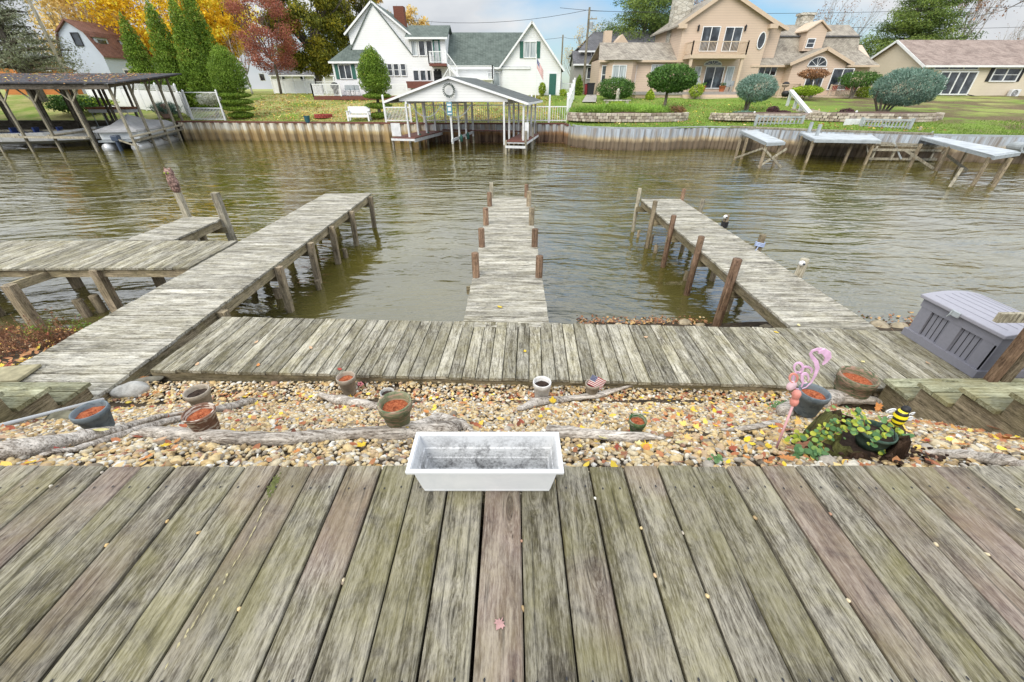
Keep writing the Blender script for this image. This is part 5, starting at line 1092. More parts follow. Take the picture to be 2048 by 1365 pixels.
for cx_ in (1.3, 3.3):
    for k in range(2): m.tube([(cx_+1.1*(u-.5)*2, .3, ZE-.25-.75*(1-(2*u-1)**2)-.04*k) for u in np.linspace(0, 1, 12)], .014, 5)
m.build('lift_straps', GREYP, t)
m = bh(); m.box2((-1.1, -.28, ZD+.08), (-.45, -.24, ZD+.85)); m.box2((8.0, -.3, ZD+.05), (8.25, -.2, ZD+1.0)); m.build('end_panel', WHITED, t)
P = RT @ Vector((3.15, -.26, ZE+.48)); w = thing('wreath', P, 'dark twig wreath hanging on the white boathouse gable', 'wreath'); m = MB()
for k in range(22):
    a = k*.2856; m.bar(P+Vector((.27*math.cos(a), 0, .27*math.sin(a))), P+Vector((.40*math.cos(a+.25), -.02, .40*math.sin(a+.25))), .05, .05)
m.build('twigs', flat('wreath_green', (.03, .05, .04), .8), w)
P = RT @ Vector((3.05, -.12, ZE-.52)); w = thing('sign_board', P, 'small blue and white sign on the middle front post of the white boathouse', 'sign'); MB().box(P, (.34, .03, .72)).build('panel', flat('blue_sign', (.12, .28, .36), .5, .1), w)
m = MB(); m.box(P+Vector((0, -.02, .22)), (.24, .01, .10)); m.box(P+Vector((0, -.02, -.02)), (.20, .01, .2)); m.box(P+Vector((0, -.02, -.26)), (.26, .01, .06)); m.build('white_marking', WHITE, w)
# ============================================================ houses
def window(par, x0, y0, x1, y1, Y, n=1, fr=WHITE, gl=GLASS, bars=0, shut=None, name='window', fw=.07, arch=False):
    xm, ym = (x0+x1)/2, (y0+y1)/2; zt, zb = onY(xm, y0, Y).z, onY(xm, y1, Y).z; a, b = onY(x0, ym, Y).x, onY(x1, ym, Y).x; yf = Y-.06
    m = MB()
    if arch:
        k = 9; rx_ = (b-a)/2; rz_ = zt-zb; c = (a+b)/2; o_ = [(c-rx_*math.cos(math.pi*i/k), yf, zb+rz_*math.sin(math.pi*i/k)) for i in range(k+1)]
        for p, q in zip(o_, o_[1:]): m.bar(p, q, fw, fw)
        m.bar(o_[0], o_[-1], fw, fw)
        for i in (2, 4, 5, 7): m.bar((c, yf, zb), o_[i], .03, .03)
        f = m.build(name, fr, par); MB().prism([(p[0], Y-.03, p[2]) for p in o_], (0, .02, 0)).build('pane', gl, f); return f
    for p, q in (((a, yf, zb), (b, yf, zb)), ((a, yf, zt), (b, yf, zt))): m.bar((p[0]-fw/2, p[1], p[2]), (q[0]+fw/2, q[1], q[2]), fw, fw)
    for i in range(n+1): xx = a+(b-a)*i/n; m.box2((xx-fw/2, yf-fw/2+.002, zb+fw/2), (xx+fw/2, yf+fw/2-.002, zt-fw/2))
    for i in range(bars): zz = zb+(zt-zb)*(i+1)/(bars+1); m.box2((a, yf-.01, zz-.02), (b, yf+.02, zz+.02))
    f = m.build(name, fr, par); MB().box2((a, Y-.035, zb), (b, Y-.01, zt)).build('pane', gl, f)
    if shut is not None:
        for s0, s1 in ((a-.42, a-.07), (b+.07, b+.42)): MB().box2((s0, Y-.06, zb-.03), (s1, Y-.005, zt+.03)).build('shutter', shut, f)
    return f
def door(par, x0, y0, x1, y1, Y, mat, name='door'):
    xm, ym = (x0+x1)/2, (y0+y1)/2; zt, zb = onY(xm, y0, Y).z, onY(xm, y1, Y).z; a, b = onY(x0, ym, Y).x, onY(x1, ym, Y).x
    d = MB().box2((a, Y-.06, zb), (b, Y-.01, zt)).build(name, mat, par); m = MB(); m.box2((a-.08, Y-.05, zb), (a, Y-.005, zt+.08)); m.box2((b, Y-.05, zb), (b+.08, Y-.005, zt+.08)); m.box2((a, Y-.05, zt), (b, Y-.005, zt+.08)); m.build('door_frame', WHITE, d)
    m = MB()
    for i in range(2):
        for j in range(3): m.box2((a+.12+(b-a-.1)*.5*i, Y-.068, zb+.15+(zt-zb)*.31*j), (a+.02+(b-a-.1)*.5*(i+1), Y-.061, zb+.15+(zt-zb)*.31*j+.42))
    m.build('door_panels', mat, d); MB().blob((b-.12, Y-.09, zb+.95), (.03, .03, .03), 6, j=0).build('handle', DARK, d); return d
def gable(par, xa, xb, zb, za, zc, xp, zp, Y, dep, wm, rm, ov=.35, th=.14, trim=WHITE, rname='roof', wname='wall', tw=.16):
    m = MB(); m.prism([(xa, Y, zb), (xb, Y, zb), (xb, Y, zc), (xp, Y, zp), (xa, Y, za)], (0, dep, 0)); m.build(wname, wm, par)
    def ext(x0, z0, o): s = (zp-z0)/(xp-x0); d = -1 if x0 < xp else 1; return x0+d*o, z0+s*d*o
    a = ext(xa, za, ov); b = ext(xb, zc, ov); g = .015; m = MB()
    m.prism([(a[0], Y-.35, a[1]+g), (xp, Y-.35, zp+g), (xp, Y-.35, zp+g+th), (a[0], Y-.35, a[1]+g+th)], (0, dep+.5, 0)); m.prism([(xp, Y-.35, zp+g), (b[0], Y-.35, b[1]+g), (b[0], Y-.35, b[1]+g+th), (xp, Y-.35, zp+g+th)], (0, dep+.5, 0)); o = m.build(rname, rm, par)
    m = MB()
    for e in (a, b): m.bar((e[0], Y-.38, e[1]+g+th/2-.03), (xp, Y-.38, zp+g+th/2-.03), .05, tw)
    m.build('rake_trim', trim, par); return o
def ridgex(par, xa, xb, zb, ze, zr, Y, dep, wm, rm, ov=.4, trim=WHITE, hipl=0, hipr=0, rfr=.5, wall=True, ovx=.2, gut=.14):
    if wall: MB().prism([(xa, Y, zb), (xa, Y, ze), (xa, Y+dep*rfr, zr-.05) if not hipl else (xa, Y+dep*.5, ze), (xa, Y+dep, ze), (xa, Y+dep, zb)], (xb-xa, 0, 0)).build('wall', wm, par)
    yr = Y+dep*rfr; s = (zr-ze)/(yr-Y); z0 = ze-s*ov; a, b = xa-ovx, xb+ovx; V = [(a, Y-ov, z0), (b, Y-ov, z0), (b-hipr, yr, zr), (a+hipl, yr, zr), (a, Y+dep+ov, z0), (b, Y+dep+ov, z0)]
    g = .12; V += [(x, y, z+g) for x, y, z in V]
    m = MB(); m.add(V, [(6, 7, 8, 9), (9, 8, 11, 10), (0, 3, 2, 1), (3, 4, 5, 2), (0, 1, 7, 6), (4, 10, 11, 5), (0, 6, 9, 3), (3, 9, 10, 4), (1, 2, 8, 7), (2, 5, 11, 8)]); o = m.build('roof', rm, par)
    MB().box2((a, Y-ov-.06, z0-.05), (b, Y-ov-.004, z0+.12)).build('gutter', trim, par); return o
GZ = .78
# --- white house
wh = thing('white_house', (-5, 50, GZ), 'large white sided house with steep gables, green roofs and a brick chimney', 'house')
gable(wh, -16.6, -10.5, GZ, 6.2, 6.1, -13.77, 8.5, 50.6, 9, WSID, SHG, .35)
MB().prism([(-16.3, 50.0, GZ), (-10.45, 50.0, GZ), (-10.45, 50.0, 4.5), (-13.6, 50.0, 8.2), (-16.3, 50.0, 4.9)], (0, .6, 0)).build('steep_front_wall', WSID, wh)
m = MB(); m.bar((-16.45, 49.95, 4.75), (-13.6, 49.95, 8.35), .12, .10); m.bar((-10.2, 49.95, 4.25), (-13.6, 49.95, 8.35), .12, .10); m.build('rake_trim', SHG, wh)
c = onY(798, 14, 55); MB().box2((c.x-.55, 54.5, 5), (c.x+.55, 55.4, c.z)).build('chimney', flat('chimney_brick', (.16, .06, .04), .9, .3, 12), wh)
xm0 = -10.45; xm1 = onY(891, 95, 50).x; ze_ = onY(855, 74, 50).z; zr_ = onY(855, 54, 52.6).z
ridgex(wh, xm0, xm1, GZ, ze_, zr_, 50, 5.2, WSID, SHG, .45, ovx=.3)
ze2 = onY(960, 131, 50).z; zr2 = onY(960, 68, 54).z
ridgex(wh, xm1, 1.8, GZ, ze2, zr2, 50.05, 8, WSID, SHG, .4, ovx=.1)
gable(wh, -1.0, 5.1, GZ, 3.45, 3.2, 1.95, 6.85, 49.7, 9, WSID, SHG, .3)
for a in (822, 837, 852): window(wh, a+1, 82, a+13, 112, 50)if a > 822 else window(wh, 823, 82, 834, 112, 50, gl=CURT)
door(wh, 867, 84, 880, 126, 50, CURT, 'balcony_door'); m = MB(); A = onY(865, 82, 50); B = onY(883, 127, 50)
m.box2((A.x-.0, 49.9, B.z), (A.x+.14, 49.98, A.z)); m.box2((B.x-.16, 49.9, B.z), (B.x-.02, 49.98, A.z)); m.box2((A.x, 49.9, A.z), (B.x-.02, 49.98, A.z+.15)); m.build('green_door_frame', GREEN, wh)
for a, b in ((827, 838), (841, 852), (855, 862)): window(wh, a, 141, b, 162, 50)
door(wh, 868, 142, 884, 168, 50, DARK, 'lower_door')
for a, b in ((776, 785), (788, 798), (802, 812)): window(wh, a, 128, b, 152, 49.98, bars=1)
window(wh, 976, 146, 1000, 172, 50.02, 2, gl=CURT); window(wh, 1048, 84, 1072, 116, 49.7, 2, gl=CURT, shut=GREEN)
door(wh, 1098, 148, 1112, 190, 49.7, GREEN, 'green_door')
# balcony and outside stairs
z_ = onY(872, 127, 48.4).z; x0_, x1_ = onY(858, 127, 48.4).x, onY(893, 127, 48.4).x
MB().box2((x0_, 48.4, z_-.22), (x1_, 49.99, z_)).build('balcony_floor', REDB, wh)
def rail(par, pts, h=.95, gap=.13, name='railing', mat=WHITE, pw=.03):
    m = MB(); u = Vector((0, 0, 1))
    for a, b in zip(pts, pts[1:]):
        a, b = Vector(a), Vector(b); d = b-a; m.bar(a+u*h, b+u*h, .06, .07); m.bar(a+u*.1, b+u*.1, .05, .05); k = max(1, int(d.length/gap))
        for i in range(k+1): c = a+d*(i/k); m.bar(c+u*.05, c+u*h, pw, pw)
        for c in (a, b): m.bar(c-u*.05, c+u*(h+.08), .1, .1)
    return m.build(name, mat, par)
rail(wh, [(x0_, 49.9, z_), (x0_, 48.45, z_), (x1_, 48.45, z_)])
zd = onY(940, 157, 47).z; xd0, xd1 = onY(900, 150, 47).x, onY(985, 150, 47).x
rail(wh, [(x1_, 48.5, z_), (xd0+.6, 48.3, zd+.0)], .95, .2, 'stair_railing'); MB().bar((x1_, 49, z_-.1), (xd0+.8, 48.8, zd), .9, .12).build('upper_stairs', WHITE, wh)
MB().box2((xd0, 47, zd-.15), (xd1, 49.95, zd)).build('terrace_floor', WHITE, wh); rail(wh, [(xd0, 47.05, zd), (xd1, 47.05, zd), (xd1, 49.6, zd)], 1.0, .11, 'terrace_railing')
MB().box2((xd0+.1, 47.3, GZ-.4), (xd1-.1, 49.9, zd-.15)).build('terrace_base', WSID, wh)
rail(wh, [(xd0, 47.1, zd), (onY(876, 175, 46).x, 46.6, GZ)], .95, .2, 'lower_stair_railing')
A = onY(812, 163, 48.6); B = onY(868, 177, 48.6); MB().box2((A.x, 48.6, B.z), (B.x, 49.9, A.z)).build('red_deck_skirt', REDB, wh)
# left porch room
pr_ = -1; xa = onY(668, 150, 49).x; xb = onY(765, 150, 49).x
ridgex(wh, xa, xb, GZ, onY(715, 120, 49).z, onY(723, 86, 51).z, 49, 4, WSID, SHG, .35, hipl=2.2, hipr=2.0)
window(wh, 679, 130, 703, 158, 49, 2, shut=GREEN); window(wh, 716, 130, 726, 158, 49)
# deck with railings
DZ = onY(660, 193, 46.5).z; xd = onY(626, 190, 46.5).x; xe = onY(735, 190, 46.5).x
dkk = thing('patio_deck', (xd, 46.5, DZ), 'red-brown patio deck with white railings in front of the white house porch', 'deck'); MB().box2((xd, 46.5, DZ-.3), (xe+4, 48.95, DZ)).build('deck_boards', REDB, dkk)
rail(dkk, [(xd, 48.9, DZ), (xd, 46.55, DZ), (onY(682, 190, 46.5).x, 46.55, DZ)], 1.0); rail(dkk, [(xe+1, 46.55, DZ), (xe+4, 46.55, DZ)], 1.0)
P = Vector((onY(668, 165, 48).x, 48, DZ)); t = thing('grill', P, 'covered dark barbecue grill on the white house patio deck', 'grill'); MB().lathe([(.25, 0), (.28, .6), (.42, .7), (.42, .95), (.25, 1.15), (0, 1.2)], P, 12, sq=.7).build('cover', DARK, t, smooth=True)
def chair(P, mat, label, s=1.0, grp=None, rz=0, cat='chair'):
    t = thing('patio_chair', P, label, cat, grp); P = Vector(P); T = Matrix.Translation(P) @ Matrix.Rotation(rz, 4, 'Z')
    MB(T).box2((-.25, -.25, .40), (.25, .25, .45)).build('seat', mat, t); MB(T).box2((-.25, .21, .5), (.25, .25, .95)).build('backrest', mat, t)
    for x_ in (-.23, .23):
        for y_ in (-.23, .23): MB(T).bar((x_, y_, 0), (x_, y_, .4 if y_ < 0 else .95), .03, .03).build('leg', GREYP, t)
        MB(T).bar((x_, -.25, .62), (x_, .25, .62), .04, .03).build('armrest', GREYP, t)
    return t
for k, px in enumerate((693, 703, 712)): chair((onY(px, 180, 47.5).x, 47.6, DZ), GREYP, 'grey metal patio chair on the deck, %s one from the railing' % ('first', 'second', 'third')[k], grp='patio chairs on the white house deck')
# flag pole
fpx = onY(1073, 115, 44).x; fz = yardZ(fpx, 44); t = thing('flag_pole', (fpx, 44, fz), 'thin pole with a hanging stars and stripes flag before the white house', 'flag'); MB().tube([(fpx, 44, fz), (fpx, 44, onY(1073, 108, 44).z)], [.04, .03], 8).build('pole', WHITE, t); zt_ = onY(1075, 116, 44).z
flagmesh('flag_cloth', (fpx+.04, 43.97, zt_), (.62, -.05, -.98), (.02, 0, -.75), .06, t)
# --- pale blue gambrel house at left
bh_ = thing('blue_house', (-42, 60, 1), 'pale blue sided house with a brown gambrel roof and dormers behind the spruce', 'house')
A = onY(132, 42, 60); Yh = 60; ze_ = onY(205, 112, Yh).z; zk = onY(172, 66, Yh).z; xa = onY(132, 42, Yh).x; xk = onY(172, 66, Yh).x-.1; xe_ = onY(206, 112, Yh).x; zb_ = .6
xl = 2*xa-xe_; xkl = 2*xa-xk
MB().prism([(xl, Yh, zb_), (xe_, Yh, zb_), (xe_, Yh, ze_), (xk, Yh, zk), (xa, Yh, A.z), (xkl, Yh, zk), (xl, Yh, ze_)], (0, 16, 0)).build('wall', BLSID, bh_)
m = MB()
for p, q in (((xl-.2, ze_-.2), (xkl, zk)), ((xkl, zk), (xa, A.z)), ((xa, A.z), (xk, zk)), ((xk, zk), (xe_+.3, ze_-.2))): m.prism([(p[0], Yh-.3, p[1]+.02), (q[0], Yh-.3, q[1]+.02), (q[0], Yh-.3, q[1]+.2), (p[0], Yh-.3, p[1]+.2)], (0, 16.6, 0))
m.build('roof', SHR, bh_)
for yy_, k in ((61.2, 0), (65.0, 1)):
    zb2_ = onY(212, 98, 60.6).z; zt2_ = onY(212, 72, 60.6).z; d_ = MB(); d_.box2((xk-1.5, yy_-.9, zb2_), (xe_-.35, yy_+.9, zt2_-.15)); d_ = d_.build('dormer', BLSID, bh_)
    MB().box2((xk-1.8, yy_-1.1, zt2_-.15), (xe_-.1, yy_+1.1, zt2_)).build('dormer_roof', SHR, d_); MB().box2((xe_-.36, yy_-.6, zb2_+.25), (xe_-.31, yy_+.6, zt2_-.35)).build('dormer_window', GLASS, d_)
MB().box2((xe_-.01, 62.2, 1.6), (xe_+.05, 63.6, 3.4)).build('side_window', GLASS, bh_); MB().box2((xe_-.02, 62.0, 1.4), (xe_+.03, 63.8, 3.6)).build('side_window_frame', WHITE, bh_)
window(bh_, 147, 66, 162, 92, 59.98, fr=DARK)
# --- orange shed
A = onY(20, 122, 52); t = thing('orange_shed', (A.x, 52, .3), 'orange sided shed with a brown roof at far left', 'shed')
ORS = siding('orange_siding', (.52, .20, .06), .3)
gable(t, onY(-14, 140, 52).x, onY(30, 140, 52).x, 0, onY(0, 128, 52).z, onY(28, 132, 52).z, onY(8, 118, 52).x, onY(8, 117, 52).z, 52, 6, ORS, SHR)
ridgex(t, onY(28, 140, 53).x, onY(104, 140, 53).x, 0, onY(90, 138, 53).z, onY(90, 121, 54.2).z, 53, 2.4, ORS, SHR, .3, hipr=1.2)
# --- beige house
be = thing('beige_house', (15, 50, GZ), 'large peach-beige sided house with a central gable, balcony and tan shingled wings', 'house')
BT = flat('beige_trim', (.56, .44, .33), .6, .08)
xl, xr = onY(1197, 160, 50).x, onY(1378, 150, 50).x; ze_ = onY(1280, 119, 50).z; zr_ = onY(1280, 88, 52.6).z
ridgex(be, xl, xr+.5, GZ, ze_, zr_, 50, 5.5, BSID, SHT, .4, hipl=.5, trim=BT, ovx=.25)
# bay with small hip
m = MB(); bx_ = [onY(x_, 160, 49.2).x for x_ in (1212, 1224, 1262, 1275)]; m.prism([(bx_[0], 50, GZ), (bx_[1], 49.2, GZ), (bx_[2], 49.2, GZ), (bx_[3], 50, GZ)], (0, 0, ze_-GZ-.1)); m.build('bay_wall', BSID, be)
m = MB(); m.add([(bx_[0]-.5, 49.7, ze_-.1), (bx_[1]-.2, 48.8, ze_-.1), (bx_[2]+.2, 48.8, ze_-.1), (bx_[3]+.5, 49.7, ze_-.1), ((bx_[1]+bx_[2])/2, 51.2, ze_+1.15)], [(0, 1, 4), (1, 2, 4), (2, 3, 4), (3, 2, 1, 0)]); m.build('bay_roof', SHT, be)
window(be, 1203, 132, 1212, 168, 50, bars=1); window(be, 1224, 131, 1251, 166, 49.2, 2, gl=CURT); window(be, 1262, 132, 1271, 166, 50, bars=1); window(be, 1302, 130, 1340, 152, 50, 3, gl=CURT)
XA, XB = onY(1362, 80, 49.6).x, onY(1534, 80, 49.6).x; ZEa = onY(1362, 45, 49.6).z; XP, ZP = onY(1452, 0, 49.6).x, onY(1452, -16, 49.6).z
gable(be, XA, XB, GZ, ZEa, ZEa, XP, ZP, 49.6, 9, BSID, SHT, .6, trim=BT, tw=.3)
XC = onY(1559, 75, 50.6).x; gable(be, XB-4, XC, GZ, ZEa, ZEa-.35, XP+.7, ZP-.1, 50.6, 8, BSID, SHT, .5, trim=BT, tw=.25, rname='rear_gable_roof', wname='rear_gable_wall')
for s_, x_ in ((-1, XA), (1, XB)): MB().box2((x_-.55 if s_ < 0 else x_-.25, 49.2, ZEa-.5), (x_+.25 if s_ < 0 else x_+.55, 49.65, ZEa-.15)).build('eave_return', BT, be)
window(be, 1402, 54, 1436, 103, 49.6, 2, fr=WHITE); window(be, 1447, 55, 1480, 103, 49.6, 2)
m = MB(); c = onY(1522, 82, 49.6); m.lathe([(0, .0), (.48, .0)], (0, 0, 0), 20, M=Matrix.Rotation(R(90), 3, 'X')); m.v = [(c.x+v[0]*.7, 49.56, c.z+v[2]*1.35) for v in m.v]; o = m.build('oval_window', GLASS, be); m = MB(); m.tube([(c.x+.36*math.cos(a), 49.54, c.z+.68*math.sin(a)) for a in np.linspace(0, 6.283, 25)], .05, 6); m.build('oval_frame', WHITE, o)
for px in (1397, 1491):
    P = onY(px, 58, 49.5); q = MB(); q.box(P, (.14, .14, .35)); q.add([(P.x-.1, P.y-.1, P.z+.18), (P.x+.1, P.y-.1, P.z+.18), (P.x+.1, P.y+.1, P.z+.18), (P.x-.1, P.y+.1, P.z+.18), (P.x, P.y, P.z+.36)], [(0, 1, 4), (1, 2, 4), (2, 3, 4), (3, 0, 4)]); q.build('wall_lantern', DARK, be)
zf2 = onY(1438, 109, 47.6).z; XD0, XD1 = onY(1381, 109, 47.6).x, onY(1494, 109, 47.6).x
MB().box2((XD0, 47.6, zf2-.32), (XD1, 49.59, zf2)).build('balcony_floor', BT, be); rail(be, [(XD0+.1, 49.5, zf2), (XD0+.1, 47.65, zf2), (XD1-.1, 47.65, zf2), (XD1-.1, 49.5, zf2)], 1.0, .13, mat=BT)
for x_ in (XD0+.25, XD1-.25): MB().box2((x_-.12, 47.7, GZ-.2), (x_+.12, 47.94, zf2-.32)).build('porch_column', BT, be)
window(be, 1408, 121, 1444, 131, 49.6, 1, arch=True); window(be, 1408, 134, 1444, 177, 49.6, 2, name='patio_door'); window(be, 1387, 134, 1399, 172, 49.6, gl=CURT); window(be, 1450, 134, 1464, 172, 49.6, gl=CURT)
PZ = onY(1430, 184, 46.8).z
MB().box2((XD0-5.2, 46.9, PZ-.25), (XD1+.2, 49.6, PZ)).build('porch_floor', flat('porch_grey', (.28, .26, .25), .7), be); MB().box2((XD0-5.0, 47.0, PZ-.9), (XD1+.1, 49.5, PZ-.25)).build('porch_base', BT, be)
for k in range(3): MB().box2((XD0-.3, 46.0+.3*k, PZ-.75+.0*k-.3), (XD1-.4, 46.32+.3*k, PZ-.62+.19*k)).build('porch_step', BT, be)
la = (XD0-5.0, 46.95, 0); lb = (XD0-1.6, 46.95, 0); lattice(be, la, lb, PZ-.85, PZ-.28, BT, .16, 'porch_lattice'); rail(be, [(XD0-5.1, 47, PZ), (XD0-2, 47, PZ)], .9, .13, 'porch_railing', BT)
# right wing
xw0, xw1 = XB-.5, onY(1738, 150, 50).x; zs_ = onY(1620, 124, 49.6).z; zm = onY(1620, 100, 51.4).z
ridgex(be, xw0, xw1, GZ, zs_, zm+.55, 50.2, 5, BSID, SHT, .6, trim=BT, hipr=1.8, ovx=.4)
x0_, x1_ = onY(1552, 90, 52).x, onY(1716, 90, 52).x; za_ = onY(1630, 102, 51.6).z; zb2 = onY(1630, 73, 52.2).z; zc2 = onY(1630, 50, 54.5).z
m = MB(); m.prism([(x0_, 51.6, za_-1), (x0_, 51.6, za_), (x0_, 52.2, zb2), (x0_, 54.5, zc2), (x0_, 57, zb2), (x0_, 57.5, za_-1)], (x1_-x0_, 0, 0)); m.build('gambrel_roof', SHT, be)
MB().box2((x0_, 52.0, zb2-.06), (x1_+.1, 52.2, zb2+.05)).build('gambrel_trim', SHD, be)
c = onY(1622, 98, 51.2); d_ = MB(); d_.prism([(c.x-1.0, 51.0, c.z-.2), (c.x+.95, 51.0, c.z-.2), (c.x+.95, 51.0, c.z+1.5), (c.x, 51.0, c.z+2.15), (c.x-1.0, 51.0, c.z+1.5)], (0, 2.5, 0)); d_ = d_.build('dormer', BSID, be)
m = MB()
for s_ in (-1, 1): m.prism([(c.x, 50.8, c.z+2.2), (c.x+s_*1.25, 50.8, c.z+1.4), (c.x+s_*1.25, 50.8, c.z+1.52), (c.x, 50.8, c.z+2.34)], (0, 2.8, 0))
m.build('dormer_roof', BT, d_); window(d_, 1613, 78, 1628, 96, 51.0, bars=1)
# arched porch gable
gx = onY(1650, 100, 49).x; ga, gb = onY(1587, 126, 49).x, onY(1694, 126, 49).x; gza = onY(1640, 126, 49).z; gzp = onY(1650, 99, 49).z
gable(be, ga, gb, GZ, gza, gza, gx, gzp, 49, 4, BSID, SHT, .5, trim=BT, tw=.28, rname='arched_gable_roof', wname='arched_gable_wall')
window(be, 1617, 114, 1655, 133, 49, arch=True); window(be, 1566, 138, 1600, 172, 50.2, 2, name='patio_door'); window(be, 1612, 138, 1646, 176, 49, 2, name='patio_door'); window(be, 1660, 138, 1700, 180, 49, 2, name='patio_door'); window(be, 1517, 133, 1552, 152, 50.2, 3)
st_ = NT('chimney_stone'); vv = st_.pos(); q = st_.voro(st_.map(vv, (1, 1, 2)), 2.2, 'F1', 'Color'); e = st_.ramp(st_.voro(st_.map(vv, (1, 1, 2)), 2.2, 'DISTANCE_TO_EDGE'), [(0, .4), (.08, 1)]); CST = st_.done(st_.mix(1, st_.ramp(q, [(0, (.30, .27, .22)), (.5, (.48, .45, .38)), (1, (.62, .60, .54))]), e, 'MULTIPLY'), .9)
P = onY(1368, 20, 53); MB().box2((P.x-1.0, 53, 5), (P.x+.9, 54.2, 10.5)).build('stone_chimney', CST, be)
P = onY(1614, 38, 54); m = MB(); m.box2((P.x-.6, 53.8, 5), (P.x+.6, 54.9, P.z+.3)); m.box2((P.x-.75, 53.7, P.z+.3), (P.x+.75, 55, P.z+.5)); m.build('small_chimney', CST, be)
for k, (px, Y_) in enumerate(((1404, 47.8), (1443, 47.8))):
    P = Vector((onY(px, 182, Y_).x, Y_, PZ)); t = thing('planter_pot', P, 'terracotta planter %s of the patio door on the beige house porch' % ('left', 'right')[k], 'planter', 'terracotta planters on the porch'); MB().lathe([(.22, 0), (.32, .5), (.34, .5), (.3, .45)], P, 14).build('pot_body', flat('terracotta', (.48, .16, .07), .8), t, smooth=True); leafcloud('foliage', [(P.x, P.y, P.z+.6, .3, .3, .2)], 120, .06, L_GRN, t)
for k, px in enumerate((1395, 1455, 1465)): chair((onY(px, 183, 48.2).x, 48.3, PZ), GREYP, 'grey porch chair of the beige house, %s' % ('left of the patio door', 'just right of the patio door', 'nearest the right column')[k], grp=None)
# right terrace of beige house
tz = onY(1640, 192, 47.2).z; tx0, tx1 = onY(1555, 190, 47).x, onY(1725, 190, 47).x
te = thing('terrace', (tx0, 47, tz), 'low beige terrace with corner railing posts in front of the arched gable', 'terrace'); MB().box2((tx0, 47, tz-.6), (tx1, 48.98, tz)).build('floor', BT, te); rail(te, [(tx0+.1, 47.1, tz), (tx0+2.0, 47.1, tz)], .95, .13, mat=BT); rail(te, [(tx1-3.4, 47.1, tz), (tx1-.3, 47.1, tz)], .9, .16, mat=BT)
RDC = flat('red_fabric', (.32, .02, .03), .7)
for k, px in enumerate((1663, 1688, 1700)): chair((onY(px, 187, 47.9).x, 47.9, tz), RDC, 'red patio chair on the beige house terrace, %s' % ('leftmost of three', 'middle of three', 'rightmost of three')[k], rz=R(180), grp='red terrace chairs')
P = Vector((onY(1572, 172, 47.6).x, 47.7, tz)); t = thing('grill', P, 'kettle grill with a dark hood by the terrace railing of the beige house', 'grill'); MB().blob(P+Vector((0, 0, .95)), (.36, .3, .26), 12, j=0).build('kettle', DARK, t, smooth=True); MB().tube([P, P+Vector((0, 0, .9))], .04, 6).build('stand', DARK, t)
P = Vector((onY(1570, 195, 45.6).x, 45.6, yardZ(25, 45.6))); t = thing('fire_bowl', P, 'round black fire bowl on the lawn path below the terrace', 'fire bowl'); MB().lathe([(.0, .15), (.3, .2), (.42, .42), (.36, .6), (.1, .68), (0, .68)], P, 14).build('bowl', DARK, t, smooth=True)
for k in range(3): a = k*2.1; MB().bar(P+Vector((.3*math.cos(a), .3*math.sin(a), 0)), P+Vector((.2*math.cos(a), .2*math.sin(a), .3)), .03, .03).build('leg', DARK, t)
# --- grey house behind
gh = thing('grey_house', (12, 62, 1), 'grey house with dark roof partly hidden behind the left wing of the beige house', 'house'); Yg = 60
ridgex(gh, onY(1158, 140, Yg).x, onY(1345, 140, Yg).x, .8, onY(1200, 100, Yg).z, onY(1250, 65, 64).z, Yg, 9, GSID, SHD, .5, hipl=2.5, ovx=.3)
xg0 = onY(1148, 140, 59).x; ridgex(gh, xg0, onY(1192, 140, 59).x, .8, onY(1165, 125, 59).z, onY(1180, 104, 60).z, 59, 3, GSID, SHD, .4)
window(gh, 1174, 135, 1184, 158, 59); window(gh, 1173, 104, 1192, 117, 59.9, 2); P = onY(1217, 62, 60.5); MB().box2((P.x-.45, 60.3, 4), (P.x+.45, 61.2, P.z)).build('chimney', BT, gh)
P = onY(1242, 80, 60); m = MB(); m.prism([(P.x-.9, 59.5, P.z-.4), (P.x+.9, 59.5, P.z-.4), (P.x, 59.5, P.z+.5)], (0, 2, 0)); m.build('small_gable', BT, gh)
# --- cream ranch at right
ra = thing('cream_house', (38, 49, GZ), 'long low cream house with a brown roof and wide sunroom windows at far right', 'house')
Yr = 49; x0_ = onY(1838, 160, Yr).x; zA = onY(1852, 129, Yr).z
zc_ = x0_*PF/(1796-1024); yR = 53.6; zR = onY(1796, 83, yR).z
ridgex(ra, x0_, 64, .62, zA, zR, Yr, 9.2, CSID, SHB, .45, ovx=.35)
m = MB(); m.bar((x0_-.37, Yr-.45, zA-.28), (x0_-.37, 53.6, zR+.02), .06, .22); m.bar((x0_-.37, 58.65, zA-.28), (x0_-.37, 53.6, zR+.02), .06, .22); m.build('rake_trim', WHITE, ra)
m = MB(); m.box2((x0_-.04, 51.2, 2.0), (x0_+.02, 52.2, 3.0)); m.build('side_window', GLASS, ra)
window(ra, 1868, 132, 1956, 140, Yr, 3, fw=.1); window(ra, 1872, 144, 1944, 189, Yr, 4, fw=.1, name='sunroom_window'); window(ra, 1984, 137, 2036, 163, Yr, 2, bars=1, shut=DARK, fw=.1)
P = Vector((onY(2028, 187, 48.6).x, 48.6, onY(2028, 195, 48.6).z)); t = thing('heat_pump', P, 'white outdoor heat pump unit against the cream house wall', 'air conditioner'); MB().box2(P+Vector((-.45, -.15, 0)), P+Vector((.45, .2, .7))).build('casing', WHITED, t, bev=.03)
m = MB(); 
for r_ in (.08, .15, .22, .28): m.tube([(P.x-.1+r_*math.cos(a), P.y-.17, P.z+.36+r_*math.sin(a)) for a in np.linspace(0, 6.283, 17)], .012, 4)
m.build('fan_grille', DARK, t)
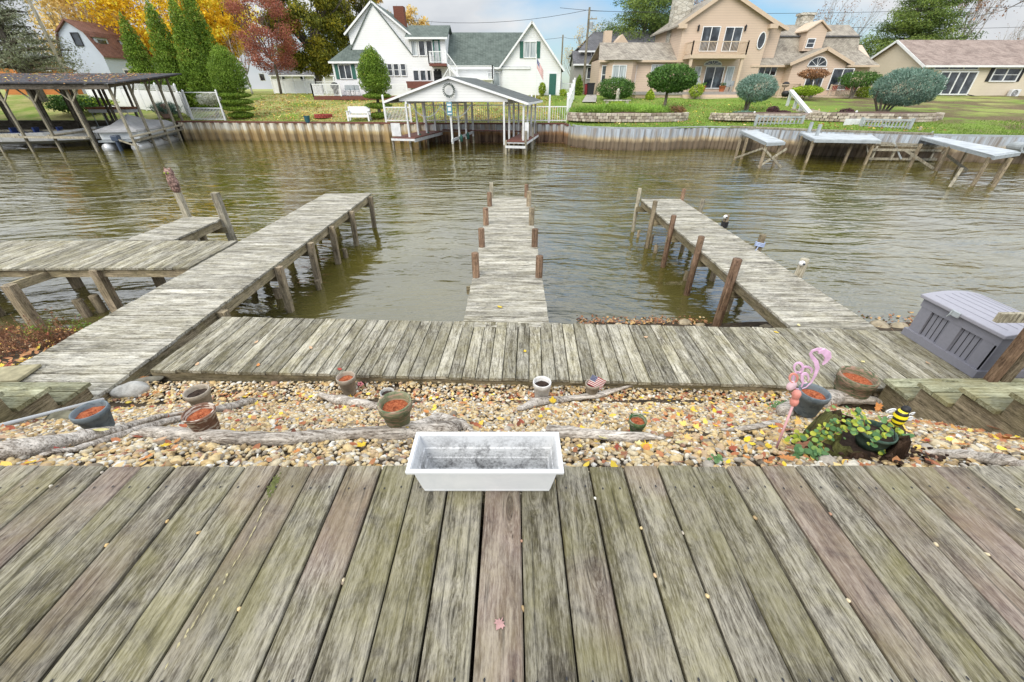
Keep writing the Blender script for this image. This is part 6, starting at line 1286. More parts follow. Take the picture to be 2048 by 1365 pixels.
m = MB(); m.tube([onY(1935, 190, 48.5), onY(1950, 193, 48.4), onY(1975, 195, 48.3), onY(2015, 194, 48.4)], .05, 6); tag(m.build('drain_hose', DARK, smooth=True), 'black drain hose along the foot of the cream house wall', 'hose')
# distant fillers: far houses behind fence
fh_ = thing('distant_house', (-19, 75, 1), 'pale distant house glimpsed behind the red tree and back fence', 'house'); ridgex(fh_, -38, -22, 1, 3.3, 5.5, 75, 8, WSID, SHD)
for px in (520, 560, 600): window(fh_, px, 148, px+10, 162, 75)
# ============================================================ evergreens
def gnd(px, Y): x = onY(px, 180, Y).x; return Vector((x, Y, yardZ(x, Y)))
def columnar(bx_, Y, ty, wpx, label, n=9000, mat=L_ARB, tiers=0, name='arborvitae', grp=None, kind='tree', bot=0.0, rnd=.5):
    b = gnd(bx_, Y); top = onY(bx_, ty, Y).z if ty > -400 else b.z+9; h = top-b.z; r = abs(onY(bx_+wpx/2, (ty+200)/2, Y).x-onY(bx_, (ty+200)/2, Y).x)
    t = thing(name, b, label, kind, grp); MB().tube([b-Vector((0, 0, .2)), b+Vector((0, 0, h*.6))], [r*.14, r*.06], 8).build('trunk', BARK, t)
    bl = []
    z0 = .03 if not tiers else .36
    for k in range(46):
        u = z0+(1-z0)*(k/45); w = (1-u)/(1-z0); prof = min(1, (w*1.5)**.62)*(1 if w < .85 else .93) if not tiers else min(1, (w*2.2)**.5)*(min(1, (1-w)*4+.35)); q = r*prof; a = k*2.4
        bl.append((b.x+.28*q*math.cos(a), b.y+.28*q*math.sin(a), b.z+u*h*.97, q*.80+.04, q*.80+.04, max(.10*h, .2)*.55))
    if tiers:
        for k in range(tiers): u = .05+.28*k/max(1, tiers-1) if tiers > 1 else .15; q = r*(.72+.28*min(1, k*.6+.3)); bl += [(b.x, b.y, b.z+u*h, q*.95, q*.95, h*.042)]*5
    leafcloud('crown', bl, n*2, .075 if not tiers else .055, mat, t, shell=.9, updir=True, asp=.5); return t
for k, (bx_, Y, ty, w, n_, lab) in enumerate([(304, 43.5, 24, 52, 9000, 'shortest arborvitae, leftmost of the tall evergreen row'), (362, 42.5, -2, 62, 12000, 'second broad arborvitae in the evergreen row'), (407, 42, -20, 56, 12000, 'third arborvitae in the evergreen row, behind the topiary'), (437, 44, -45, 60, 12000, 'rightmost tallest arborvitae of the evergreen row beside the yellow maple')]):
    columnar(bx_, Y, ty, w, lab, n_, grp='row of tall arborvitae')
columnar(466, 38, 88, 62, 'clipped bright green topiary evergreen with stacked tiers at left of the lawn', 15000, tiers=4, name='topiary', mat=L_ARB)
columnar(752, 37.2, 92, 58, 'clipped oval topiary evergreen with stacked tiers beside the white boathouse', 14000, tiers=3, name='topiary', mat=L_ARB)
columnar(1157, 50, 150, 17, 'small pointed arborvitae beyond the white fence corner', 1500)
columnar(1302, 46, 180, 16, 'small brownish pyramid evergreen before the porch lattice', 1200, mat=L_LIM)
# ============================================================ deciduous and big trees
def T(px, Y, ty, w, *a, **k):
    b = gnd(px, Y); h = onY(px, ty, Y).z-b.z; r = abs(onY(px+w/2, 80, Y).x-onY(px, 80, Y).x); k.setdefault('name', 'tree'); nm = k.pop('name'); return tree(nm, b, h, r, *a, **k)
T(380, 74, -110, 380, 'big golden yellow maple rising behind the arborvitae row', L_YEL, n=42000, leaf=.19, nb=110, name='maple_tree', cz=.6, rz=.42, shell=.2, bl=.22, trunk_h=.25)
T(470, 60, -60, 130, 'golden maple right of the tallest arborvitae', L_YEL, n=22000, leaf=.13, nb=50, name='maple_tree', cz=.62, rz=.34, shell=.2, bl=.25, trunk_h=.3)
T(215, 70, -30, 180, 'pale yellow tree behind the blue house roof', L_PYEL, n=7000, leaf=.2, nb=40, cz=.6, shell=.1, bark=BARKL)
T(560, 54, -40, 150, 'rust red maple with a slim dark trunk on the back lawn', L_RED, n=17000, leaf=.08, nb=100, name='maple_tree', cz=.58, rz=.40, tr=.16, shell=.15, bl=.22)
T(503, 53, 60, 60, 'small sparse bare tree in front of the back fence', L_BRN, n=500, leaf=.08, nb=14, tr=.11, shell=.1, bark=BARKL)
T(640, 60, -110, 180, 'large yellow-green tree with dark limbs behind the white house', L_YG, n=44000, leaf=.13, nb=110, cz=.55, rz=.45, tr=.45, shell=.15, bl=.22, spread=.8)
T(740, 66, -60, 130, 'tall yellow-green tree behind the white house gable', L_YG, n=20000, leaf=.14, nb=36, cz=.6, rz=.4, tr=.35, shell=.15, bl=.24)
T(835, 78, 2, 90, 'pale gold tree behind the brick chimney', L_PYEL, n=5200, leaf=.2, nb=36, cz=.62, shell=.1, bark=BARKL, rz=.34)
T(775, 74, -8, 60, 'thin gold topped tree left of the brick chimney', L_PYEL, n=3000, leaf=.2, nb=24, cz=.68, shell=.1, bark=BARKL)
def bare(px, Y, ty, w, label, n=700, mat=L_BRN, tr=.13, bark=BARKL, depth=4, **k):
    b = gnd(px, Y); h = onY(px, ty, Y).z-b.z; t = thing('bare_tree', b, label, 'tree'); mb = MB(); tips = []
    mb.tube([b-Vector((0, 0, .1)), b+Vector((.1, 0, h*.25)), b+Vector((0, 0, h*.5))], [tr, tr*.85, tr*.6], 7)
    for q in range(7): a = q*.9+random.random(); limb(mb, b+Vector((0, 0, h*random.uniform(.2, .5))), (math.cos(a)*.6, math.sin(a)*.6, 1), h*.24, tr*.5, depth-1, .62, .3, 3, tips, 4, .62)
    mb.build('trunk', bark, t)
    if n and tips:
        bl = [(p.x, p.y, p.z, .5, .5, .4) for p in tips]; leafcloud('crown', bl, n, .07, mat, t, shell=.1)
    return t
bare(1172, 66, 55, 60, 'grey bare tree behind the tall utility pole', 900, L_PYEL, .16); bare(1140, 80, 95, 40, 'low bare tree near the distant pole', 500, L_PYEL); bare(1360, 62, -40, 90, 'brown bare oak behind the stone chimney', 2600, L_BRN, .2)
bare(1300, 70, -20, 60, 'bare grey tree behind the left pine', 500, L_BRN); bare(1605, 64, -18, 90, 'bare tree behind the small stone chimney', 700, L_BRN, .16); bare(1660, 70, 0, 60, 'leafless grey tree left of the large pine', 400, L_BRN, .14)
bare(1985, 80, 38, 90, 'low bare grey tree beyond the cream house roof', 250, L_BRN, .18); bare(2030, 84, 50, 70, 'bare thin tree at the far right skyline', 150, L_BRN, .15); bare(1880, 62, -60, 120, 'brown leaved sparse oak behind the large pine', 2600, L_BRN, .2); bare(240, 66, -25, 90, 'bare pale tree behind the blue house', 500, L_PYEL, .15)
def pine(px, Y, ty, w, label, n=16000, mat=L_PINE, tr=.3, name='pine_tree', trunks=1, leafs=.13, lo=.28, flat_=.25, nb=46):
    b = gnd(px, Y); h = onY(px, ty, Y).z-b.z; r = abs(onY(px+w/2, 60, Y).x-onY(px, 60, Y).x); t = thing(name, b, label, 'tree'); mb = MB(); bl = []
    for q in range(trunks): a = q*2.2; mb.tube([b-Vector((0, 0, .1)), b+Vector((math.cos(a)*.5*(trunks > 1), .3*math.sin(a), h*.4)), b+Vector((math.cos(a)*r*.35*(trunks > 1), math.sin(a)*.8*(trunks > 1), h*.95))], [tr, tr*.7, tr*.15], 8)
    for k in range(nb):
        u = lo+(1-lo)*k/nb+random.uniform(-.02, .02); a = k*2.4+random.uniform(-.4, .4); q = r*(1.08-u*.62 if lo > .2 else 1.1-u)*random.uniform(.55, 1.05); s_ = b+Vector((0, 0, h*u*.92)); e = s_+Vector((math.cos(a)*q, math.sin(a)*q, h*.05*random.uniform(-.3, 1.4))); mb.tube([s_, s_.lerp(e, .5)+Vector((0, 0, h*.01)), e], [tr*.3, tr*.2, tr*.06], 5)
        for v in (.45, .7, .95): c = s_.lerp(e, v); w_ = q*random.uniform(.2, .34)+.25; bl.append((c.x, c.y, c.z+.1, w_, w_, w_*flat_*1.3))
    mb.build('trunk', BARK, t); leafcloud('crown', bl, n, leafs, mat, t, shell=.25, asp=.3, flatten=.4); return t
pine(1272, 66, -110, 230, 'green pine behind the left wing of the beige house', 38000, lo=.36, nb=76, flat_=.4)
pine(1790, 60, -40, 240, 'largest spreading pine behind the beige and cream houses', 44000, trunks=3, tr=.35, flat_=.35, lo=.30, nb=60)
b_ = pine(70, 46, -120, 210, 'large blue-green spruce with a thick trunk above the left boathouse', 20000, mat=L_SPR, tr=.6, name='spruce_tree', lo=.22, nb=70, leafs=.11, flat_=.5)
# branch reaching in at upper right
t = thing('hanging_branch', onY(2060, -10, 12), 'thin bare twig branch reaching in at the top right against the sky', 'branch'); m = MB(); A = onY(2120, -30, 12); pts = [A, onY(2048, 2, 12), onY(2015, 18, 12), onY(1985, 27, 12), onY(1960, 31, 12)]; m.tube(pts, [.02, .013, .009, .006, .003], 5)
for p in pts[1:]:
    for q in range(3): m.tube([p, p+Vector((random.uniform(-.35, .1), random.uniform(-.1, .1), random.uniform(-.2, .25)))], [.005, .002], 4)
m.build('twigs', BARK, t); leafcloud('buds', [(p.x, p.y, p.z, .3, .2, .15) for p in pts[1:]], 40, .025, L_BRN, t)
# ============================================================ shrubs
def shrub(px, Y, x0, y0, x1, y1, label, mat, n=5000, leaf=.07, stems=0, upd=False, name='shrub', sh=.8, tr=.06, group=None, asp=.5, lobes=1):
    b = gnd(px, Y); A = onY(x0, (y0+y1)/2, Y); B = onY(x1, (y0+y1)/2, Y); zt = onY((x0+x1)/2, y0, Y).z; zb = onY((x0+x1)/2, y1, Y).z; zb = max(zb, b.z-.1); c = ((A.x+B.x)/2, Y, (zt+zb)/2); rx_, rz_ = (B.x-A.x)/2, (zt-zb)/2
    t = thing(name, b, label, 'tree' if stems else 'shrub', group); m = MB()
    for k in range(max(1, stems)):
        a = (k-(stems-1)/2)*.35; m.tube([b+Vector((a*.25, 0, -.1)), b+Vector((a*rx_*.6, 0, (c[2]-b.z)*.6)), Vector((c[0]+a*rx_*1.2, c[1], c[2]))], [tr*1.2, tr, tr*.6], 7)
    m.build('trunk', BARK, t); bl = [(c[0], c[1], c[2], rx_*.93, rx_*.8, rz_*.93)]*(3 if lobes == 1 else 1)
    for k in range(26):
        d = Vector((random.gauss(0, 1), random.gauss(0, 1), random.gauss(0, 1))).normalized(); q = .26*lobes**.5; bl.append((c[0]+d.x*rx_*(1-q), c[1]+d.y*rx_*.8*(1-q), c[2]+d.z*rz_*(1-q), rx_*q*1.15, rx_*q, max(rz_*q, rx_*q*.5)))
    leafcloud('crown', bl, n, leaf, mat, t, shell=sh, updir=upd, asp=asp); return t
shrub(1232, 45, 1194, 154, 1270, 200, 'large round green boxwood bush left of the beige house porch', L_GRN, 7000)
shrub(1335, 39, 1294, 126, 1396, 188, 'dark green umbrella pine tree on a curved trunk above the stone planter', L_GRN, 8000, .09, 1, True, 'ornamental_tree', tr=.11)
shrub(1393, 46, 1378, 166, 1408, 196, 'small lime green bush before the porch steps', L_LIM, 1500, .06)
shrub(1503, 37, 1474, 145, 1554, 207, 'ball shaped blue-green tree clipped round, left of the gangway', L_BLU, 10000, .085, 2, True, 'ornamental_tree', tr=.09, asp=.22)
shrub(1784, 33.5, 1750, 133, 1878, 216, 'largest blue-green globe tree with several stems by the right railing', L_BLU, 16000, .085, 5, True, 'ornamental_tree', tr=.07, asp=.22)
shrub(1708, 46, 1682, 142, 1757, 176, 'flat topped green tree beside the beige terrace', L_GRN, 4000, .07, 2, False, 'ornamental_tree', tr=.10)
shrub(1607, 44, 1584, 171, 1643, 192, 'lime green flat shrub behind the gangway rail', L_LIM, 4500, .06, 4, tr=.04)
shrub(1626, 46, 1600, 138, 1657, 158, 'weeping brown japanese maple before the arched window', L_BRN, 2600, .07, 3, False, 'ornamental_tree', tr=.06)
shrub(1735, 47, 1712, 172, 1745, 200, 'yellow-brown bush at the corner of the cream house', L_LIM, 1500, .07)
shrub(1086, 49.0, 1077, 164, 1092, 193, 'yellow-green climbing bush left of the green door', L_LIM, 900, .07); shrub(1124, 49.2, 1118, 178, 1133, 194, 'small yellow bush right of the green door', L_LIM, 500, .07); shrub(1075, 46, 1050, 193, 1082, 204, 'low yellowed shrub bed before the white house', L_YG, 900, .07)
shrub(417, 38.5, 392, 183, 442, 214, 'white flowering twiggy bush behind the railing panel', L_WHT, 2600, .05, 3, False, tr=.02, sh=.2)
shrub(335, 38.5, 303, 203, 362, 234, 'spiky blue-grey yucca bush beside the privacy fence', L_BLU, 1800, .16, 0, True, sh=.1, asp=.12)
shrub(165, 40, 95, 190, 205, 225, 'dark green leafy bush behind the left boathouse', L_GRN, 3000, .1, sh=.3); shrub(215, 41, 150, 195, 230, 215, 'yellow-green bush by the lattice at left', L_LIM, 1500, .09, sh=.3)
for k, (px, Y, x0, y0, x1, y1) in enumerate([(1545, 34.5, 1534, 212, 1557, 230), (1565, 34.2, 1554, 221, 1580, 233), (1693, 33.5, 1678, 217, 1707, 233), (1722, 33, 1710, 228, 1735, 238), (1752, 32.7, 1740, 228, 1764, 238)]):
    shrub(px, Y, x0, y0, x1, y1, ['dark purple heather clump left of the gangway foot', 'second purple heather clump touching the left railing', 'largest dark purple heather mound in the right bed', 'small purple mound behind the right railing', 'purple mound beneath the globe tree'][k], L_PUR, 1200, .05, name='heather_clump')
shrub(1650, 34, 1640, 228, 1672, 242, 'low blue-green creeping juniper between the stone beds', L_BLU, 900, .06); shrub(1685, 33, 1662, 233, 1700, 246, 'olive ground shrub on the right stone bed', L_YG, 1200, .06); shrub(1480, 34.5, 1462, 222, 1510, 240, 'grey-green creeping juniper on the middle stone bed', L_BLU, 1600, .06)
# juniper mound on the left stone planter
def stonebed(cx_, Y, rx_, ry_, h, label, soil=True):
    z = yardZ(cx_, Y-ry_*.6)-.05; t = thing('stone_planter', (cx_, Y, z), label, 'stone wall'); m = MB(); N_ = 34
    for row in range(3):
        for k in range(N_):
            a = math.pi+math.pi*k/N_*1.0+row*.05-.1; a2 = a+math.pi/N_*1.0; x_, y_ = cx_+rx_*math.cos(a), Y+ry_*math.sin(a); x2, y2 = cx_+rx_*math.cos(a2), Y+ry_*math.sin(a2)
            d = math.hypot(x2-x_, y2-y_); m.box(((x_+x2)/2, (y_+y2)/2+random.uniform(-.03, .03), z+h*(row+.5)/3), (d*.93, .28, h/3*.92), rz=math.atan2(y2-y_, x2-x_)+random.uniform(-.05, .05))
    m.build('stones', STN, t, bev=.02); m = MB(); V = [(cx_+rx_*.98*math.cos(a), Y+ry_*.98*math.sin(a)*(1 if math.sin(a) < 0 else .4), z+h*.9) for a in np.linspace(0, 6.283, 30)[:-1]]; m.add([(cx_, Y, z+h*1.1)]+V, [(0, 1+i, 1+(i+1) % 29) for i in range(29)]); m.build('soil', flat('bed_mulch', (.10, .06, .045), .9, .5, 8), t); return t, z+h
n = NT('dry_stone'); STN = n.done(n.mix(1, n.ramp(n.rnd(), [(0, (.24, .19, .15)), (.4, (.42, .36, .29)), (.75, (.55, .49, .41)), (1, (.36, .30, .27))]), n.ramp(n.noise(n.pos(), 6, 5), [(.3, .7), (.7, 1.15)]), 'MULTIPLY'), .9)
c0 = onY(1250, 238, 33.6); _, z_ = stonebed(c0.x+.3, 34.2, 4.4, 1.9, .55, 'curved dry stone planter wall under the long grass mound')
c = onY(1247, 222, 34.0); t = thing('grass_mound', (c.x, 34.2, z_), 'long drooping green grass mound filling the left stone planter', 'plant'); bl = [(c.x+x_, 34.2+.3*math.cos(x_*2), z_+.15-.02*x_*x_, .8, .9, .42) for x_ in np.linspace(-3.4, 3.2, 12)]; leafcloud('blades', bl, 12000, .15, L_GRA, t, shell=.6, asp=.09, flatten=-.5, updir=True)
c = onY(1352, 228, 34.2); t = thing('grass_mound', c, 'small rusty grass clump at the right end of the left stone planter', 'plant'); leafcloud('blades', [(c.x, 34.3, z_+.1, .7, .5, .3)], 900, .1, L_BRN, t, asp=.15)
c = onY(1232, 211, 36); t = thing('grass_mound', (c.x, 36, yardZ(c.x, 36)), 'yellow-tipped shrub tuft behind the long grass mound', 'plant'); leafcloud('blades', [(c.x, 35.6, z_+.35, .7, .4, .3)], 700, .09, L_LIM, t, asp=.3)
c = onY(1540, 245, 32.8); stonebed(c.x, 33.6, 4.0, 1.7, .45, 'curved dry stone bed behind the left grey railing'); c = onY(1760, 250, 31); stonebed(c.x, 32.0, 4.4, 2.2, .5, 'curved dry stone bed under the largest globe tree')
m = MB()
for k in range(6): c = onY(1610+k*9, 205+k*8.5, 36.5-k*.85); m.box((c.x, 36.5-k*.85, yardZ(c.x, 36.5-k*.85)+.02), (1.6, .5, .14), rz=random.uniform(-.1, .1))
tag(m.build('stone_steps', STN, bev=.02), 'rough stone steps between the two stone beds', 'steps')
# gangway rail
t = thing('gangway', onY(1600, 215, 35), 'white and grey wooden stair rail slanting down to the right seawall', 'handrail'); A = onY(1582, 182, 39.5); B = onY(1621, 229, 33.2)
m = MB(); m.bar(A, B, .30, .16); m.build('rail', WHITED, t)
for u in (.03, .35, .6): P = A.lerp(B, u); g_ = yardZ(P.x, P.y); MB().box2((P.x-.09, P.y-.09, g_-.1), (P.x+.09, P.y+.09, P.z)).build('post', WHITED, t)
# ============================================================ right docks
def slabdock(poly, zt, label, legs, th=.16):
    t = thing('grey_dock', (*poly[0], zt), label, 'dock', 'grey docks at the right seawall'); m = MB(); m.prism([(x, y, zt-th) for x, y in poly], (0, 0, th-.02)); m.build('fascia', GREYP, t); cx_ = sum(p[0] for p in poly)/len(poly); cy_ = sum(p[1] for p in poly)/len(poly)
    m = MB(); m.prism([(cx_+(x-cx_)*.97, cy_+(y-cy_)*.95, zt-.02) for x, y in poly], (0, 0, .025)); m.build('deck_surface', flat('worn_grey_decking', (.40, .43, .45), .7, .25, 1.8), t)
    for x, y in legs: MB().bar((x, y, -3.1), (x, y, zt-.1), .11, .11, up=(0, 1, 0)).build('leg', WZ, t)
    return t
def pz(px, py, z): v = onZ(px, py, z); return (v.x, v.y)
zA_ = -1.0
A_ = [pz(1535, 286, zA_), pz(1572, 284, zA_), pz(1512, 260.5, zA_), pz(1480, 261, zA_)]
t = slabdock(A_, zA_, 'smallest grey dock with crossed legs, leftmost of the right docks', [(A_[0][0]+.1, A_[0][1]+.2), (A_[1][0]-.15, A_[1][1]+.2), (A_[0][0]+.1, A_[0][1]+3), (A_[1][0]-.5, A_[1][1]+3)])
m = MB(); x0_, y0_ = A_[0]; x1_, _ = A_[1]; m.bar((x0_, y0_+.15, -1.3), (x1_, y0_+.15, -2.2), .05, .1); m.bar((x1_, y0_+.2, -1.3), (x0_, y0_+.2, -2.2), .05, .1); m.bar((x0_, y0_+.3, -1.3), (x0_, y0_+2.8, -2.1), .05, .1); m.build('cross_brace', WZG, t)
B_ = [pz(1630, 279, zA_), pz(1764, 281, zA_), pz(1738, 266, zA_), pz(1597, 264, zA_)]
t = slabdock(B_, zA_, 'wide grey dock with a white top in the middle of the right docks', [(B_[0][0]+.1, B_[0][1]+.2), (B_[0][0]+2.3, B_[0][1]+.2), (B_[1][0]-.2, B_[1][1]+.2), (B_[3][0]+.3, B_[3][1]-.4), (B_[0][0]+1.2, B_[0][1]+3)])
for px, y_ in ((1617, 266), (1633, 272), (1686, 262), (1712, 262)): P = onZ(px, y_, zA_); MB().box2((P.x-.07, P.y-.07, zA_), (P.x+.07, P.y+.07, zA_+.6)).build('mooring_post', GREYP, t)
C_ = [pz(1992, 312, zA_), pz(2044, 304, zA_), pz(1870, 273, zA_), pz(1838, 273, zA_)]
t = slabdock(C_, zA_, 'longest grey dock angled toward the right edge of the water', [(C_[0][0]+.1, C_[0][1]+.3), (C_[1][0]-.2, C_[1][1]+.2), (C_[0][0]+.8, C_[0][1]+.1), ((C_[0][0]+C_[3][0])/2, (C_[0][1]+C_[3][1])/2), ((C_[0][0]+C_[3][0])/2-.4, (C_[0][1]+C_[3][1])/2+1.2), ((C_[1][0]+C_[2][0])/2, (C_[1][1]+C_[2][1])/2)])
m = MB(); e = Vector((*C_[3], -1.4)); f_ = Vector((*C_[0], -1.4)); q = e.lerp(f_, .45); m.bar(q, q+Vector((1.2, -.6, -.8)), .06, .12); m.bar(q+Vector((-1.2, .9, 0)), q+Vector((0, 0, -.8)), .06, .12); P = f_+Vector((-.9, .2, -.1)); m.bar(P, P+Vector((-.3, -.2, -.75)), .1, .06); m.build('cross_brace', WZG, t)
P = onZ(1815, 266, zA_); m = MB(); m.bar((P.x+.2, P.y, -1.12), (P.x+1.9, P.y+.2, -1.12), .5, .2); 
tag(m.build('dock_section', GREYP), 'short grey dock section beside the wooden rack', 'dock', 'grey docks at the right seawall')
# old lift rack
P = onZ(1740, 323, WZL); t = thing('boat_lift', P, 'collapsed weathered timber boat lift rack standing in the water by the seawall', 'boat lift'); x0_ = P.x; y0_ = P.y
L1 = MB()
for k in range(4):
    x_ = x0_+k*1.15
    for y_ in (y0_, y0_+1.9): L1.bar((x_, y_, -2.9), (x_+.1, y_+.1, -1.45-.05*k), .10, .10)
L1.build('leg', WZG, t); L1 = MB()
for z_ in (-2.1, -1.62):
    for y_ in (y0_-.08, y0_+1.95): L1.bar((x0_-.2, y_, z_), (x0_+3.8, y_, z_-.04), .06, .12)
L1.bar((x0_-.3, y0_-.1, -2.0), (x0_+.9, y0_+2, -1.5), .07, .1); L1.bar((x0_+3.7, y0_, -2.1), (x0_+2.9, y0_+2.1, -1.3), .07, .1); L1.build('frame_rails', WZG, t); L1 = MB()
for k in range(9): L1.bar((x0_+.3, y0_+.1+.22*k, -1.38+random.uniform(-.04, .06)), (x0_+4.3, y0_-.2+.24*k, -1.42+random.uniform(-.06, .08)), .12, .04)
L1.build('loose_planks', WZG, t)
m = MB(); m.bar((x0_+1.6, y0_-.2, -2.1), (x0_+1.0, y0_+.5, -.95), .07, .07); m.bar((x0_+3.2, y0_+1.2, -1.9), (x0_+3.7, y0_+.9, -.75), .07, .07); m.build('strut', GREYP, t)
P = onZ(1760, 268, -1.1); t = thing('winch', P, 'grey metal winch on the wide right dock', 'winch'); m = MB(); m.lathe([(0, -.1), (.2, -.1), (.2, .1), (0, .1)], P+Vector((0, 0, .35)), 12, M=Matrix.Rotation(R(90), 3, 'Y')); m.build('drum', GREYP, t); m = MB(); m.bar(P, P+Vector((0, 0, .4)), .12, .12); m.bar(P+Vector((-.3, 0, .35)), P+Vector((.4, 0, .55)), .05, .05); m.build('bracket', DARK, t)
# wooden cap along right wall, railings, bench
m = MB(); 
for a, b in zip(rw[8:12], rw[9:12]): m.bar((a[0], a[1]+.3, -.86), (b[0], b[1]+.3, -.86), .5, .1)
tag(m.build('wall_walk', WZG), 'narrow wooden walk board on top of the right seawall', 'boardwalk')
def railpx(x0, y0, x1, y1, Y0, Y1, label, slant=0, n_=12, h=None):
    A = onY(x0, y0, Y0); B = onY(x1, y1, Y1); g0, g1 = -1.0, -1.0; t = thing('dock_railing', A, label, 'railing', 'grey railings by the right docks'); m = MB(); hA, hB = A.z-g0, B.z-g1
    m.bar(A, B, .1, .09); m.bar((A.x, A.y, g0+.1), (B.x, B.y, g1+.1), .08, .07); m.bar((A.x, A.y, (A.z+g0)/2), (B.x, B.y, (B.z+g1)/2), .04, .05)
    for i in range(n_+1): u = i/n_; P = A.lerp(B, u); m.box2((P.x-.03, P.y-.03, g0), (P.x+.03, P.y+.03, P.z))
    m.build('pickets', GREYP, t)
    for P in (A, B): MB().box2((P.x-.07, P.y-.07, g0-.1), (P.x+.07, P.y+.07, P.z+.1)).build('post', GREYP, t)
railpx(1515, 233, 1607, 235, 31.0, 30.6, 'left grey railing with vertical pickets above the smallest grey dock'); railpx(1726, 239, 1826, 241, 29.0, 27.5, 'right grey railing in front of the globe tree', n_=14)
A = onY(1690, 238, 29.6); t = thing('bench', A, 'grey-white slatted bench back beside the right railing', 'bench'); MB().box2((A.x, 29.5, A.z-.75), (A.x+1.35, 29.56, A.z)).build('backrest', WHITED, t); MB().box2((A.x, 29.1, A.z-.80), (A.x+1.35, 29.5, A.z-.74)).build('seat', WHITED, t)
for x_ in (A.x+.05, A.x+1.3): MB().box2((x_-.04, 29.15, -.9), (x_+.04, 29.55, A.z-.8)).build('leg', WHITED, t)
for k, (px, py) in enumerate(((1992, 288), (2010, 290))):
    P = onY(2030 if k == 0 else 2046, 293+k*1, 24.6); t = thing('drain_pipe', P, ('grey drain pipe mouth sticking out of the right seawall', 'black drain pipe right beside the grey one in the seawall')[k], 'pipe'); M_ = Matrix.Rotation(R(90), 3, 'X')
    MB().lathe([(.24, -.8), (.24, .55), (.28, .55), (.28, .62), (.20, .62), (.20, .2), (0, .2)], P, 16, M=M_).build('pipe', GREYP if k == 0 else DARK, t, smooth=False)
P = onY(1840, 255, 27.5); MBm = MB(); P0 = onY(1833, 275, 27.0); MBm.bar(P0, onY(1842, 254, 27.0), .1, .1); tag(MBm.build('leaning_post', WZG), 'short weathered post leaning above the right seawall', 'post')
for k, (px, py, Y) in enumerate(((1731, 232, 31.5), (1825, 232, 28.5), (1522, 226, 33))):
    P = gnd(px, Y); P.z = yardZ(P.x, Y); t = thing('garden_light', P, ('small solar garden light between bench and right railing', 'small solar light beside the right end of the right railing', 'small solar light by the ball shaped tree')[k], 'light'); MB().tube([P, P+Vector((0, 0, .4))], .015, 5).build('stem', DARK, t); MB().lathe([(.03, .38), (.07, .42), (.07, .5), (0, .54)], P, 10).build('lamp', WHITED, t)
# ============================================================ poles and wires
def pole(px, Y, ty, label, r=.14, arm=False, tl=0):
    b = gnd(px, Y); top = onY(px, ty, Y); top = Vector((b.x+tl, Y, top.z)); t = thing('utility_pole', b, label, 'utility pole'); MB().tube([b-Vector((0, 0, .3)), top], [r, r*.7], 9).build('pole', WZG, t)
    if arm:
        MB().bar(top+Vector((-.1, -.1, -1.0)), top+Vector((.9, -.1, -1.0)), .08, .1).build('cross_arm', WZG, t); m = MB()
        for x_ in (.3, .8): m.lathe([(0, 0), (.06, .02), (.05, .15), (0, .2)], top+Vector((x_, -.1, -.95)), 8)
        m.build('insulators', GREYP, t); MB().lathe([(0, -.7), (.2, -.7), (.22, -.1), (0, 0)], top+Vector((.3, -.2, -1.2)), 10).build('transformer', GREYP, t)
    return top
p1 = pole(1166, 56, 15, 'tallest utility pole with a transformer between the two houses', .16, True); p2 = pole(1120, 70, 70, 'shorter utility pole beyond the green door'); p3 = pole(1139, 95, 95, 'distant small utility pole between the houses', .14); p0 = pole(148, 47, -60, 'weathered utility pole at the edge of the spruce', .17)
def wire(a, b, label, sag=.6, r=.018):
    a, b = Vector(a), Vector(b); m = MB(); m.tube([a.lerp(b, u)+Vector((0, 0, -sag*4*u*(1-u))) for u in np.linspace(0, 1, 14)], r, 4); tag(m.build('power_line', DARK), label, 'cable', 'overhead power lines')
wire(p2+Vector((0, 0, -.3)), onY(900, 67, 75), 'power line from the shorter pole to the white house roof'); wire(p2+Vector((0, 0, -.2)), p1+Vector((0, 0, -2.4)), 'power line joining the shorter pole and the tallest pole', .3); wire(p1+Vector((0, 0, -.2)), onY(700, 20, 62), 'highest power line crossing the sky behind the white house', 1.2); wire(p1+Vector((0, 0, -.3)), onY(2120, 8, 60), 'power line passing behind the beige gable to the right', .5)
wire(onY(1700, 55, 58), onY(2100, 52, 58), 'upper power line in front of the large pine', .2); wire(onY(1120, 16, 58), onY(1345, 22, 58), 'power line before the left pine', .2)
# ============================================================ lawn furniture
P = gnd(635, 37.8); P.z = yardZ(P.x, 37.8); t = thing('fire_pit', P, 'round red brick fire pit on the left lawn', 'fire pit'); m = MB()
for row in range(2):
    for k in range(18): a = 6.283*k/18+row*.17; m.box((P.x+.62*math.cos(a), P.y+.62*math.sin(a), P.z+.07+.13*row), (.2, .18, .12), rz=a+math.pi/2)
m.build('bricks', flat('fire_pit_brick', (.30, .06, .05), .9, .35, 9), t); MB().lathe([(.55, .05), (.001, .06)], P, 18).build('ash', flat('ash', (.1, .09, .08), .9, .4, 9), t)
P = gnd(600, 35.9); P.z = -.9; t = thing('bucket', P, 'small dark teal bucket standing on the seawall edge', 'bucket'); MB().lathe([(0, 0), (.17, 0), (.22, .42), (.24, .42), (.24, .46), (.0, .47)], P, 14).build('body', flat('teal_plastic', (.03, .10, .12), .5), t, smooth=False); MB().tube([P+Vector((.23*math.cos(a), 0, .46+.1*math.sin(a))) for a in np.linspace(0, 3.14, 9)], .01, 4).build('handle', flat('red_handle', (.35, .05, .04)), t)
P = gnd(709, 36.4); P.z = yardZ(P.x, 36.4)-.02; t = thing('bench', P, 'white wooden garden bench on the lawn near the seawall', 'bench'); bw_ = .82
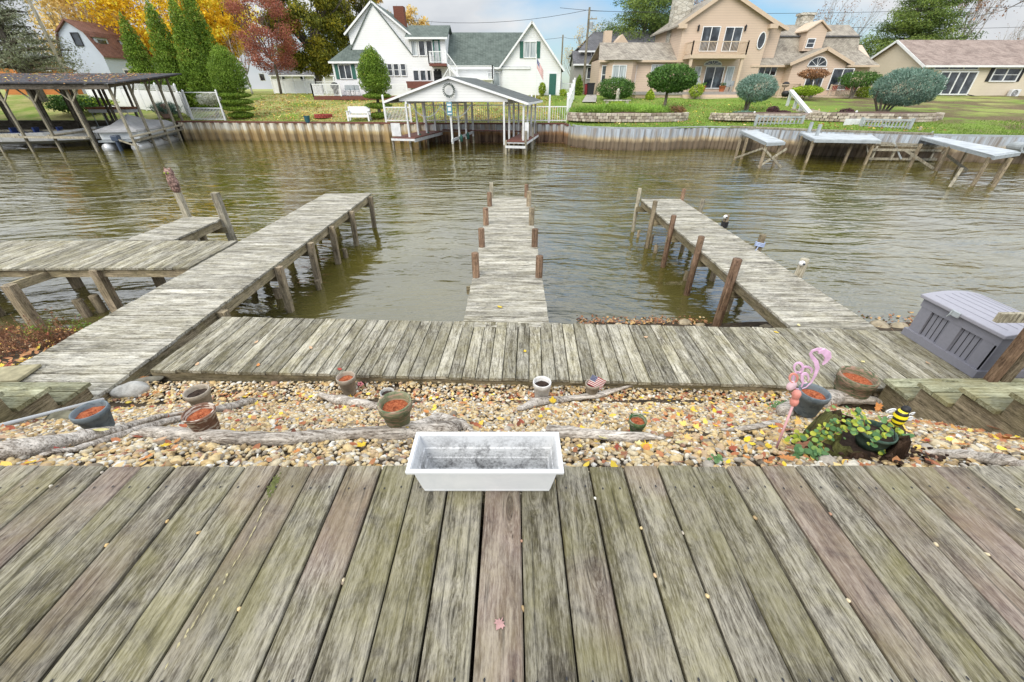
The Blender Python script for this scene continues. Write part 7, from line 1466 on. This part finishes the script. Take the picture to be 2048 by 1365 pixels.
for k in range(3): MB().box2((P.x-bw_, P.y-.32+.17*k, P.z+.42), (P.x+bw_, P.y-.18+.17*k, P.z+.46)).build('seat_slat', WHITE, t)
MB().box2((P.x-bw_, P.y+.22, P.z+.52), (P.x+bw_, P.y+.27, P.z+1.02)).build('backrest', WHITE, t)
for x_ in (-bw_, bw_):
    for y_ in (-.3, .24): MB().box2((P.x+x_-.06, P.y+y_-.05, P.z), (P.x+x_+.06, P.y+y_+.05, P.z+(.68 if y_ < 0 else 1.0))).build('leg', WHITE, t)
    MB().box2((P.x+x_-.07, P.y-.38, P.z+.68), (P.x+x_+.07, P.y+.22, P.z+.73)).build('armrest', WHITE, t)
MB().box2((P.x-bw_, P.y-.34, P.z+.28), (P.x+bw_, P.y-.31, P.z+.42)).build('apron', WHITE, t)
P = gnd(1181, 50.3); t = thing('trash_bin', P, 'black wheeled trash bin at the corner of the beige house', 'bin'); m = MB(); m.prism([(P.x-.3, P.y-.3, P.z), (P.x+.3, P.y-.3, P.z), (P.x+.36, P.y-.3, P.z+1.0), (P.x-.36, P.y-.3, P.z+1.0)], (0, .6, 0)); m.build('body', DARK, t); MB().box2((P.x-.4, P.y-.34, P.z+1.0), (P.x+.4, P.y+.36, P.z+1.1)).build('lid', DARK, t, bev=.02)
for x_ in (-.3, .3): MB().lathe([(0, -.04), (.12, -.04), (.12, .04), (0, .04)], P+Vector((x_, .3, .1)), 10, M=Matrix.Rotation(R(90), 3, 'Y')).build('wheel', DARK, t)
P = gnd(1174, 50.8); t = thing('trash_bin', P, 'dark red trash bin just left of the black one', 'bin'); MB().box2(P+Vector((-.25, -.2, 0)), P+Vector((.25, .3, .95))).build('body', flat('red_bin', (.3, .04, .05), .5), t, bev=.03); MB().box2(P+Vector((-.28, -.24, .95)), P+Vector((.28, .34, 1.02))).build('lid', flat('red_bin_lid', (.2, .03, .04), .5), t, bev=.02)
m = MB(); A = onY(1182, 184, 48); m.poly([(A.x-.6, 47.8, yardZ(A.x, 47.8)+.05), (A.x+.6, 47.8, yardZ(A.x, 47.8)+.05), (A.x+1.0, 50.5, .86), (A.x+.0, 50.5, .86)]); m.poly([(A.x-1.6, 43, yardZ(A.x, 43)+.08), (A.x-.3, 43, yardZ(A.x, 43)+.08), (A.x+.6, 47.75, yardZ(A.x, 47.75)+.06), (A.x-.6, 47.75, yardZ(A.x, 47.75)+.06)]); struct(m.build('path', flat('concrete_path', (.33, .31, .28), .9, .15, 6)))
P = gnd(1237, 42); P.z += .0; t = thing('garden_statue', P, 'small stone garden statue on a bench before the round boxwood', 'statue'); MB().lathe([(0, .0), (.16, 0), (.13, .35), (.18, .5), (.11, .62), (.12, .72), (.09, .84), (0, .88)], P+Vector((0, 0, .35)), 12).build('figure', CST, t, smooth=True); MB().box2(P+Vector((-1.2, -.2, .25)), P+Vector((1.2, .2, .34))).build('bench_top', CST, t)
for x_ in (-.9, .9): MB().box2(P+Vector((x_-.12, -.15, 0)), P+Vector((x_+.12, .15, .25))).build('bench_leg', CST, t)
P = gnd(313, 38.2); P.z = yardZ(P.x, 38.2); rock(P+Vector((0, 0, .5)), (.5, .35, .6), 'pink granite boulder beside the spiky bush', 'boulder', flat('pink_rock', (.42, .26, .22), .9, .2, 6))
o = SC.world
